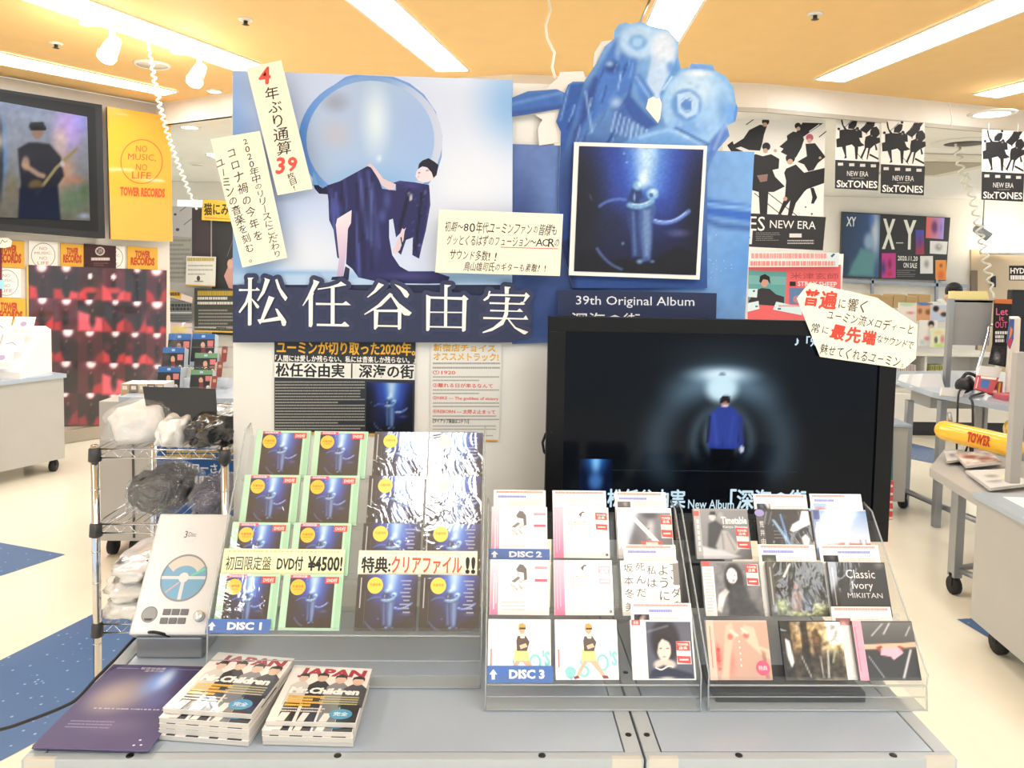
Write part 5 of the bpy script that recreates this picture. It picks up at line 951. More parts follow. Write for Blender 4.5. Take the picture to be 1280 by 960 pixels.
def magazine(tl, tr, br, bl, z, th, label, group, full=True):
    """thick magazine lying flat, top surface at height z"""
    f = flat_quad(tl, tr, br, bl, z); t = thing('magazine', label, 'magazine', f(.5, .5, -th), group)
    m = MB(); P = [f(u, v, -.0012) for u, v in ((0, 0), (1, 0), (1, 1), (0, 1))]
    n = 10; top = [f(i/n, 1, -.0012+.0012*math.sin(i*2.2+z*90)) for i in range(n+1)]
    pts = [f(.005, .005, -.0012), f(.993, .005, -.0012)]+[f(1-i/n*.995, .995, -.0012) for i in range(n+1)]
    m.prism(pts, (0, 0, -th+.0022)); m.build('pages', PAGES, t)
    k = Ink(f, 5e-5); k.slab(Q(0, 0, 1, 1), .001, '#f6f3f0')
    if full:
        k.text('JAPAN', (.1, .045, .93, .235), '#b22a44', .05, skew=.12)
        sk = '#e6c6b2'
        for cx, cy, s, cl in ((.2, .23, .9, '#d9d6d3'), (.43, .21, 1, '#2b2a30'), (.66, .23, 1.05, '#8a8a92'), (.88, .25, 1.1, '#4a4b54')):
            k.poly([(cx-.13*s, cy+.5), (cx-.13*s, cy+.16), (cx-.05*s, cy+.08), (cx+.05*s, cy+.08), (cx+.12*s, cy+.16), (cx+.12*s, cy+.5)], cl); k.rect(cx-.1*s, cy+.45, cx+.1*s, 1, ['#24242a', '#33343c', '#7e8088', '#26272d'][int(cx*4)]); k.ell(cx, cy+.02, .062*s, .075*s, sk, 18)
            k.poly([(cx-.07*s, cy+.02), (cx-.065*s, cy-.05), (cx, cy-.085), (cx+.065*s, cy-.05), (cx+.07*s, cy+.02), (cx+.045*s, cy-.02), (cx-.045*s, cy-.02)], '#23201f')
        for i, (x, w) in enumerate(((.1, .1), (.34, .08), (.58, .09))): k.poly([(x, 1), (x+.03, .86), (x+w+.03, .86), (x+w, 1)], '#efece8')
        k.text('Mr.Children', (.1, .42, .93, .535), '#fdfdfc', .06, skew=.1); YC = '#f4c24a'
        k.lines(.12, .56, .55, .76, 4, YC, .72, .02, 14, 2); k.lines(.5, .56, .95, .72, 4, '#d9d39a', .45, .1, 16, 3); k.lines(.1, .77, .6, .86, 2, '#e6e3df', .5, .2, 14, 4)
        k.ell(.8, .87, .13, .085, '#4f9fcb', 24); k.text('完全', (.72, .835, .88, .9), '#dceefa', .02)
    else:
        for i, (x, w) in enumerate(((.08, .1), (.3, .14), (.56, .1), (.76, .16))): k.rect(x, .82, x+w, 1, '#26262c')
        k.rect(.1, .0, .9, .2, '#b22a44')
    k.build('cover', GLOSS, t)
def stack(tl, tr, br, bl, n, th, side, blue=0):
    tops = TZ+n*th+.001
    for i in range(n):
        z = TZ+th*(i+1)+.001*(i == n-1)
        # lower copies sit a little forward of the top one
        d = Vector((0, 0, 0)); off = 0 if i == n-1 else random.uniform(3.0, 5.0); ox = random.uniform(-1.5, 1.5)-(4 if i < n-1 else 0)
        top = [onz(*p, tops) for p in (tl, tr, br, bl)]; sh = Vector((ox*.0012, -off*.0028 if i < n-1 else 0, 0))
        P = [Vector((p.x, p.y, z))+sh for p in top]
        def f(u, v, o=0, P=P): return (P[0]*(1-u)+P[1]*u)*(1-v)+(P[3]*(1-u)+P[2]*u)*v+Vector((0, 0, o))
        global flat_quad; fq = flat_quad; flat_quad = lambda *a, f=f: f
        pos = ('lowest', 'second from below', 'third from below', 'fourth from below')[i] if i < n-1 else 'topmost'
        magazine(tl, tr, br, bl, z, th, 'magazine with four men on its cover, %s in the %s stack' % (pos, side), 'magazines stacked at the front of the table', i >= n-2); flat_quad = fq
stack((274, 815), (369, 823), (316, 893), (204, 885), 5, .0118, 'left and taller')
stack((369, 831), (466, 836), (446, 904), (333, 901), 4, .0112, 'right and lower')
# ================================================================== left background: wall with screen, signs and posters
WP = WLEFT(.012)
t = thing('wall_screen', 'big framed screen on the left wall showing a guitarist', 'television', WLEFT(.1)(60, 298))
f = WLEFT(.16); FQ = [(-90, 97), (127.5, 131), (131.5, 298), (-90, 280)]
k = Ink(f); k.slab(FQ, .14, '#2b2c2e'); k.poly([(-90, 100), (119, 134), (123, 290), (-90, 272)], '#1d1e20'); k.build('casing', mat('screen_casing', rough=.6, attr=True, spec=.2), t)
k = Ink(WLEFT(.163), 2e-4); SQ = [(-90, 111), (109, 146), (112.5, 276), (-90, 268)]
k.slab(SQ, .002, '#222326')
ops = [('g', 0, 130, (150, 160, 186), 0, 275, (110, 104, 88)), ('e', 85, 160, 30, 50, (196, 160, 226), .95, 1), ('e', 100, 150, 18, 30, (176, 168, 248), .8, 1), ('e', 78, 215, 26, 40, (204, 150, 120), .9, 1), ('e', 75, 175, 16, 26, (220, 190, 170), .8, 1), ('e', 20, 160, 26, 30, (140, 146, 160), .8, 1), ('e', 5, 190, 7, 60, (90, 130, 180), .8, .8), ('e', 0, 200, 6, 70, (40, 44, 52), .8, .6), ('e', 14, 235, 14, 30, (122, 108, 78), .7, 1), ('e', 90, 250, 30, 30, (100, 124, 92), .8, 1), ('e', 106, 240, 10, 22, (80, 104, 64), .7, 1), ('e', 95, 225, 20, 8, (196, 120, 90), .6, 1), ('e', 105, 270, 14, 6, (170, 180, 210), .7, 1), ('n', .12, .08),
       ('p', [(22, 186), (36, 178), (46, 178), (62, 180), (76, 196), (80, 220), (72, 232), (76, 276), (22, 276), (26, 228), (24, 210)], (40, 42, 52), 1, 4), ('e', 47, 164, 9.5, 12, (150, 118, 104), 1, .4), ('p', [(36, 158), (38, 153), (54, 152), (58, 160), (52, 160), (38, 163)], (44, 48, 52), 1, 2.5), ('l', [(42, 161), (56, 161)], 4, (34, 34, 38), .9, 2),
       ('e', 32, 204, 7, 12, (176, 140, 120), .9, .6), ('l', [(30, 206), (48, 218), (54, 220)], 6, (186, 148, 124), .9, 4), ('l', [(46, 242), (70, 210), (96, 186)], 4, (150, 134, 92), 1, 2), ('e', 45, 232, 12, 10, (112, 92, 62), .9, .5), ('e', 78, 205, 4, 6, (200, 190, 196), .9, .7), ('p', [(24, 236), (72, 232), (74, 276), (24, 276)], (32, 38, 58), .9, 5)]
k.field(SQ, paint(ops), 1.8); k.build('screen', SCREEN, t)
# yellow sign board with red circle
k = Ink(WLEFT(.14), 2e-4); k.slab([(134, 133), (213, 145.5), (216, 302), (138.5, 299)], .03, '#e2a12c', '#4a4238'); RD = '#a8472c'
k.ring(177, 202, 26.5, 28, 1.2, '#b8582c'); 
for tx, x0, x1, y0, y1 in (('NO', 170, 184, 182, 190), ('MUSIC,', 160, 195, 192.5, 201.5), ('NO', 170, 184, 205, 213), ('LIFE', 165, 189, 215, 223.5)): k.text(tx, (x0, y0, x1, y1), RD, .0, rot=.05)
k.text('TOWER RECORDS', (150, 234.5, 206, 246), '#d0491f', .05, rot=.045); k.build('wall_sign', GLOSS, label='tall yellow sign board with a red circle beside the wall screen', cat='sign')
def towersq(x0, y0, x1, y1, lb, dx=0):
    k = Ink(WP, 2e-4); k.slab([(x0, y0), (x1, y0+2.5), (x1, y1+1), (x0, y1)], .006, '#dba63e')
    w, h = x1-x0, y1-y0; k.text('TOWER', (x0+w*.25, y0+h*.2, x1-w*.24, y0+h*.52), '#b3482a', .06, rot=.03); k.text('RECORDS', (x0+w*.1, y0+h*.5, x1-w*.1, y0+h*.86), '#b3482a', .06, rot=.03); k.build('wall_poster', PRINT, label=lb, cat='poster', group='small yellow posters on the left wall')
def nomusic(x0, y0, x1, y1, lb):
    k = Ink(WP, 2e-4); k.slab([(x0, y0), (x1, y0+2), (x1, y1+1), (x0, y1)], .006, '#ece7df'); w, h = x1-x0, y1-y0; cx, cy = (x0+x1)/2, (y0+y1)/2+1
    k.ring(cx, cy, w*.42, h*.44, .8, '#8b7f78')
    for i, tx in enumerate(('NO', 'MUSIC,', 'NO', 'LIFE')): q = (.13, .3, .13, .2)[i]*w; k.text(tx, (cx-q, cy-h*(.3-.17*i), cx+q, cy-h*(.19-.17*i)), '#b0776c', .0)
    k.build('wall_poster', PRINT, label=lb, cat='poster', group='small white circle posters on the left wall')
towersq(-8, 299, 30.5, 334, 'small yellow poster with red lettering at the left edge under the wall screen'); towersq(76, 303.5, 105, 333, 'small yellow poster left of the dark maroon poster'); towersq(159.5, 307.5, 197, 336, 'small yellow poster right of the dark maroon poster'); towersq(-10, 371, 32.5, 405.5, 'small yellow poster lowest at the left edge, above the white CD stand')
nomusic(36, 300.5, 72, 336, 'small white circle poster under the wall screen'); nomusic(-10, 334, 26, 371, 'small white circle poster left of the red photo grid'); nomusic(128, 306, 156, 336, 'small white circle poster partly behind the dark maroon poster')
k = Ink(WLEFT(.02), 2e-4); k.slab([(105, 304.5), (145, 307.5), (145, 336), (105, 334)], .006, '#3c2226'); k.ring(125, 314, 6, 5.5, 1.6, '#bfb2ae'); k.text('DAMA', (122, 311, 128.5, 317), '#bfb2ae'); k.text('EXILE', (115, 321.5, 136, 325), '#bfb2ae', .03) if False else k.lines(114, 321, 137, 326, 1, '#d6cac6', .7, .1, 6, 2); k.lines(117, 328, 135, 333, 2, '#6d4f50', .5, .3, 8, 2); k.build('wall_poster', PRINT, label='small dark maroon poster above the red photo grid', cat='poster')
k = Ink(WLEFT(.05), 2e-4); k.slab([(-6, 301), (-4, 297), (10, 297), (15, 301), (14, 308), (6, 310), (-6, 309)], .01, '#fbf6e4'); k.line([(0, 305), (3, 300), (6, 303), (9, 301)], .7, '#5b5753'); k.build('speech_tag', PRINT, label='small rounded cream tag at the left edge below the wall screen', cat='tag')
k = Ink(WLEFT(.03), 2e-4); k.slab([(-30, 310), (2.5, 310), (2.5, 372), (-30, 372)], .01, '#6c2637'); k.rect(-30, 350, 5, 361, '#9ed0e2'); k.build('wall_poster', PRINT, label='dark red poster cut by the left picture edge', cat='poster')
# red concert photo grid
f = WLEFT(.02); k = Ink(f, 2e-4); GQ = [(35.5, 331), (208.5, 338), (207, 531), (37, 534)]; k.slab(GQ, .008, '#20171a', '#d6a23a'); k.poly([(33, 332), (35.8, 332), (37, 534), (34.5, 534)], '#dda93e')
rs = random.Random(11); ops = [('c', (34, 18, 24))]
gx = [36, 67, 97.5, 128, 156, 183, 209]; gy = [332, 373, 412, 451, 490, 530]
for r in range(4, -1, -1):
    for c in range(6):
        x0, x1, y0, y1 = gx[c], gx[c+1], gy[r]+c*.9, gy[r+1]+c*.9; w, h = x1-x0, y1-y0; base = rs.choice([(52, 24, 32), (78, 32, 42), (34, 22, 27), (66, 28, 36), (40, 24, 30)])
        ops.append(('p', [(x0, y0), (x1, y0), (x1, y1), (x0, y1)], base, 1, 1.5))
        R = lambda: rs.choice([(204, 52, 60), (176, 42, 50), (228, 70, 80), (140, 38, 46)])
        if rs.random() < .85: ops.append(('p', [(x0, y1-h*rs.uniform(.2, .5)), (x0+w*.3, y1-h*rs.uniform(.1, .35)), (x0+w*rs.uniform(.25, .5), y1), (x0, y1)], R(), .9, 5))
        if rs.random() < .7: ops.append(('p', [(x1, y1-h*rs.uniform(.15, .5)), (x1-w*rs.uniform(.2, .4), y1-h*.25), (x1-w*.4, y1), (x1, y1)], R(), .85, 5))
        if rs.random() < .5: ops.append(('e', x0+w*rs.random(), y0+h*rs.uniform(.2, .6), w*.3, h*.25, (110, 44, 58), .6, 1))
        if (r, c) in ((1, 2), (3, 3)): ops.append(('p', [(x0, y0+h*.35), (x1, y0+h*.6), (x1, y1), (x0, y1)], (236, 92, 108), .9, 5))
        q = rs.uniform(-.08, .08); ops.append(('e', x0+w*(.55+q), y0+h*.62, w*rs.uniform(.16, .26), h*.42, (22, 17, 21), .92, .8)); ops.append(('e', x0+w*(.55+q), y0+h*.34, w*.07, h*.07, (150, 90, 92), .7, .8)); ops.append(('e', x0+w*(.6+q), y0+h*.6, w*.05, h*.05, (110, 84, 84), .6, 1))
        if r == 0 and c in (2, 3): ops.append(('e', x0+w*.5, y0+h*.28, 4, 5, (240, 232, 236), 1, .6)); ops.append(('e', x0+w*.5, y0+h*.7, w*.5, 6, (196, 54, 56), .9, .8))
        else:
            q2 = rs.uniform(-.08, .08); g = rs.uniform(.8, 1.4); ops.append(('e', x0+w*(.52+q2), y0+1, 13*g, 11*g, (150, 66, 88), .75, 1)); ops.append(('e', x0+w*(.52+q2), y0+1.5, 6.5*g, 6.5*g, (255, 234, 240), 1, .6))
ops = [o for o in ops if o]
k.field(GQ, paint(ops), 2.2); k.build('wall_poster', GLOSS, label='large poster with a grid of red and black concert photos', cat='poster')
# ------------------------------------------------------------------ grey counter at far left with white CD stand
def caster(x, y, t, r=.045):
    m = MB(); m.tube([(x-.016, y, r), (x+.016, y, r)], r, 14); m.box((x-.022, y-.012, r), (x+.022, y+.012, r*2+.02)); m.build('caster', RUBBER, t)
c0, c1 = onz(0, 597, .06), onz(81, 574, .09); d = (Vector((c1.x, c1.y, 0))-Vector((c0.x, c0.y, 0))).normalized(); bk = Vector((-d.y, d.x, 0))
p0 = Vector((c0.x, c0.y, 0))-d*1.4; p1 = Vector((c1.x, c1.y, 0)); zt = at(78, 472, c1.y).z
t = thing('shop_counter', 'grey counter on casters under the white CD stand at the left edge', 'counter', (p0+p1)/2)
m = MB(); m.prism([p0+Vector((0, 0, .1)), p1+Vector((0, 0, .1)), p1+bk*.45+Vector((0, 0, .1)), p0+bk*.45+Vector((0, 0, .1))], (0, 0, zt-.1)); m.build('body', GREYMETAL, t)
m = MB(); m.prism([p0-bk*.015-d*.01+Vector((0, 0, zt)), p1-bk*.015+d*.015+Vector((0, 0, zt)), p1+bk*.46+d*.015+Vector((0, 0, zt)), p0+bk*.46+Vector((0, 0, zt))], (0, 0, .03)); m.build('worktop', TABLETOP, t)
for q in (p0+d*.2+bk*.06, p1-d*.05+bk*.06, p1-d*.05+bk*.38): caster(q.x, q.y, t)
stp = at(20, 470, c1.y+.02); zc = zt+.03
t = thing('cd_stand', 'white stepped CD stand on the counter at the left edge', 'display rack', (at(10, 470, 5.75).x, 5.75, zc))
xr = at(39, 470, 5.75).x; xl = xr-.75
m = MB(); m.prism([(xl, 5.62, zc), (xl, 6.02, zc), (xl, 6.02, zc+.33), (xl, 5.95, zc+.36), (xl, 5.62, zc+.05)], (xr-xl, 0, 0)); m.build('stand_body', mat('stand_white', '#f3efec', .35), t)
for r in range(3):
    for j in range(4):
        x = xl+.1+.17*j+.02*r; y = 5.60+.1*r; z = zc+.075+.115*r
        k = Ink(lambda u, v, o=0, x=x, y=y, z=z: Vector((x+(u-.5)*.15, y-o+.06*(1-v), z+(1-v)*.13)), 1e-4); k.slab(Q(0, 0, 1, 1), .01, '#fbf6f3')
        if (r+j) % 2: k.ell(.5, .4, .16, .14, '#b7a9c9'); k.rect(.05, .7, .95, .85, '#f2dcd8')
        else: k.rect(.08, .1, .9, .3, '#efe1e0'); k.line([(.2, .6), (.5, .5), (.7, .65)], .04, '#8d8a96')
        k.build('cd_case', GLOSS, label='small white CD cover on the white stand, %s row, %s' % (('lowest', 'middle', 'upper')[r], ('leftmost', 'second from left', 'third from left', 'rightmost')[j]), cat='CD', group='white CD covers on the far left stand')
# ------------------------------------------------------------------ grey counter behind the trolley with boxed discs
Yc = 4.15; ca, cb = at(126, 700, Yc), at(300, 700, Yc); zt = at(160, 502, Yc).z
t = thing('shop_counter', 'grey counter on casters behind the wire trolley', 'counter', ((ca.x+cb.x)/2, Yc+.3, 0))
m = MB(); m.box((ca.x, Yc, .1), (cb.x+.5, Yc+.7, zt), .006); m.build('body', GREYMETAL, t)
m = MB(); m.box((at(150, 500, Yc).x, Yc-.02, zt), (cb.x+.52, Yc+.72, zt+.03), .005); m.build('worktop', TABLETOP, t)
m = MB(); x = at(167, 600, Yc).x; m.box((x-.006, Yc-.004, .12), (x+.006, Yc+.001, zt-.02)); m.build('door_gap', mat('gap_dark', '#4c4b49', .7), t)
for px in (140, 168, 260): q = at(px, 705, Yc+.06); caster(q.x, Yc+.08, t, .05)
def lowrow(px0, px1, py0, py1, Y, n, name, cat, label, cols, grp):
    for i in range(n):
        a, b = at(px0+(px1-px0)*i/n, py0, Y), at(px0+(px1-px0)*(i+.92)/n, py1, Y)
        k = Ink(lambda u, v, o=0, a=a, b=b: Vector((a.x+(b.x-a.x)*u, Y-o, a.z+(b.z-a.z)*v)), 1e-4); k.slab(Q(0, 0, 1, 1), .14, cols[i % len(cols)], '#d8d4cc'); k.rect(.2, .12, .8, .35, '#e9e3da'); k.rect(.2, .5, .8, .85, '#5d5450' if i % 2 else '#c9a46a'); k.build(name, PRINT, label=label % ORD[i], cat=cat, group=grp)
ORD = ['first from the left', 'second from the left', 'third from the left', 'fourth from the left', 'fifth from the left', 'sixth from the left', 'seventh from the left', 'eighth from the left']
lowrow(151, 206, 480, 500, Yc+.1, 5, 'book', 'book', 'brown and grey book on the counter behind the white bags, %s', ['#b9a68c', '#8d8378', '#c8bda8', '#7f6a5a'], 'books behind the white bags')
# boxed discs on a sloped rack
t = thing('disc_rack', 'sloped rack holding the blue and green boxed discs left of the white panel', 'display rack', (at(235, 490, 4.4).x, 4.4, zt+.03))
m = MB(); x0, x1 = at(192, 490, 4.4).x, at(292, 490, 4.4).x; zb = zt+.03; z2 = at(240, 405, 4.6).z
for i in range(4):
    z = zb+.02+(z2-zb-.05)*i/3.0; y = 4.28+.13*i; m.box((x0+.02*i, y, z-.004), (x1, y+.1, z), .002)
m.prism([(x1-.012, 4.26, zb), (x1-.012, 4.85, zb), (x1-.012, 4.85, z2), (x1-.012, 4.7, z2)], (.012, 0, 0)); m.prism([(x0-.012, 4.26, zb), (x0-.012, 4.85, zb), (x0+.05, 4.85, z2), (x0+.05, 4.7, z2)], (.012, 0, 0)); m.build('rack_frame', ACRYL, t)
def boxed(px0, py0, px1, py1, Y, colr, label, grp):
    fm = facing(Y, -6, 18, (px0+px1)/2, py1); t = thing('boxed_disc', label, 'disc box', fm((px0+px1)/2, py1), grp); k = Ink(fm, 1e-4); w, h = px1-px0, py1-py0
    q = [(px0, py0), (px1, py0+.5), (px1-2, py1), (px0-3, py1)]; k.slab(q, .05, '#2d3a44', '#c5ccd2'); k.poly([(px0, py0), (px1, py0+.5), (px1-.4, py0+h*.2), (px0-.6, py0+h*.2)], colr); k.rect(px0+w*.4, py0+h*.06, px0+w*.55, py0+h*.14, '#a9c4e4')
    k.poly([(px0-.6, py0+h*.2), (px1-.4, py0+h*.2), (px1-2, py1-1), (px0-3, py1-1)], '#34363a'); k.ell(px0+w*.45, py0+h*.42, w*.1, h*.12, '#cfa48c', 10); k.poly([(px0+w*.3, py1-1), (px0+w*.4, py0+h*.5), (px0+w*.55, py0+h*.5), (px0+w*.6, py1-1)], '#7c3f40'); k.poly([(px0+w*.66, py0+h*.25), (px0+w*.92, py0+h*.25), (px0+w*.9, py0+h*.45), (px0+w*.66, py0+h*.45)], '#d27c7e'); k.ell(px0+w*.78, py0+h*.75, w*.1, h*.14, '#e4d8d6', 10)
    k.build('sleeve', PRINT, t)
BL, GR = '#3a6cae', '#6f9a78'
boxed(211, 417, 239, 456, 4.66, BL, 'blue-topped disc box, top row left of the sloped rack', 'blue-topped disc boxes'); boxed(241, 417, 269, 452, 4.66, BL, 'blue-topped disc box, top row right of the sloped rack', 'blue-topped disc boxes')
boxed(204, 434, 231, 470, 4.53, BL, 'blue-topped disc box, second row of the sloped rack', 'blue-topped disc boxes'); boxed(244, 441, 272, 474, 4.53, GR, 'green-topped disc box, upper one on the sloped rack', 'green-topped disc boxes')
boxed(198, 458, 226, 494, 4.40, BL, 'blue-topped disc box, lowest on the sloped rack', 'blue-topped disc boxes'); boxed(239, 462, 266, 494, 4.40, GR, 'green-topped disc box, lower one on the sloped rack', 'green-topped disc boxes')
for i, (px, py) in enumerate(((281, 443), (275, 462), (268, 480))):
    k = Ink(facing(4.6-.1*i, 35, 15, px, py), 1e-4); k.slab([(px-3, py-10), (px+4, py-10), (px+2, py+9), (px-5, py+9)], .05, '#8f4b45', '#c9b6a4'); k.rect(px-2, py-6, px+2, py-2, '#c99a86'); k.build('disc_spine', PRINT, label='reddish disc case edge on at the right of the sloped rack, %s' % ('top', 'middle', 'bottom')[i], cat='CD', group='edge-on red discs')
# ------------------------------------------------------------------ grey display panels further back
Yp = 8.4; t = thing('exhibition_board', 'pale grey display panel far back right of the yellow sign', 'panel', (at(222, 400, Yp).x, Yp+.05, 0)); zt2 = at(240, 258, Yp).z
m = MB(); m.box((at(196, 300, Yp).x, Yp, .05), (at(330, 300, Yp).x, Yp+.05, zt2), .004); m.build('board', mat('panel_grey', '#bdb9b3', .6), t); m = MB(); m.box((at(200, 300, Yp).x, Yp-.2, 0), (at(206, 300, Yp).x, Yp+.2, .05)); m.build('foot', STEEL, t)
pf = facing(Yp-.01)
k = Ink(pf, 2e-4); k.slab([(206, 258), (240, 260), (239, 353), (206, 352)], .008, '#b9b6b6'); k.poly([(206, 294), (240, 297), (239, 353), (206, 352)], '#a5a29a'); k.lines(208, 298, 239, 350, 9, '#8b8880', .45, .2, 8, 3); k.line([(225, 264), (232, 259)], 1, '#6b6a72'); k.line([(230, 281), (240, 273)], 1, '#6b6a72'); k.ell(219, 268, 2, 1.6, '#4f5160', 10); k.ell(222, 287, 2.4, 2, '#4f5160', 10); k.build('wall_poster', PRINT, label='pale grey poster with diagonal marks right of the yellow sign', cat='poster')
k = Ink(pf, 2e-4); k.slab([(240, 260), (263, 261), (263, 357), (240, 354)], .006, '#4a4145'); k.build('wall_poster', PRINT, label='plain dark maroon panel poster behind the small white card', cat='poster')
k = Ink(pf, 2e-4); k.slab([(265, 262), (304, 264), (304, 420), (265, 418)], .006, '#3b3a3b'); k.line([(284, 320), (292, 298)], .8, '#6f6762'); k.poly([(280, 345), (290, 322), (300, 330), (296, 362), (286, 360)], '#c9998c'); k.ell(288, 330, 4, 6, '#d6a898', 12); k.build('wall_poster', PRINT, label='dark poster with a figure at the left edge of the blue poster', cat='poster')
k = Ink(facing(Yp-.06), 2e-4); k.slab([(253, 249), (288, 251), (288, 277), (252, 275)], .004, '#f3cb4e'); k.text('猫にみ', (255, 254, 286, 269), '#4a3a26', .02); k.line([(256, 272), (287, 274)], 1.2, '#dd8b3e'); k.build('pop_card', PRINT, label='yellow card with brown handwriting above the dark posters', cat='card')
k = Ink(facing(Yp-.06), 2e-4); k.slab([(233, 320), (270, 321), (269, 357.5), (232, 356)], .004, '#e4e0d6'); k.lines(234, 321, 268, 327, 1, '#b89a34', .7, .1, 10, 2); k.lines(235, 330, 266, 346, 3, '#a9a59c', .35, .3, 12, 6); k.ell(248, 348, 2.2, 3.5, '#4b463f', 10); k.rect(243, 351, 254, 352.5, '#8d867a'); k.poly([(232, 355.5), (269, 357), (269, 358.5), (232, 357)], '#d8ab3c'); k.build('pop_card', PRINT, label='white card with fine print on the dark panel', cat='card')
k = Ink(facing(Yp-.1), 2e-4); k.slab([(243, 360), (306, 362), (306, 416), (243, 414)], .004, '#43443f'); k.lines(247, 362, 300, 370, 1, '#b99c3a', .75, .08, 14, 5); k.lines(247, 370, 300, 382, 2, '#d8d5cb', .55, .2, 14, 9); k.lines(248, 386, 300, 411, 6, '#8b8a82', .5, .15, 16, 12); k.poly([(243, 412.5), (306, 414.5), (306, 416.5), (243, 414.5)], '#d8b04a'); k.build('notice', PRINT, label='dark notice with yellow heading above the boxed discs', cat='notice')
k = Ink(facing(Yp-.08), 2e-4); k.slab([(210, 361), (241, 372), (240, 379), (209, 370)], .004, '#efd9d2'); k.poly([(210, 361), (227, 367), (226, 374), (209, 369)], '#eab64a'); k.text('TAKA', (212, 363.5, 224, 369.5), '#3b3026', .02, rot=.3) if False else k.lines(212, 364, 225, 371, 1, '#4b3b22', .6, .2, 5, 2); k.build('pop_card', PRINT, label='slanted pink and yellow strip beside the dark notice', cat='card')
k = Ink(facing(Yp-.07), 2e-4); k.slab([(209, 376), (240, 379), (240, 403), (210, 402)], .004, '#7d7f80'); k.lines(211, 379, 239, 388, 2, '#3d4042', .8, .1, 4, 3); k.rect(210, 390, 240, 391.5, '#c9ccca'); k.lines(212, 393, 239, 402, 3, '#5b5d5b', .6, .1, 6, 3); k.build('wall_poster', PRINT, label='small grey photo sheet above the top blue disc box', cat='poster')
k = Ink(facing(Yp-.09), 2e-4); k.slab([(212, 403), (240, 404), (240, 417), (212, 416)], .004, '#eed0cc'); k.rect(216, 408, 234, 416, '#f2dc88'); k.build('pop_card', PRINT, label='small pink and yellow card just above the boxed discs', cat='card')
# ------------------------------------------------------------------ wire trolley with bagged shirts
TY = 2.42; tx0, tx1 = at(119, 600, TY).x, at(281, 600, TY).x; zs = [at(119, 561, TY).z, at(119, 655, TY).z, at(119, 780, TY).z]; TD = .42
t = thing('wire_trolley', 'chrome wire trolley holding bagged shirts left of the white panel', 'trolley', ((tx0+tx1)/2, TY+TD/2, 0))
for x in (tx0, tx1):
    for y in (TY, TY+TD):
        m = MB(); m.tube([(x, y, .1), (x, y, zs[0]+.012)], .0125, 14)
        for z in [.2, .4, .6, .7, .9]: m.lathe([(.0132, -.002), (.0132, .002)], (x, y, z), n=14)
        po = m.build('post', CHROME, t)
        for z in zs: m = MB(); m.lathe([(.014, -.03), (.02, -.026), (.018, .012), (.014, .016)], (x, y, z-.012), n=14); m.build('collar', mat('collar_grey', '#4b4c50', .4, .5), po)
        caster(x, y, t, .05)
for z in zs:
    m = MB()
    for dz in (0, -.028):
        for a, b in (((tx0, TY, 0), (tx1, TY, 0)), ((tx0, TY+TD, 0), (tx1, TY+TD, 0)), ((tx0, TY, 0), (tx0, TY+TD, 0)), ((tx1, TY, 0), (tx1, TY+TD, 0))): m.tube([Vector(a)+Vector((0, 0, z+dz)), Vector(b)+Vector((0, 0, z+dz))], .0028, 6)
    n = 14
    for i in range(n+1): x = tx0+(tx1-tx0)*i/n; m.tube([(x, TY, z+.003), (x, TY+TD, z+.003)], .0018, 5)
    for i in range(9):
        x = tx0+(tx1-tx0)*i/8; m.tube([(x, TY, z), (x+(tx1-tx0)/16, TY, z-.028), (x+(tx1-tx0)/8, TY, z)] if i < 8 else [(x, TY, z), (x, TY, z-.028)], .0016, 5)
    m.build('wire_shelf', CHROME, t)
CLW = mat('white_cotton', '#f4f2ef', .8, bump=(14, .5, 1)); CLB = mat('black_cotton', '#25272b', .75, bump=(16, .6, 1)); CLN = mat('navy_cotton', '#23244f', .75, bump=(16, .6, 1)); POLYB = mat('black_polybag', '#1d2026', .22, coat=1, bump=(18, .8, 2)); POLYW = mat('white_polybag', '#f1f1ef', .25, coat=1, bump=(16, .6, 2))
BAG = bpy.data.materials.new('wrinkled_polybag'); BAG.use_nodes = True; nt = BAG.node_tree; nt.nodes.remove(nt.nodes['Principled BSDF'])
_tr = nt.nodes.new('ShaderNodeBsdfTransparent'); _tr.inputs[0].default_value = (.985, .985, .99, 1); _df = nt.nodes.new('ShaderNodeBsdfDiffuse'); _df.inputs[0].default_value = (.9, .91, .93, 1); _gl = nt.nodes.new('ShaderNodeBsdfGlossy'); _gl.inputs['Roughness'].default_value = .12
_m1 = nt.nodes.new('ShaderNodeMixShader'); _m1.inputs[0].default_value = .12; _m2 = nt.nodes.new('ShaderNodeMixShader'); _m2.inputs[0].default_value = .1
_n = nt.nodes.new('ShaderNodeTexNoise'); _n.inputs['Scale'].default_value = 14; _n.inputs['Distortion'].default_value = 2.5; _b = nt.nodes.new('ShaderNodeBump'); _b.inputs['Strength'].default_value = 1; _b.inputs['Distance'].default_value = .03; _t = nt.nodes.new('ShaderNodeTexCoord')
for a_, b_ in ((_t.outputs['Object'], _n.inputs[0]), (_n.outputs[0], _b.inputs['Height']), (_b.outputs[0], _gl.inputs['Normal']), (_tr.outputs[0], _m1.inputs[1]), (_df.outputs[0], _m1.inputs[2]), (_m1.outputs[0], _m2.inputs[1]), (_gl.outputs[0], _m2.inputs[2]), (_m2.outputs[0], nt.nodes['Material Output'].inputs[0])): nt.links.new(a_, b_)
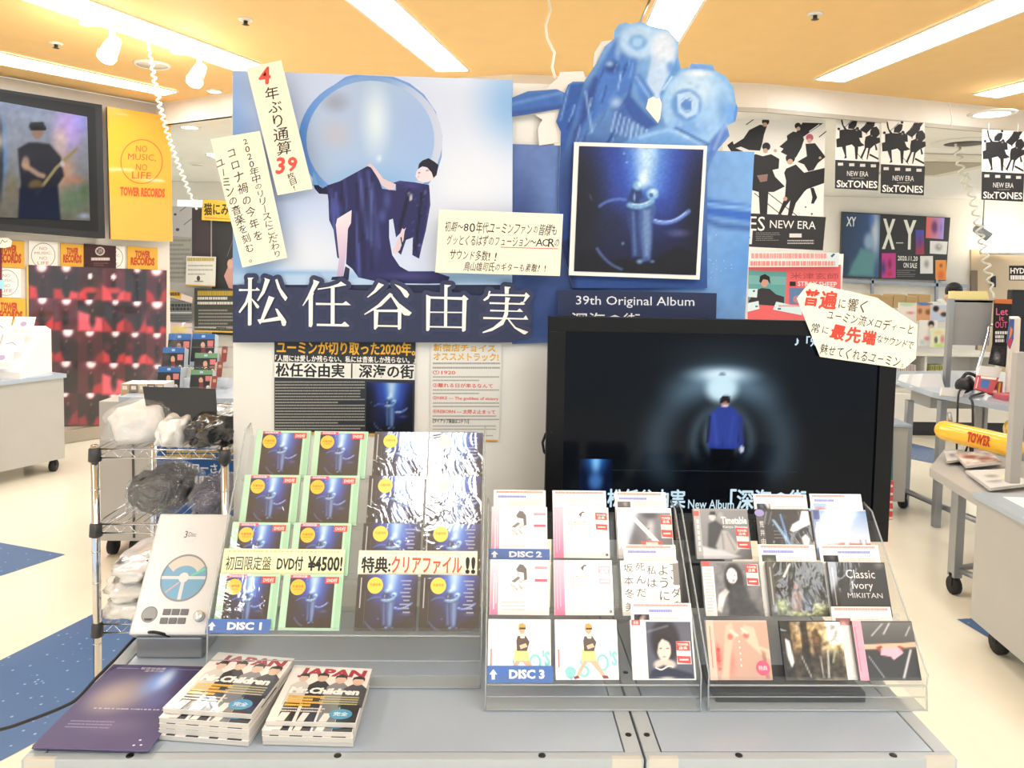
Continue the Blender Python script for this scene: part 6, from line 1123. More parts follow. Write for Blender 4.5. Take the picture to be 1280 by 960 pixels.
def bagged(px0, py0, px1, py1, Y, depth, cm, label, seed, grp, shell=True, amp=.22, name='bagged_shirt'):
    a, b = at(px0, py0, Y), at(px1, py1, Y); c = Vector(((a.x+b.x)/2, Y+depth/2, (a.z+b.z)/2)); r = (abs(b.x-a.x)/2, depth/2, abs(a.z-b.z)/2)
    t = thing(name, label, 'bagged clothing', (c.x, c.y, b.z), grp)
    m = MB(); m.blob(c, [q*(.88 if shell else 1.0) for q in r], amp, 5, seed, r[2]*.8); m.build('folded_shirt', cm, t)
    if shell: m = MB(); m.blob(c, [q*1.02 for q in r], amp*1.0, 5, seed+.3, r[2]*.93); m.build('clear_bag', BAG, t)
G1 = 'bagged shirts on the wire trolley'
bagged(112, 510, 194, 570, TY-.04, .38, CLW, 'white shirts in a shiny clear bag, top shelf of the trolley at left', 1, G1, True, .16)
bagged(182, 526, 226, 569, TY-.03, .32, POLYW, 'small white plastic bundle on the top trolley shelf under the black board', 2, G1, False, .2)
bagged(219, 520, 288, 570, TY-.03, .36, POLYB, 'shiny black plastic bundle on the top trolley shelf at right', 3, G1, False, .22)
bagged(142, 596, 220, 656, TY-.01, .3, CLB, 'black shirt in a clear bag on the middle trolley shelf', 4, G1, True, .2)
bagged(226, 608, 282, 656, TY+.0, .26, CLN, 'navy shirt in a clear bag on the middle trolley shelf', 5, G1, True, .18)
PRT = mat('printed_polybag', '#f0eeeb', .3, coat=1, bump=(16, .6, 2)); nt = PRT.node_tree; _n = nt.nodes.new('ShaderNodeTexNoise'); _n.inputs['Scale'].default_value = 11; _r = nt.nodes.new('ShaderNodeValToRGB'); _r.color_ramp.elements[0].position = .56; _r.color_ramp.elements[1].position = .62; _r.color_ramp.elements[0].color = (.86, .85, .83, 1); _r.color_ramp.elements[1].color = (.06, .05, .05, 1)
_t = nt.nodes.new('ShaderNodeTexCoord'); nt.links.new(_t.outputs['Object'], _n.inputs[0]); nt.links.new(_n.outputs[0], _r.inputs[0]); nt.links.new(_r.outputs[0], nt.nodes['Principled BSDF'].inputs['Base Color'])
for i, (a, b) in enumerate(((757, 786), (733, 762), (708, 738))): bagged((112, 113, 122)[i], a, 215, b, TY-.02+.01*i, .36, PRT, 'white plastic-wrapped shirt with black print on the lowest trolley shelf, %s of three' % ('bottom', 'middle', 'top')[i], 10+i, 'printed shirts on the lowest trolley shelf', False, .14)
k = Ink(facing(TY+.1, 0, 18, 225, 505), 1e-4); k.slab([(178, 483), (269, 486), (272, 529.5), (186, 528.5)], .006, '#232528'); k.build('sign_board', mat('matte_board', rough=.5, attr=True), label='blank black board leaning on the bags of the trolley', cat='board')
# blue banner hanging behind the trolley
k = Ink(facing(TY+TD+.06, 0, 0, 240, 600), 1e-4); k.slab([(192, 558), (296, 562), (296, 655), (192, 650)], .004, '#2f62a8')
k.poly([(192, 558), (296, 562), (296, 577), (192, 571.5)], '#3f6bab'); k.lines(208, 561, 296, 572, 2, '#d9b957', .7, .1, 12, 4); k.poly([(192, 569.5), (296, 574.5), (296, 576), (192, 571)], '#e8e4d2'); k.text('タツローさん、', (217, 579, 288, 591), '#eef0f2', .03, rot=.04); k.text('ご来店', (226, 592, 262, 604), '#dfe3ea', .04) if False else k.lines(222, 593, 290, 604, 1, '#dfe3ea', .9, .25, 5, 6)
k.build('banner', PRINT, label='blue banner with white lettering hung at the back of the trolley', cat='banner')
# ================================================================== right background
# hanging black and white posters
HY = 6.35
def band_poster(x0, y0, x1, y1, label, grp, big=False):
    f = facing(HY+(.1 if big else 0), px=(x0+x1)/2); k = Ink(f, 2e-4); w, h = x1-x0, y1-y0; X = lambda a: x0+w*a; Yy = lambda a, b=.5: y0+h*a+(b-.5)*w*.05
    P = lambda L: [(X(a), Yy(b, a)) for a, b in L]
    k.slab(P([(0, 0), (1, 0), (.97, 1), (-.03, 1)]), .003, '#eee9e2'); B = '#2a2a2c'; split = .60 if not big else .745
    if not big:
        for a, b, c_, d in ((.2, .14, .4, .02), (.55, .2, .72, .05), (.5, .5, .62, .58)): k.line(P([(a, b), (c_, d)]), w*.012, B)
    if big:
        T = lambda L: [(840+a/5.818, 130+b/5.818) for a, b in L]; HD = lambda a, b, r, c_=B: k.ell(840+a/5.818, 130+b/5.818, r/5.818, r/5.818, c_, 14)
        k.poly(T([(950, 135), (1100, 140), (820, 330), (780, 310), (900, 210)]), B); k.line(T([(1000, 200), (1070, 150)]), 1.2, '#eee9e2'); k.line(T([(540, 150), (610, 100)]), 1.2, B); k.line(T([(690, 640), (930, 830)]), 1, B); k.line(T([(600, 650), (800, 810)]), 1, B); k.line(T([(1070, 240), (1120, 200)]), 1.2, B)
        for L in ([(640, 150), (690, 160), (670, 220), (655, 290), (640, 340), (560, 335), (500, 310), (430, 330), (440, 300), (520, 250), (560, 190)], [(400, 300), (440, 270), (460, 320), (520, 345), (430, 345)], [(880, 200), (945, 215), (960, 260), (940, 320), (900, 390), (830, 370), (790, 350), (840, 290), (835, 230)],
                  [(970, 290), (1040, 285), (1090, 350), (1115, 385), (1060, 430), (1030, 480), (990, 490), (960, 440), (910, 420), (980, 380)], [(540, 380), (610, 365), (660, 380), (720, 365), (780, 400), (775, 470), (730, 480), (750, 530), (820, 600), (740, 640), (700, 640), (690, 822), (640, 822), (630, 640), (560, 620), (540, 500)],
                  [(830, 470), (900, 440), (960, 500), (1110, 465), (1105, 575), (980, 620), (960, 640), (900, 720), (870, 815), (840, 815), (860, 700), (830, 740), (790, 805), (770, 805), (820, 680), (830, 560), (815, 500)], [(1005, 610), (1030, 610), (1055, 680), (1030, 725), (1010, 725), (1020, 680)]): k.poly(T(L), B)
        for a, b, r, fc in ((680, 128, 27, (675, 150)), (915, 160, 24, (918, 180)), (685, 310, 30, (678, 340)), (860, 395, 34, (858, 420))): HD(a, b, r); HD(fc[0], fc[1], r*.6, '#c9a18c')
        HD(1000, 245, 27, '#b95d70'); HD(998, 268, 17, '#d0a594'); HD(750, 340, 12, '#c9a18c'); HD(822, 690, 16, '#c9a18c'); HD(1075, 392, 10, '#c9a18c'); k.poly(T([(615, 520), (695, 510), (690, 560), (640, 570)]), '#8d6f68'); HD(970, 750, 6); HD(1015, 800, 7)
    else:
        T = lambda L: P([((a-68)/472, (b-62-(a-68)*.06)/770) for a, b in L])
        for L in ([(115, 65), (135, 75), (150, 150), (185, 195), (160, 205), (130, 140)], [(280, 100), (300, 110), (290, 160), (262, 195), (200, 190), (205, 145), (250, 105)], [(105, 205), (180, 195), (240, 200), (300, 185), (350, 220), (355, 290), (320, 290), (340, 340), (380, 370), (330, 385), (310, 385), (300, 520), (280, 520), (270, 390), (240, 360), (140, 385), (75, 390), (70, 300), (105, 290)],
                  [(130, 380), (175, 375), (180, 470), (185, 505), (155, 512), (165, 480)], [(420, 90), (525, 90), (490, 140), (480, 170), (430, 215), (400, 245), (340, 212), (330, 200), (400, 140)], [(460, 180), (510, 170), (540, 210), (545, 250), (510, 290), (545, 290), (550, 340), (480, 375), (440, 410), (410, 525), (400, 520), (420, 400), (400, 400), (350, 515), (330, 505), (380, 400), (380, 330), (390, 280), (440, 260), (440, 220)],
                  [(490, 370), (505, 365), (520, 420), (500, 430)], [(435, 460), (530, 510), (530, 530), (430, 480)]): k.poly(T(L), B)
        for a, b, r in ((290, 85, 15), (97, 192, 15), (300, 190, 18), (472, 155, 16)): c_ = T([(a, b)])[0]; k.ell(c_[0], c_[1], r/8.73, r/8.73, B, 10)
        for a, b, r in ((292, 208, 11), (455, 270, 9), (400, 250, 8)): c_ = T([(a, b)])[0]; k.ell(c_[0], c_[1], r/8.73, r/8.73, '#8d7a70', 8)
    k.poly(P([(-.02, split), (1, split), (.97, 1), (-.03, 1)]), '#323234')
    if big:
        k.text('SixTONES', (X(-.62), Yy(.715), X(.40), Yy(.84)), '#efece6', .0, rot=.03) if False else k.text('TONES', (X(-.16), Yy(.755), X(.40), Yy(.865)), '#efece6', .0, rot=.03)
        k.text('NEW ERA', (X(.45), Yy(.785, .7), X(.9), Yy(.845, .7)), '#efece6', .0, rot=.03); k.lines(X(.05), Yy(.87), X(.2), Yy(.97), 5, '#8d8c88', .4, .2, 5, 3)
        k.poly(P([(.06, .875), (.28, .875), (.27, .98), (.05, .98)]), '#e6e3dd'); 
        for i in range(7): k.ell(X(.09+.03*(i % 6)), Yy(.9+.02*(i % 4)), w*.015, h*.01, '#4a4a4b', 8)
        k.lines(X(.31), Yy(.88), X(.55), Yy(.95), 5, '#8d8c88', .35, .3, 8, 5); k.text('GOO', (X(.63), Yy(.885), X(.76), Yy(.92)), '#dcd9d3', .04) if False else k.rect(X(.64), Yy(.89), X(.76), Yy(.92), '#dcd9d3'); k.lines(X(.62), Yy(.935), X(.88), Yy(.975), 2, '#b9b6b0', .5, .2, 9, 6)
    else:
        for a in (.04, .3, .55, .8): k.rect(X(a), Yy(.64, a), X(a+.12), Yy(.68, a), '#d2cfc9')
        k.text('NEW ERA', (X(.25), Yy(.745), X(.74), Yy(.815)), '#e6e3dd', .0, rot=.03); k.lines(X(.35), Yy(.835), X(.65), Yy(.85), 1, '#a9a6a0', .5, .2, 8, 2); k.text('SixTONES', (X(.01), Yy(.875), X(.95), Yy(.975)), '#efece6', .02, rot=.03)
    k.build('hanging_poster', PRINT, label=label, cat='poster', group=grp)
    a, b = f(x0+w*.15, y0+1), f(x1-w*.15, y0+2); m = MB(); m.tube([a, Vector((a.x, a.y, LOWC))], .003, 5); m.tube([b, Vector((b.x, b.y, LOWC))], .003, 5); m.build('hanging_string', CORD, label='thin strings holding the '+label.replace('black and white ', '').replace(' hanging', ''), cat='string')
band_poster(905, 146, 1032, 310, 'large black and white poster of five men in black, right of the diver cutout', None, True)
band_poster(1045, 147.5, 1099, 237, 'small black and white hanging poster, left one of the pair', 'small hanging posters'); band_poster(1102, 152, 1156, 243, 'small black and white hanging poster, right one of the pair', 'small hanging posters'); band_poster(1228, 163, 1280, 251, 'small black and white hanging poster alone near the right edge', 'small hanging posters')
# twin poster board on the back wall
k = Ink(facing(12.42, px=1120), 4e-4); k.slab([(1053, 264.5), (1188, 272), (1182, 351), (1050, 347)], .05, '#2d2b29', '#4d4a46')
k.field([(1053.5, 266), (1100.5, 268.5), (1098, 347), (1051, 345)], paint([('g', 1051, 300, (40, 58, 84), 1100, 300, (60, 90, 140)), ('e', 1094, 290, 9, 50, (214, 220, 226), .9, .9), ('e', 1090, 275, 6, 14, (70, 110, 200), .8, 1), ('e', 1086, 302, 9, 16, (150, 178, 206), .95, .7), ('p', [(1076, 310), (1094, 316), (1092, 346), (1060, 344)], (96, 150, 150), .9, 6), ('e', 1070, 335, 12, 16, (88, 140, 140), .8, 1), ('e', 1056, 330, 8, 18, (30, 44, 76), .8, 1)]), 2.2)
k.text('XY', (1058, 271, 1070, 283), '#e8ebe6', .02, rot=.05); k.text('X', (1103, 273.5, 1119, 311.5), '#f2efe2', .03, rot=.03); k.text('Y', (1129, 275, 1145, 312), '#f2efe2', .03, rot=.03); k.rect(1120, 303, 1129, 304.2, '#d8d5c8')
k.field(Q(1144.5, 287.5, 1155, 318), paint([('g', 1144, 290, (66, 80, 180), 1155, 315, (170, 50, 70)), ('e', 1150, 302, 4, 9, (90, 50, 130), .8, 1)]), 2); k.field([(1158, 271), (1180.5, 272.5), (1179, 299), (1157, 297.5)], paint([('g', 1158, 285, (226, 104, 90), 1180, 285, (168, 150, 230)), ('e', 1168, 284, 6, 12, (92, 40, 96), .9, .8), ('e', 1176, 285, 3, 10, (100, 90, 190), .6, 1)]), 2)
k.field([(1162.5, 301), (1184.5, 302), (1183, 318), (1162, 317)], paint([('c', (226, 224, 220)), ('e', 1173, 309, 7, 7, (110, 108, 106), .8, 1), ('e', 1174, 308, 3, 3, (230, 226, 222), .8, 1)]), 1.5); k.field(Q(1102, 316.5, 1119.5, 347.5), paint([('c', (200, 56, 140)), ('e', 1104, 335, 5, 14, (40, 46, 120), .9, 1), ('e', 1112, 330, 4, 10, (120, 26, 60), .9, .9), ('e', 1112, 342, 6, 6, (180, 40, 60), .9, 1)]), 2)
k.field(Q(1150, 320, 1166, 342), paint([('c', (232, 229, 222)), ('e', 1158, 330, 5, 8, (120, 118, 114), .7, 1)]), 1.5); k.field(Q(1169, 325, 1182.5, 350), paint([('c', (240, 150, 60)), ('e', 1176, 332, 3, 4, (150, 76, 46), .9, .8), ('e', 1176, 344, 6, 9, (226, 104, 40), .9, .8)]), 1.5)
k.text('2020.11.20', (1122, 320, 1147, 326), '#f2efe2', .02, rot=.03); k.text('ON SALE', (1129, 328.5, 1146, 335), '#f2efe2', .02, rot=.03); k.lines(1121, 337, 1144, 347, 4, '#8b8a84', .35, .2, 10, 3)
k.build('wall_poster', mat('backlit_poster', rough=.4, attr=True), label='wide dark poster board with large white letters XY on the back wall', cat='poster')
mb = MB(); p = facing(12.4); 
for x in (1091, 1171.5): mb.prism([p(x-1.4, 349), p(x+1.4, 349), p(x+1.4, 480), p(x-1.4, 480)], (0, .05, 0))
mb.prism([p(1040, 348), p(1212, 356), p(1212, 360), p(1040, 352)], (0, .04, 0)); mb.build('trim_4', STEEL, kind='structure')
# wall lamp and intercom
t = thing('wall_lamp', 'large glowing dome lamp above the beige doorway', 'lamp', at(1242, 310, 12.3)); c = at(1244, 308, 12.42)
m = MB(); m.lathe([(.43, -.12), (.42, .0), (.37, .12), (.27, .2), (.12, .25), (.001, .26)], c-Vector((0, .44, 0)), (0, 0, 1)); m.build('shade', mat('lamp_glow', '#fff8e6', emis=3.5), t); m = MB(); m.lathe([(.46, 0), (.46, .02), (.42, .02)], c-Vector((0, .44, .14)), (0, 0, 1)); m.build('mount', WHITE, t)
mb = MB(); p = facing(12.43); mb.prism([p(1240, 345), p(1245, 345), p(1245, 359), p(1240, 359)], (0, .03, 0)); mb.build('wall_intercom', BLACKP, label='small black intercom box on the beige wall at right', cat='intercom')
t = thing('spotlight', 'small grey spotlight beside the coiled cord by the wall lamp', 'spotlight', at(1228, 296, 9.6)); c = at(1228, 291, 9.6)
m = MB(); m.tube([c+Vector((0, 0, .12)), c], .012, 8); m.tube([Vector((c.x, c.y, c.z+.12)), (c.x, c.y, LOWC)], .008, 6); m.build('arm', STEEL, t); m = MB(); m.lathe([(.02, -.12), (.05, -.1), (.06, .1), (.05, .1), (.03, 0)], c, (.6, -.5, -.6)); m.build('lamp_head', STEEL, t)
# ------------------------------------------------------------------ far white shelf, magazines, clerk
FY = 8.6; pf = facing(FY)
t = thing('magazine_shelf', 'long white shelf unit with magazines beyond the television', 'shelf', (at(1160, 440, FY).x, FY+.3, 0)); a, b = at(1085, 440, FY), at(1250, 440, FY); zc = at(1160, 441, FY).z
m = MB(); m.box((a.x, FY-.1, zc-.03), (b.x, FY+.5, zc), .005); m.build('shelf_board', WHITE, t); m = MB(); m.box((a.x, FY+.45, .05), (b.x, FY+.5, at(1160, 388, FY).z)); m.build('back_panel', mat('shelf_white', '#ece9e4', .6), t)
m = MB(); m.box((a.x, FY-.1, .3), (b.x, FY+.45, .34), .004); m.box((a.x, FY, 0), (a.x+.05, FY+.45, zc-.03)); m.box((b.x-.05, FY, 0), (b.x, FY+.45, zc-.03)); m.box((at(1156, 450, FY).x, FY, .34), (at(1159, 450, FY).x, FY+.45, zc-.03)); m.box((a.x, FY+.05, 0), (b.x, FY+.45, .3)); m.build('carcass', WHITE, t)
def mag(x0, y0, x1, y1, ops, Y, label):
    k = Ink(facing(Y, 0, 10, (x0+x1)/2, y1), 3e-4); q = [(x0, y0), (x1, y0+.6), (x1-.5, y1), (x0-.5, y1)]; k.slab(q, .02, '#f4f0ea'); k.field(q, paint(ops), 1.4); k.build('magazine', PRINT, label=label, cat='magazine', group='magazines on the far white shelf')
mag(1124, 378, 1146, 404, [('c', (244, 236, 232)), ('e', 1134, 380, 14, 4, (196, 226, 186), .9, .6), ('e', 1138, 391, 8, 3, (230, 110, 120), .8, 1)], FY+.2, 'pale green and pink magazine at the left of the far shelf')
mag(1146, 378, 1166, 401, [('c', (226, 170, 130)), ('e', 1155, 379, 12, 4, (90, 126, 190), 1, .5), ('e', 1150, 389, 4, 5, (150, 104, 80), .9, .7), ('e', 1160, 390, 5, 5, (120, 84, 66), .8, .7)], FY+.2, 'magazine with a blue top and warm faces on the far shelf')
mag(1164, 381, 1186, 402, [('c', (200, 214, 236)), ('e', 1170, 386, 5, 5, (44, 40, 44), 1, .5), ('e', 1177, 389, 7, 4, (240, 206, 180), .9, .7), ('e', 1180, 393, 6, 4, (50, 44, 44), .9, .6)], FY+.18, 'pale blue magazine with two dark-haired faces on the far shelf')
mag(1150, 400, 1172, 432, [('c', (246, 244, 242)), ('e', 1164, 405, 5, 6, (52, 50, 56), 1, .5), ('e', 1164, 409, 3.4, 4, (236, 206, 188), 1, .4), ('e', 1158, 423, 5, 4, (232, 140, 170), .9, .8), ('e', 1153, 428, 6, 5, (180, 216, 214), .8, .8)], FY+.05, 'white magazine with a dark-haired face and pink flower on the far shelf')
mag(1164, 410, 1185, 434, [('c', (236, 244, 206)), ('e', 1170, 425, 3, 6, (90, 92, 96), .9, .6), ('e', 1178, 424, 4, 8, (206, 120, 150), .8, .8), ('e', 1173, 416, 8, 4, (244, 214, 170), .8, .8), ('e', 1174, 432, 10, 4, (190, 226, 120), .9, .8)], FY, 'pale green magazine with small figures on the far shelf')
for i in range(9):
    x0 = 1122+i*2.6; k = Ink(facing(FY-.02, px=x0), 3e-4); k.slab([(x0, 452+i*.5), (x0+2.2, 452+i*.5), (x0+2.0, 476), (x0-.2, 476)], .2, ['#efe9e6', '#e3dede', '#d6c5c4', '#f2eeee'][i % 4]); k.rect(x0+.5, 456, x0+1.6, 468, ['#b8a8b0', '#8f8a8c', '#d0a0a0'][i % 3]); k.build('book', PRINT, label='thin pale book on the lower far shelf, number %d counted from the television' % (i+1), cat='book', group='pale books under the far shelf')
for i in range(6):
    x0 = 1161+i*3.0; k = Ink(facing(FY+.1, px=x0), 3e-4); k.slab([(x0, 456), (x0+2.6, 456), (x0+2.6, 465), (x0, 465)], .1, '#cfd08a' if i % 2 else '#b5b873'); k.rect(x0+.6, 457.5, x0+2, 462, '#8e8f52'); k.build('disc_case', PRINT, label='small olive disc case on the lower far shelf, number %d from the left' % (i+1), cat='CD', group='olive disc cases under the far shelf')
for i in range(5):
    x0 = 1086+i*15.6; a, b = at(x0, 368, 10.8), at(x0+14.8, 377, 10.8); m = MB(); m.box((a.x, 10.8, .9), (b.x, 11.1, a.z-.02*(i % 2)), .01); bx = m.build('cardboard_box', mat('cardboard', '#c9a878', .8), label='brown cardboard box stacked behind the far shelf, %s of the row' % ('first', 'second', 'third', 'fourth', 'fifth')[i], cat='box', group='cardboard boxes behind the far shelf')
t = thing('stock_counter', 'low pale counter carrying the cardboard boxes at the back', 'counter', (at(1125, 400, 10.9).x, 10.95, 0)); m = MB(); m.box((at(1080, 400, 10.8).x, 10.7, 0), (at(1180, 400, 10.8).x, 11.3, .88), .01); m.build('body', WHITE, t); m = MB(); m.box((at(1080, 400, 10.8).x-.02, 10.68, .88), (at(1180, 400, 10.8).x+.02, 11.32, .9)); m.build('worktop', STEEL, t)
# clerk: one continuous skinned body, hair and shirt as children
def skinned(name, verts, edges, rad, m, parent, sub=2, root=0):
    me = bpy.data.meshes.new(name); o0 = wloc(parent) if parent else Vector(); me.from_pydata([tuple(Vector(v)-o0) for v in verts], edges, [])
    o = bpy.data.objects.new(name, me); COL.objects.link(o); sk = o.modifiers.new('skin', 'SKIN'); sk.use_smooth_shade = True
    for i, r in enumerate(rad): sv = me.skin_vertices[0].data[i]; sv.radius = (r, r) if not isinstance(r, tuple) else r; sv.use_root = i == root
    sb = o.modifiers.new('sub', 'SUBSURF'); sb.levels = sb.render_levels = sub
    dg = bpy.context.evaluated_depsgraph_get(); e = bpy.data.meshes.new_from_object(o.evaluated_get(dg)); bpy.data.objects.remove(o)
    for p in e.polygons: p.use_smooth = True
    e.materials.clear(); e.materials.append(m); o = bpy.data.objects.new(name, e); COL.objects.link(o)
    if parent: o.parent = parent
    return o
CY_ = 9.5; hc = at(1189, 366, CY_); bx = hc.x; hz = hc.z
SKIN = mat('skin', '#e3b798', .55); HAIR = mat('black_hair', '#1d1b1c', .45); SHIRT = mat('white_shirt', '#f2f1f0', .7); TROU = mat('dark_trousers', '#2a2b31', .7)
pe = thing('person', 'shop clerk with dark hair and white shirt standing behind the far magazine shelf', 'person', (bx-.05, CY_, 0)); s = hz/1.50
V = lambda x, y, z: (bx+x*s, CY_+y*s, z*s)
sh, hd = 1.26, 1.50
verts = [V(-.12, .02, .86), V(-.12, .02, 1.02), V(-.2, .0, 1.22), V(-.15, -.02, 1.33), V(-.08, -.03, 1.385), V(-.0, -.04, 1.46), V(.015, -.045, 1.54),
         V(-.34, .02, 1.29), V(-.38, -.02, 1.03), V(-.24, -.22, .92), V(-.02, -.02, 1.25), V(.12, -.1, 1.02), V(.1, -.26, .93),
         V(-.21, .02, .8), V(-.22, .0, .46), V(-.22, .03, .08), V(-.22, -.1, .03), V(-.03, .02, .8), V(-.03, .0, .46), V(-.03, .03, .08), V(-.03, -.1, .03), V(-.2, -.29, .915), V(.06, -.34, .925)]
edg = [(0, 1), (1, 2), (2, 3), (3, 4), (4, 5), (5, 6), (2, 7), (7, 8), (8, 9), (2, 10), (10, 11), (11, 12), (0, 13), (13, 14), (14, 15), (15, 16), (0, 17), (17, 18), (18, 19), (19, 20), (9, 21), (12, 22)]
rad = [.13, .12, .13, .075, .055, .085, .075, .06, .045, .035, .06, .045, .035, .085, .058, .042, .035, .085, .058, .042, .035, .03, .03]
body = skinned('body', verts, edg, [r*s for r in rad], SKIN, pe)
hb = MB(); t_ = bmesh.new(); bmesh.ops.create_uvsphere(t_, u_segments=20, v_segments=14, radius=1)
for v in t_.verts:
    d = v.co.copy(); z = d.z
    if d.y < -.45 and z < .35: v.co = Vector((d.x*.8, d.y*.7, max(z, .2)))
    v.co = Vector((bx+.015*s+v.co.x*.105*s, CY_-.035*s+v.co.y*.115*s, 1.525*s+v.co.z*.118*s))
hb.merge(t_, None, True); hb.build('hair', HAIR, pe)
for nm, sel, ed2, mm, gr in (('shirt', [1, 2, 3, 7, 8, 10, 11, 4], [(0, 1), (1, 2), (1, 3), (3, 4), (1, 5), (5, 6), (2, 7)], SHIRT, [.15, .16, .1, .085, .062, .082, .062, .068]), ('trousers', [0, 13, 14, 15, 17, 18, 19], [(0, 1), (1, 2), (2, 3), (0, 4), (4, 5), (5, 6)], TROU, [.15, .105, .075, .06, .105, .075, .06])):
    skinned(nm, [verts[i] for i in sel], ed2, [r*s for r in gr], mm, pe)
fm = MB()
for sx in (-1, 1): fm.lathe([(.001, 0), (.012*s, .002*s), (.001, .006*s)], V(.012+sx*.032, -.128, 1.50), (0, -1, 0), 8)
fm.build('eyes', HAIR, pe)
fm = MB(); fm.lathe([(.014*s, 0), (.009*s, .014*s), (.001, .022*s)], V(.012, -.125, 1.475), (0, -1, 0), 8); fm.lathe([(.001, 0), (.02*s, .002*s), (.001, .005*s)], V(.012, -.122, 1.445), (0, -1, 0), 8); fm.build('nose', SKIN, pe)
# ------------------------------------------------------------------ grey cabinet behind the television with red display board
GY = 5.0; xr = at(1132.5, 600, GY).x; zt = at(1125, 530, GY).z
t = thing('low_cabinet', 'grey cabinet on casters seen just right of the television', 'cabinet', (xr-.6, GY+.2, 0))
m = MB(); m.box((xr-1.5, GY, .1), (xr, GY+.42, zt-.02), .006); m.build('body', GREYMETAL, t); m = MB(); m.box((xr-1.52, GY-.015, zt-.02), (xr+.015, GY+.435, zt), .004); m.build('top', TABLETOP, t)
for q in (xr-1.4, xr-.09): caster(q, GY+.06, t, .05); caster(q, GY+.36, t, .05)
k = Ink(facing(4.93, px=1113), 1e-4); k.slab([(1108, 536), (1117, 537), (1116, 600), (1108, 600)], .02, '#3f7474'); k.slab([(1108, 602), (1117, 602), (1115, 655), (1108, 655)], .02, '#d8524e')
for i in range(5): k.rect(1108, 606+i*10, 1116, 609+i*10, '#f0d9d4')
k.build('leaning_sign', PRINT, label='narrow teal and red sign edge on the cabinet front just right of the television', cat='sign')
BY = 5.12; xa, xb = at(925, 400, BY).x, at(1052, 400, BY).x
t = thing('exhibition_board', 'thin panel on the grey cabinet carrying the red poster', 'panel', ((xa+xb)/2, BY+.03, zt)); m = MB(); m.box((xa, BY+.012, zt), (xb, BY+.03, at(990, 316, BY).z), .003); m.build('board', WHITE, t)
k = Ink(facing(BY, px=990), 2e-4); k.slab([(936, 333), (1051, 331), (1050, 440), (934, 440)], .004, '#e0676b'); k.poly([(936, 338), (983.5, 340), (981, 383), (935, 379)], '#5f9fa0'); k.poly([(936, 344), (983, 346), (982, 356), (935, 355)], '#75adae')
k.poly([(936, 376), (945, 363), (952, 360), (962, 361), (970, 368), (980, 371), (980, 383), (936, 380)], '#37343a'); k.ell(955.5, 352.5, 4.5, 6.5, '#c99a88', 16); k.poly([(949, 352), (950, 345), (956, 342.5), (962, 346), (963, 356), (959.5, 350), (954, 349), (951, 354)], '#241f24')
k.text('米津玄師', (988, 341, 1048, 349), '#a34a50', .0, rot=.015); k.rect(987, 352, 994.5, 357.5, '#2b2a2c'); k.text('STRAY SHEEP', (997, 352, 1046, 358), '#f6e2e0', .01, rot=.02); k.rect(986.5, 360, 1005, 380, '#5c7fae'); k.ell(997, 374, 6, 5, '#b77d86', 14)
k.poly([(935, 361), (947, 361), (946, 372), (934.5, 371)], '#cfe6ec'); k.rect(941, 362.5, 943.5, 365, '#47596b'); k.poly([(934, 379), (948, 376), (949, 386), (934, 390)], '#cfe6ec'); k.rect(944, 382, 947, 384, '#47596b'); k.poly([(970, 377), (1002, 384), (1002, 394), (966, 387)], '#cfe6ec'); k.rect(972, 385, 976, 387, '#47596b'); k.lines(973, 380, 1000, 385, 1, '#d9a0a8', .5, .2, 8, 3)
k.build('wall_poster', PRINT, label='red poster with a teal portrait and pale blue notes above the television', cat='poster')
k = Ink(facing(BY-.03, px=990), 2e-4); k.slab([(937, 313), (1049, 316), (1048, 333.5), (936, 334)], .003, '#cfe0e2'); k.lines(939, 315, 1038, 323, 1, '#e79a94', .8, .1, 12, 5); k.lines(938, 325, 1044, 332, 1, '#ec8f88', .85, .12, 11, 8); k.poly([(1038, 320), (1042, 316.5), (1044, 318), (1040, 322)], '#3f5a72'); k.build('pop_card', PRINT, label='pale blue strip with red handwriting above the red poster', cat='card')
# ------------------------------------------------------------------ right-hand listening counters
RY = 4.75
def legp(t, px, py0, py1, Y, w=.022, m_=STEEL):
    a, b = at(px, py0, Y), at(px, py1, Y); m = MB(); m.box((a.x-w, Y-w, max(0, b.z)), (a.x+w, Y+w, a.z), .004); m.build('leg', m_, t)
t = thing('listening_counter', 'grey counter with headphones and leaning covers at right', 'counter', (at(1200, 500, RY).x, RY+.3, 0))
z = at(1170, 497, RY).z; p = [Vector((at(1119, 484, 5.3).x, 5.3, z)), Vector((at(1166, 495, 4.75).x, 4.75, z)), Vector((at(1290, 520, 4.15).x, 4.15, z)), Vector((4.3, 4.3, z)), Vector((4.0, 5.9, z)), Vector((at(1119, 484, 5.3).x, 5.75, z))]
m = MB(); m.prism(p, (0, 0, .035)); m.build('worktop', TABLETOP, t)
for px, Y in ((1137, 5.25), (1178, 4.8), (1284, 4.25)): legp(t, px, 500, 1500, Y)
m = MB(); m.box((at(1158, 500, 5.2).x, 5.15, z-.14), (at(1218, 500, 5.2).x, 5.4, z), .004); m.box((at(1232, 500, 5.0).x, 5.0, z-.6), (at(1236, 500, 5.0).x, 5.05, z)); m.box((at(1225, 500, 5.0).x, 5.0, z-.6), (at(1229, 500, 5.0).x, 5.05, z)); m.build('under_box', GREYMETAL, t)
a, b = at(1132, 577, 5.2), at(1180, 592, 4.85); m = MB(); m.tube([(a.x, 5.25, .12), (b.x, 4.8, .12), (at(1284, 600, 4.25).x, 4.25, .12)], .02, 8); m.build('rail', STEEL, t); caster(at(1131, 573, 5.2).x, 5.2, t, .04)
CT = z+.035
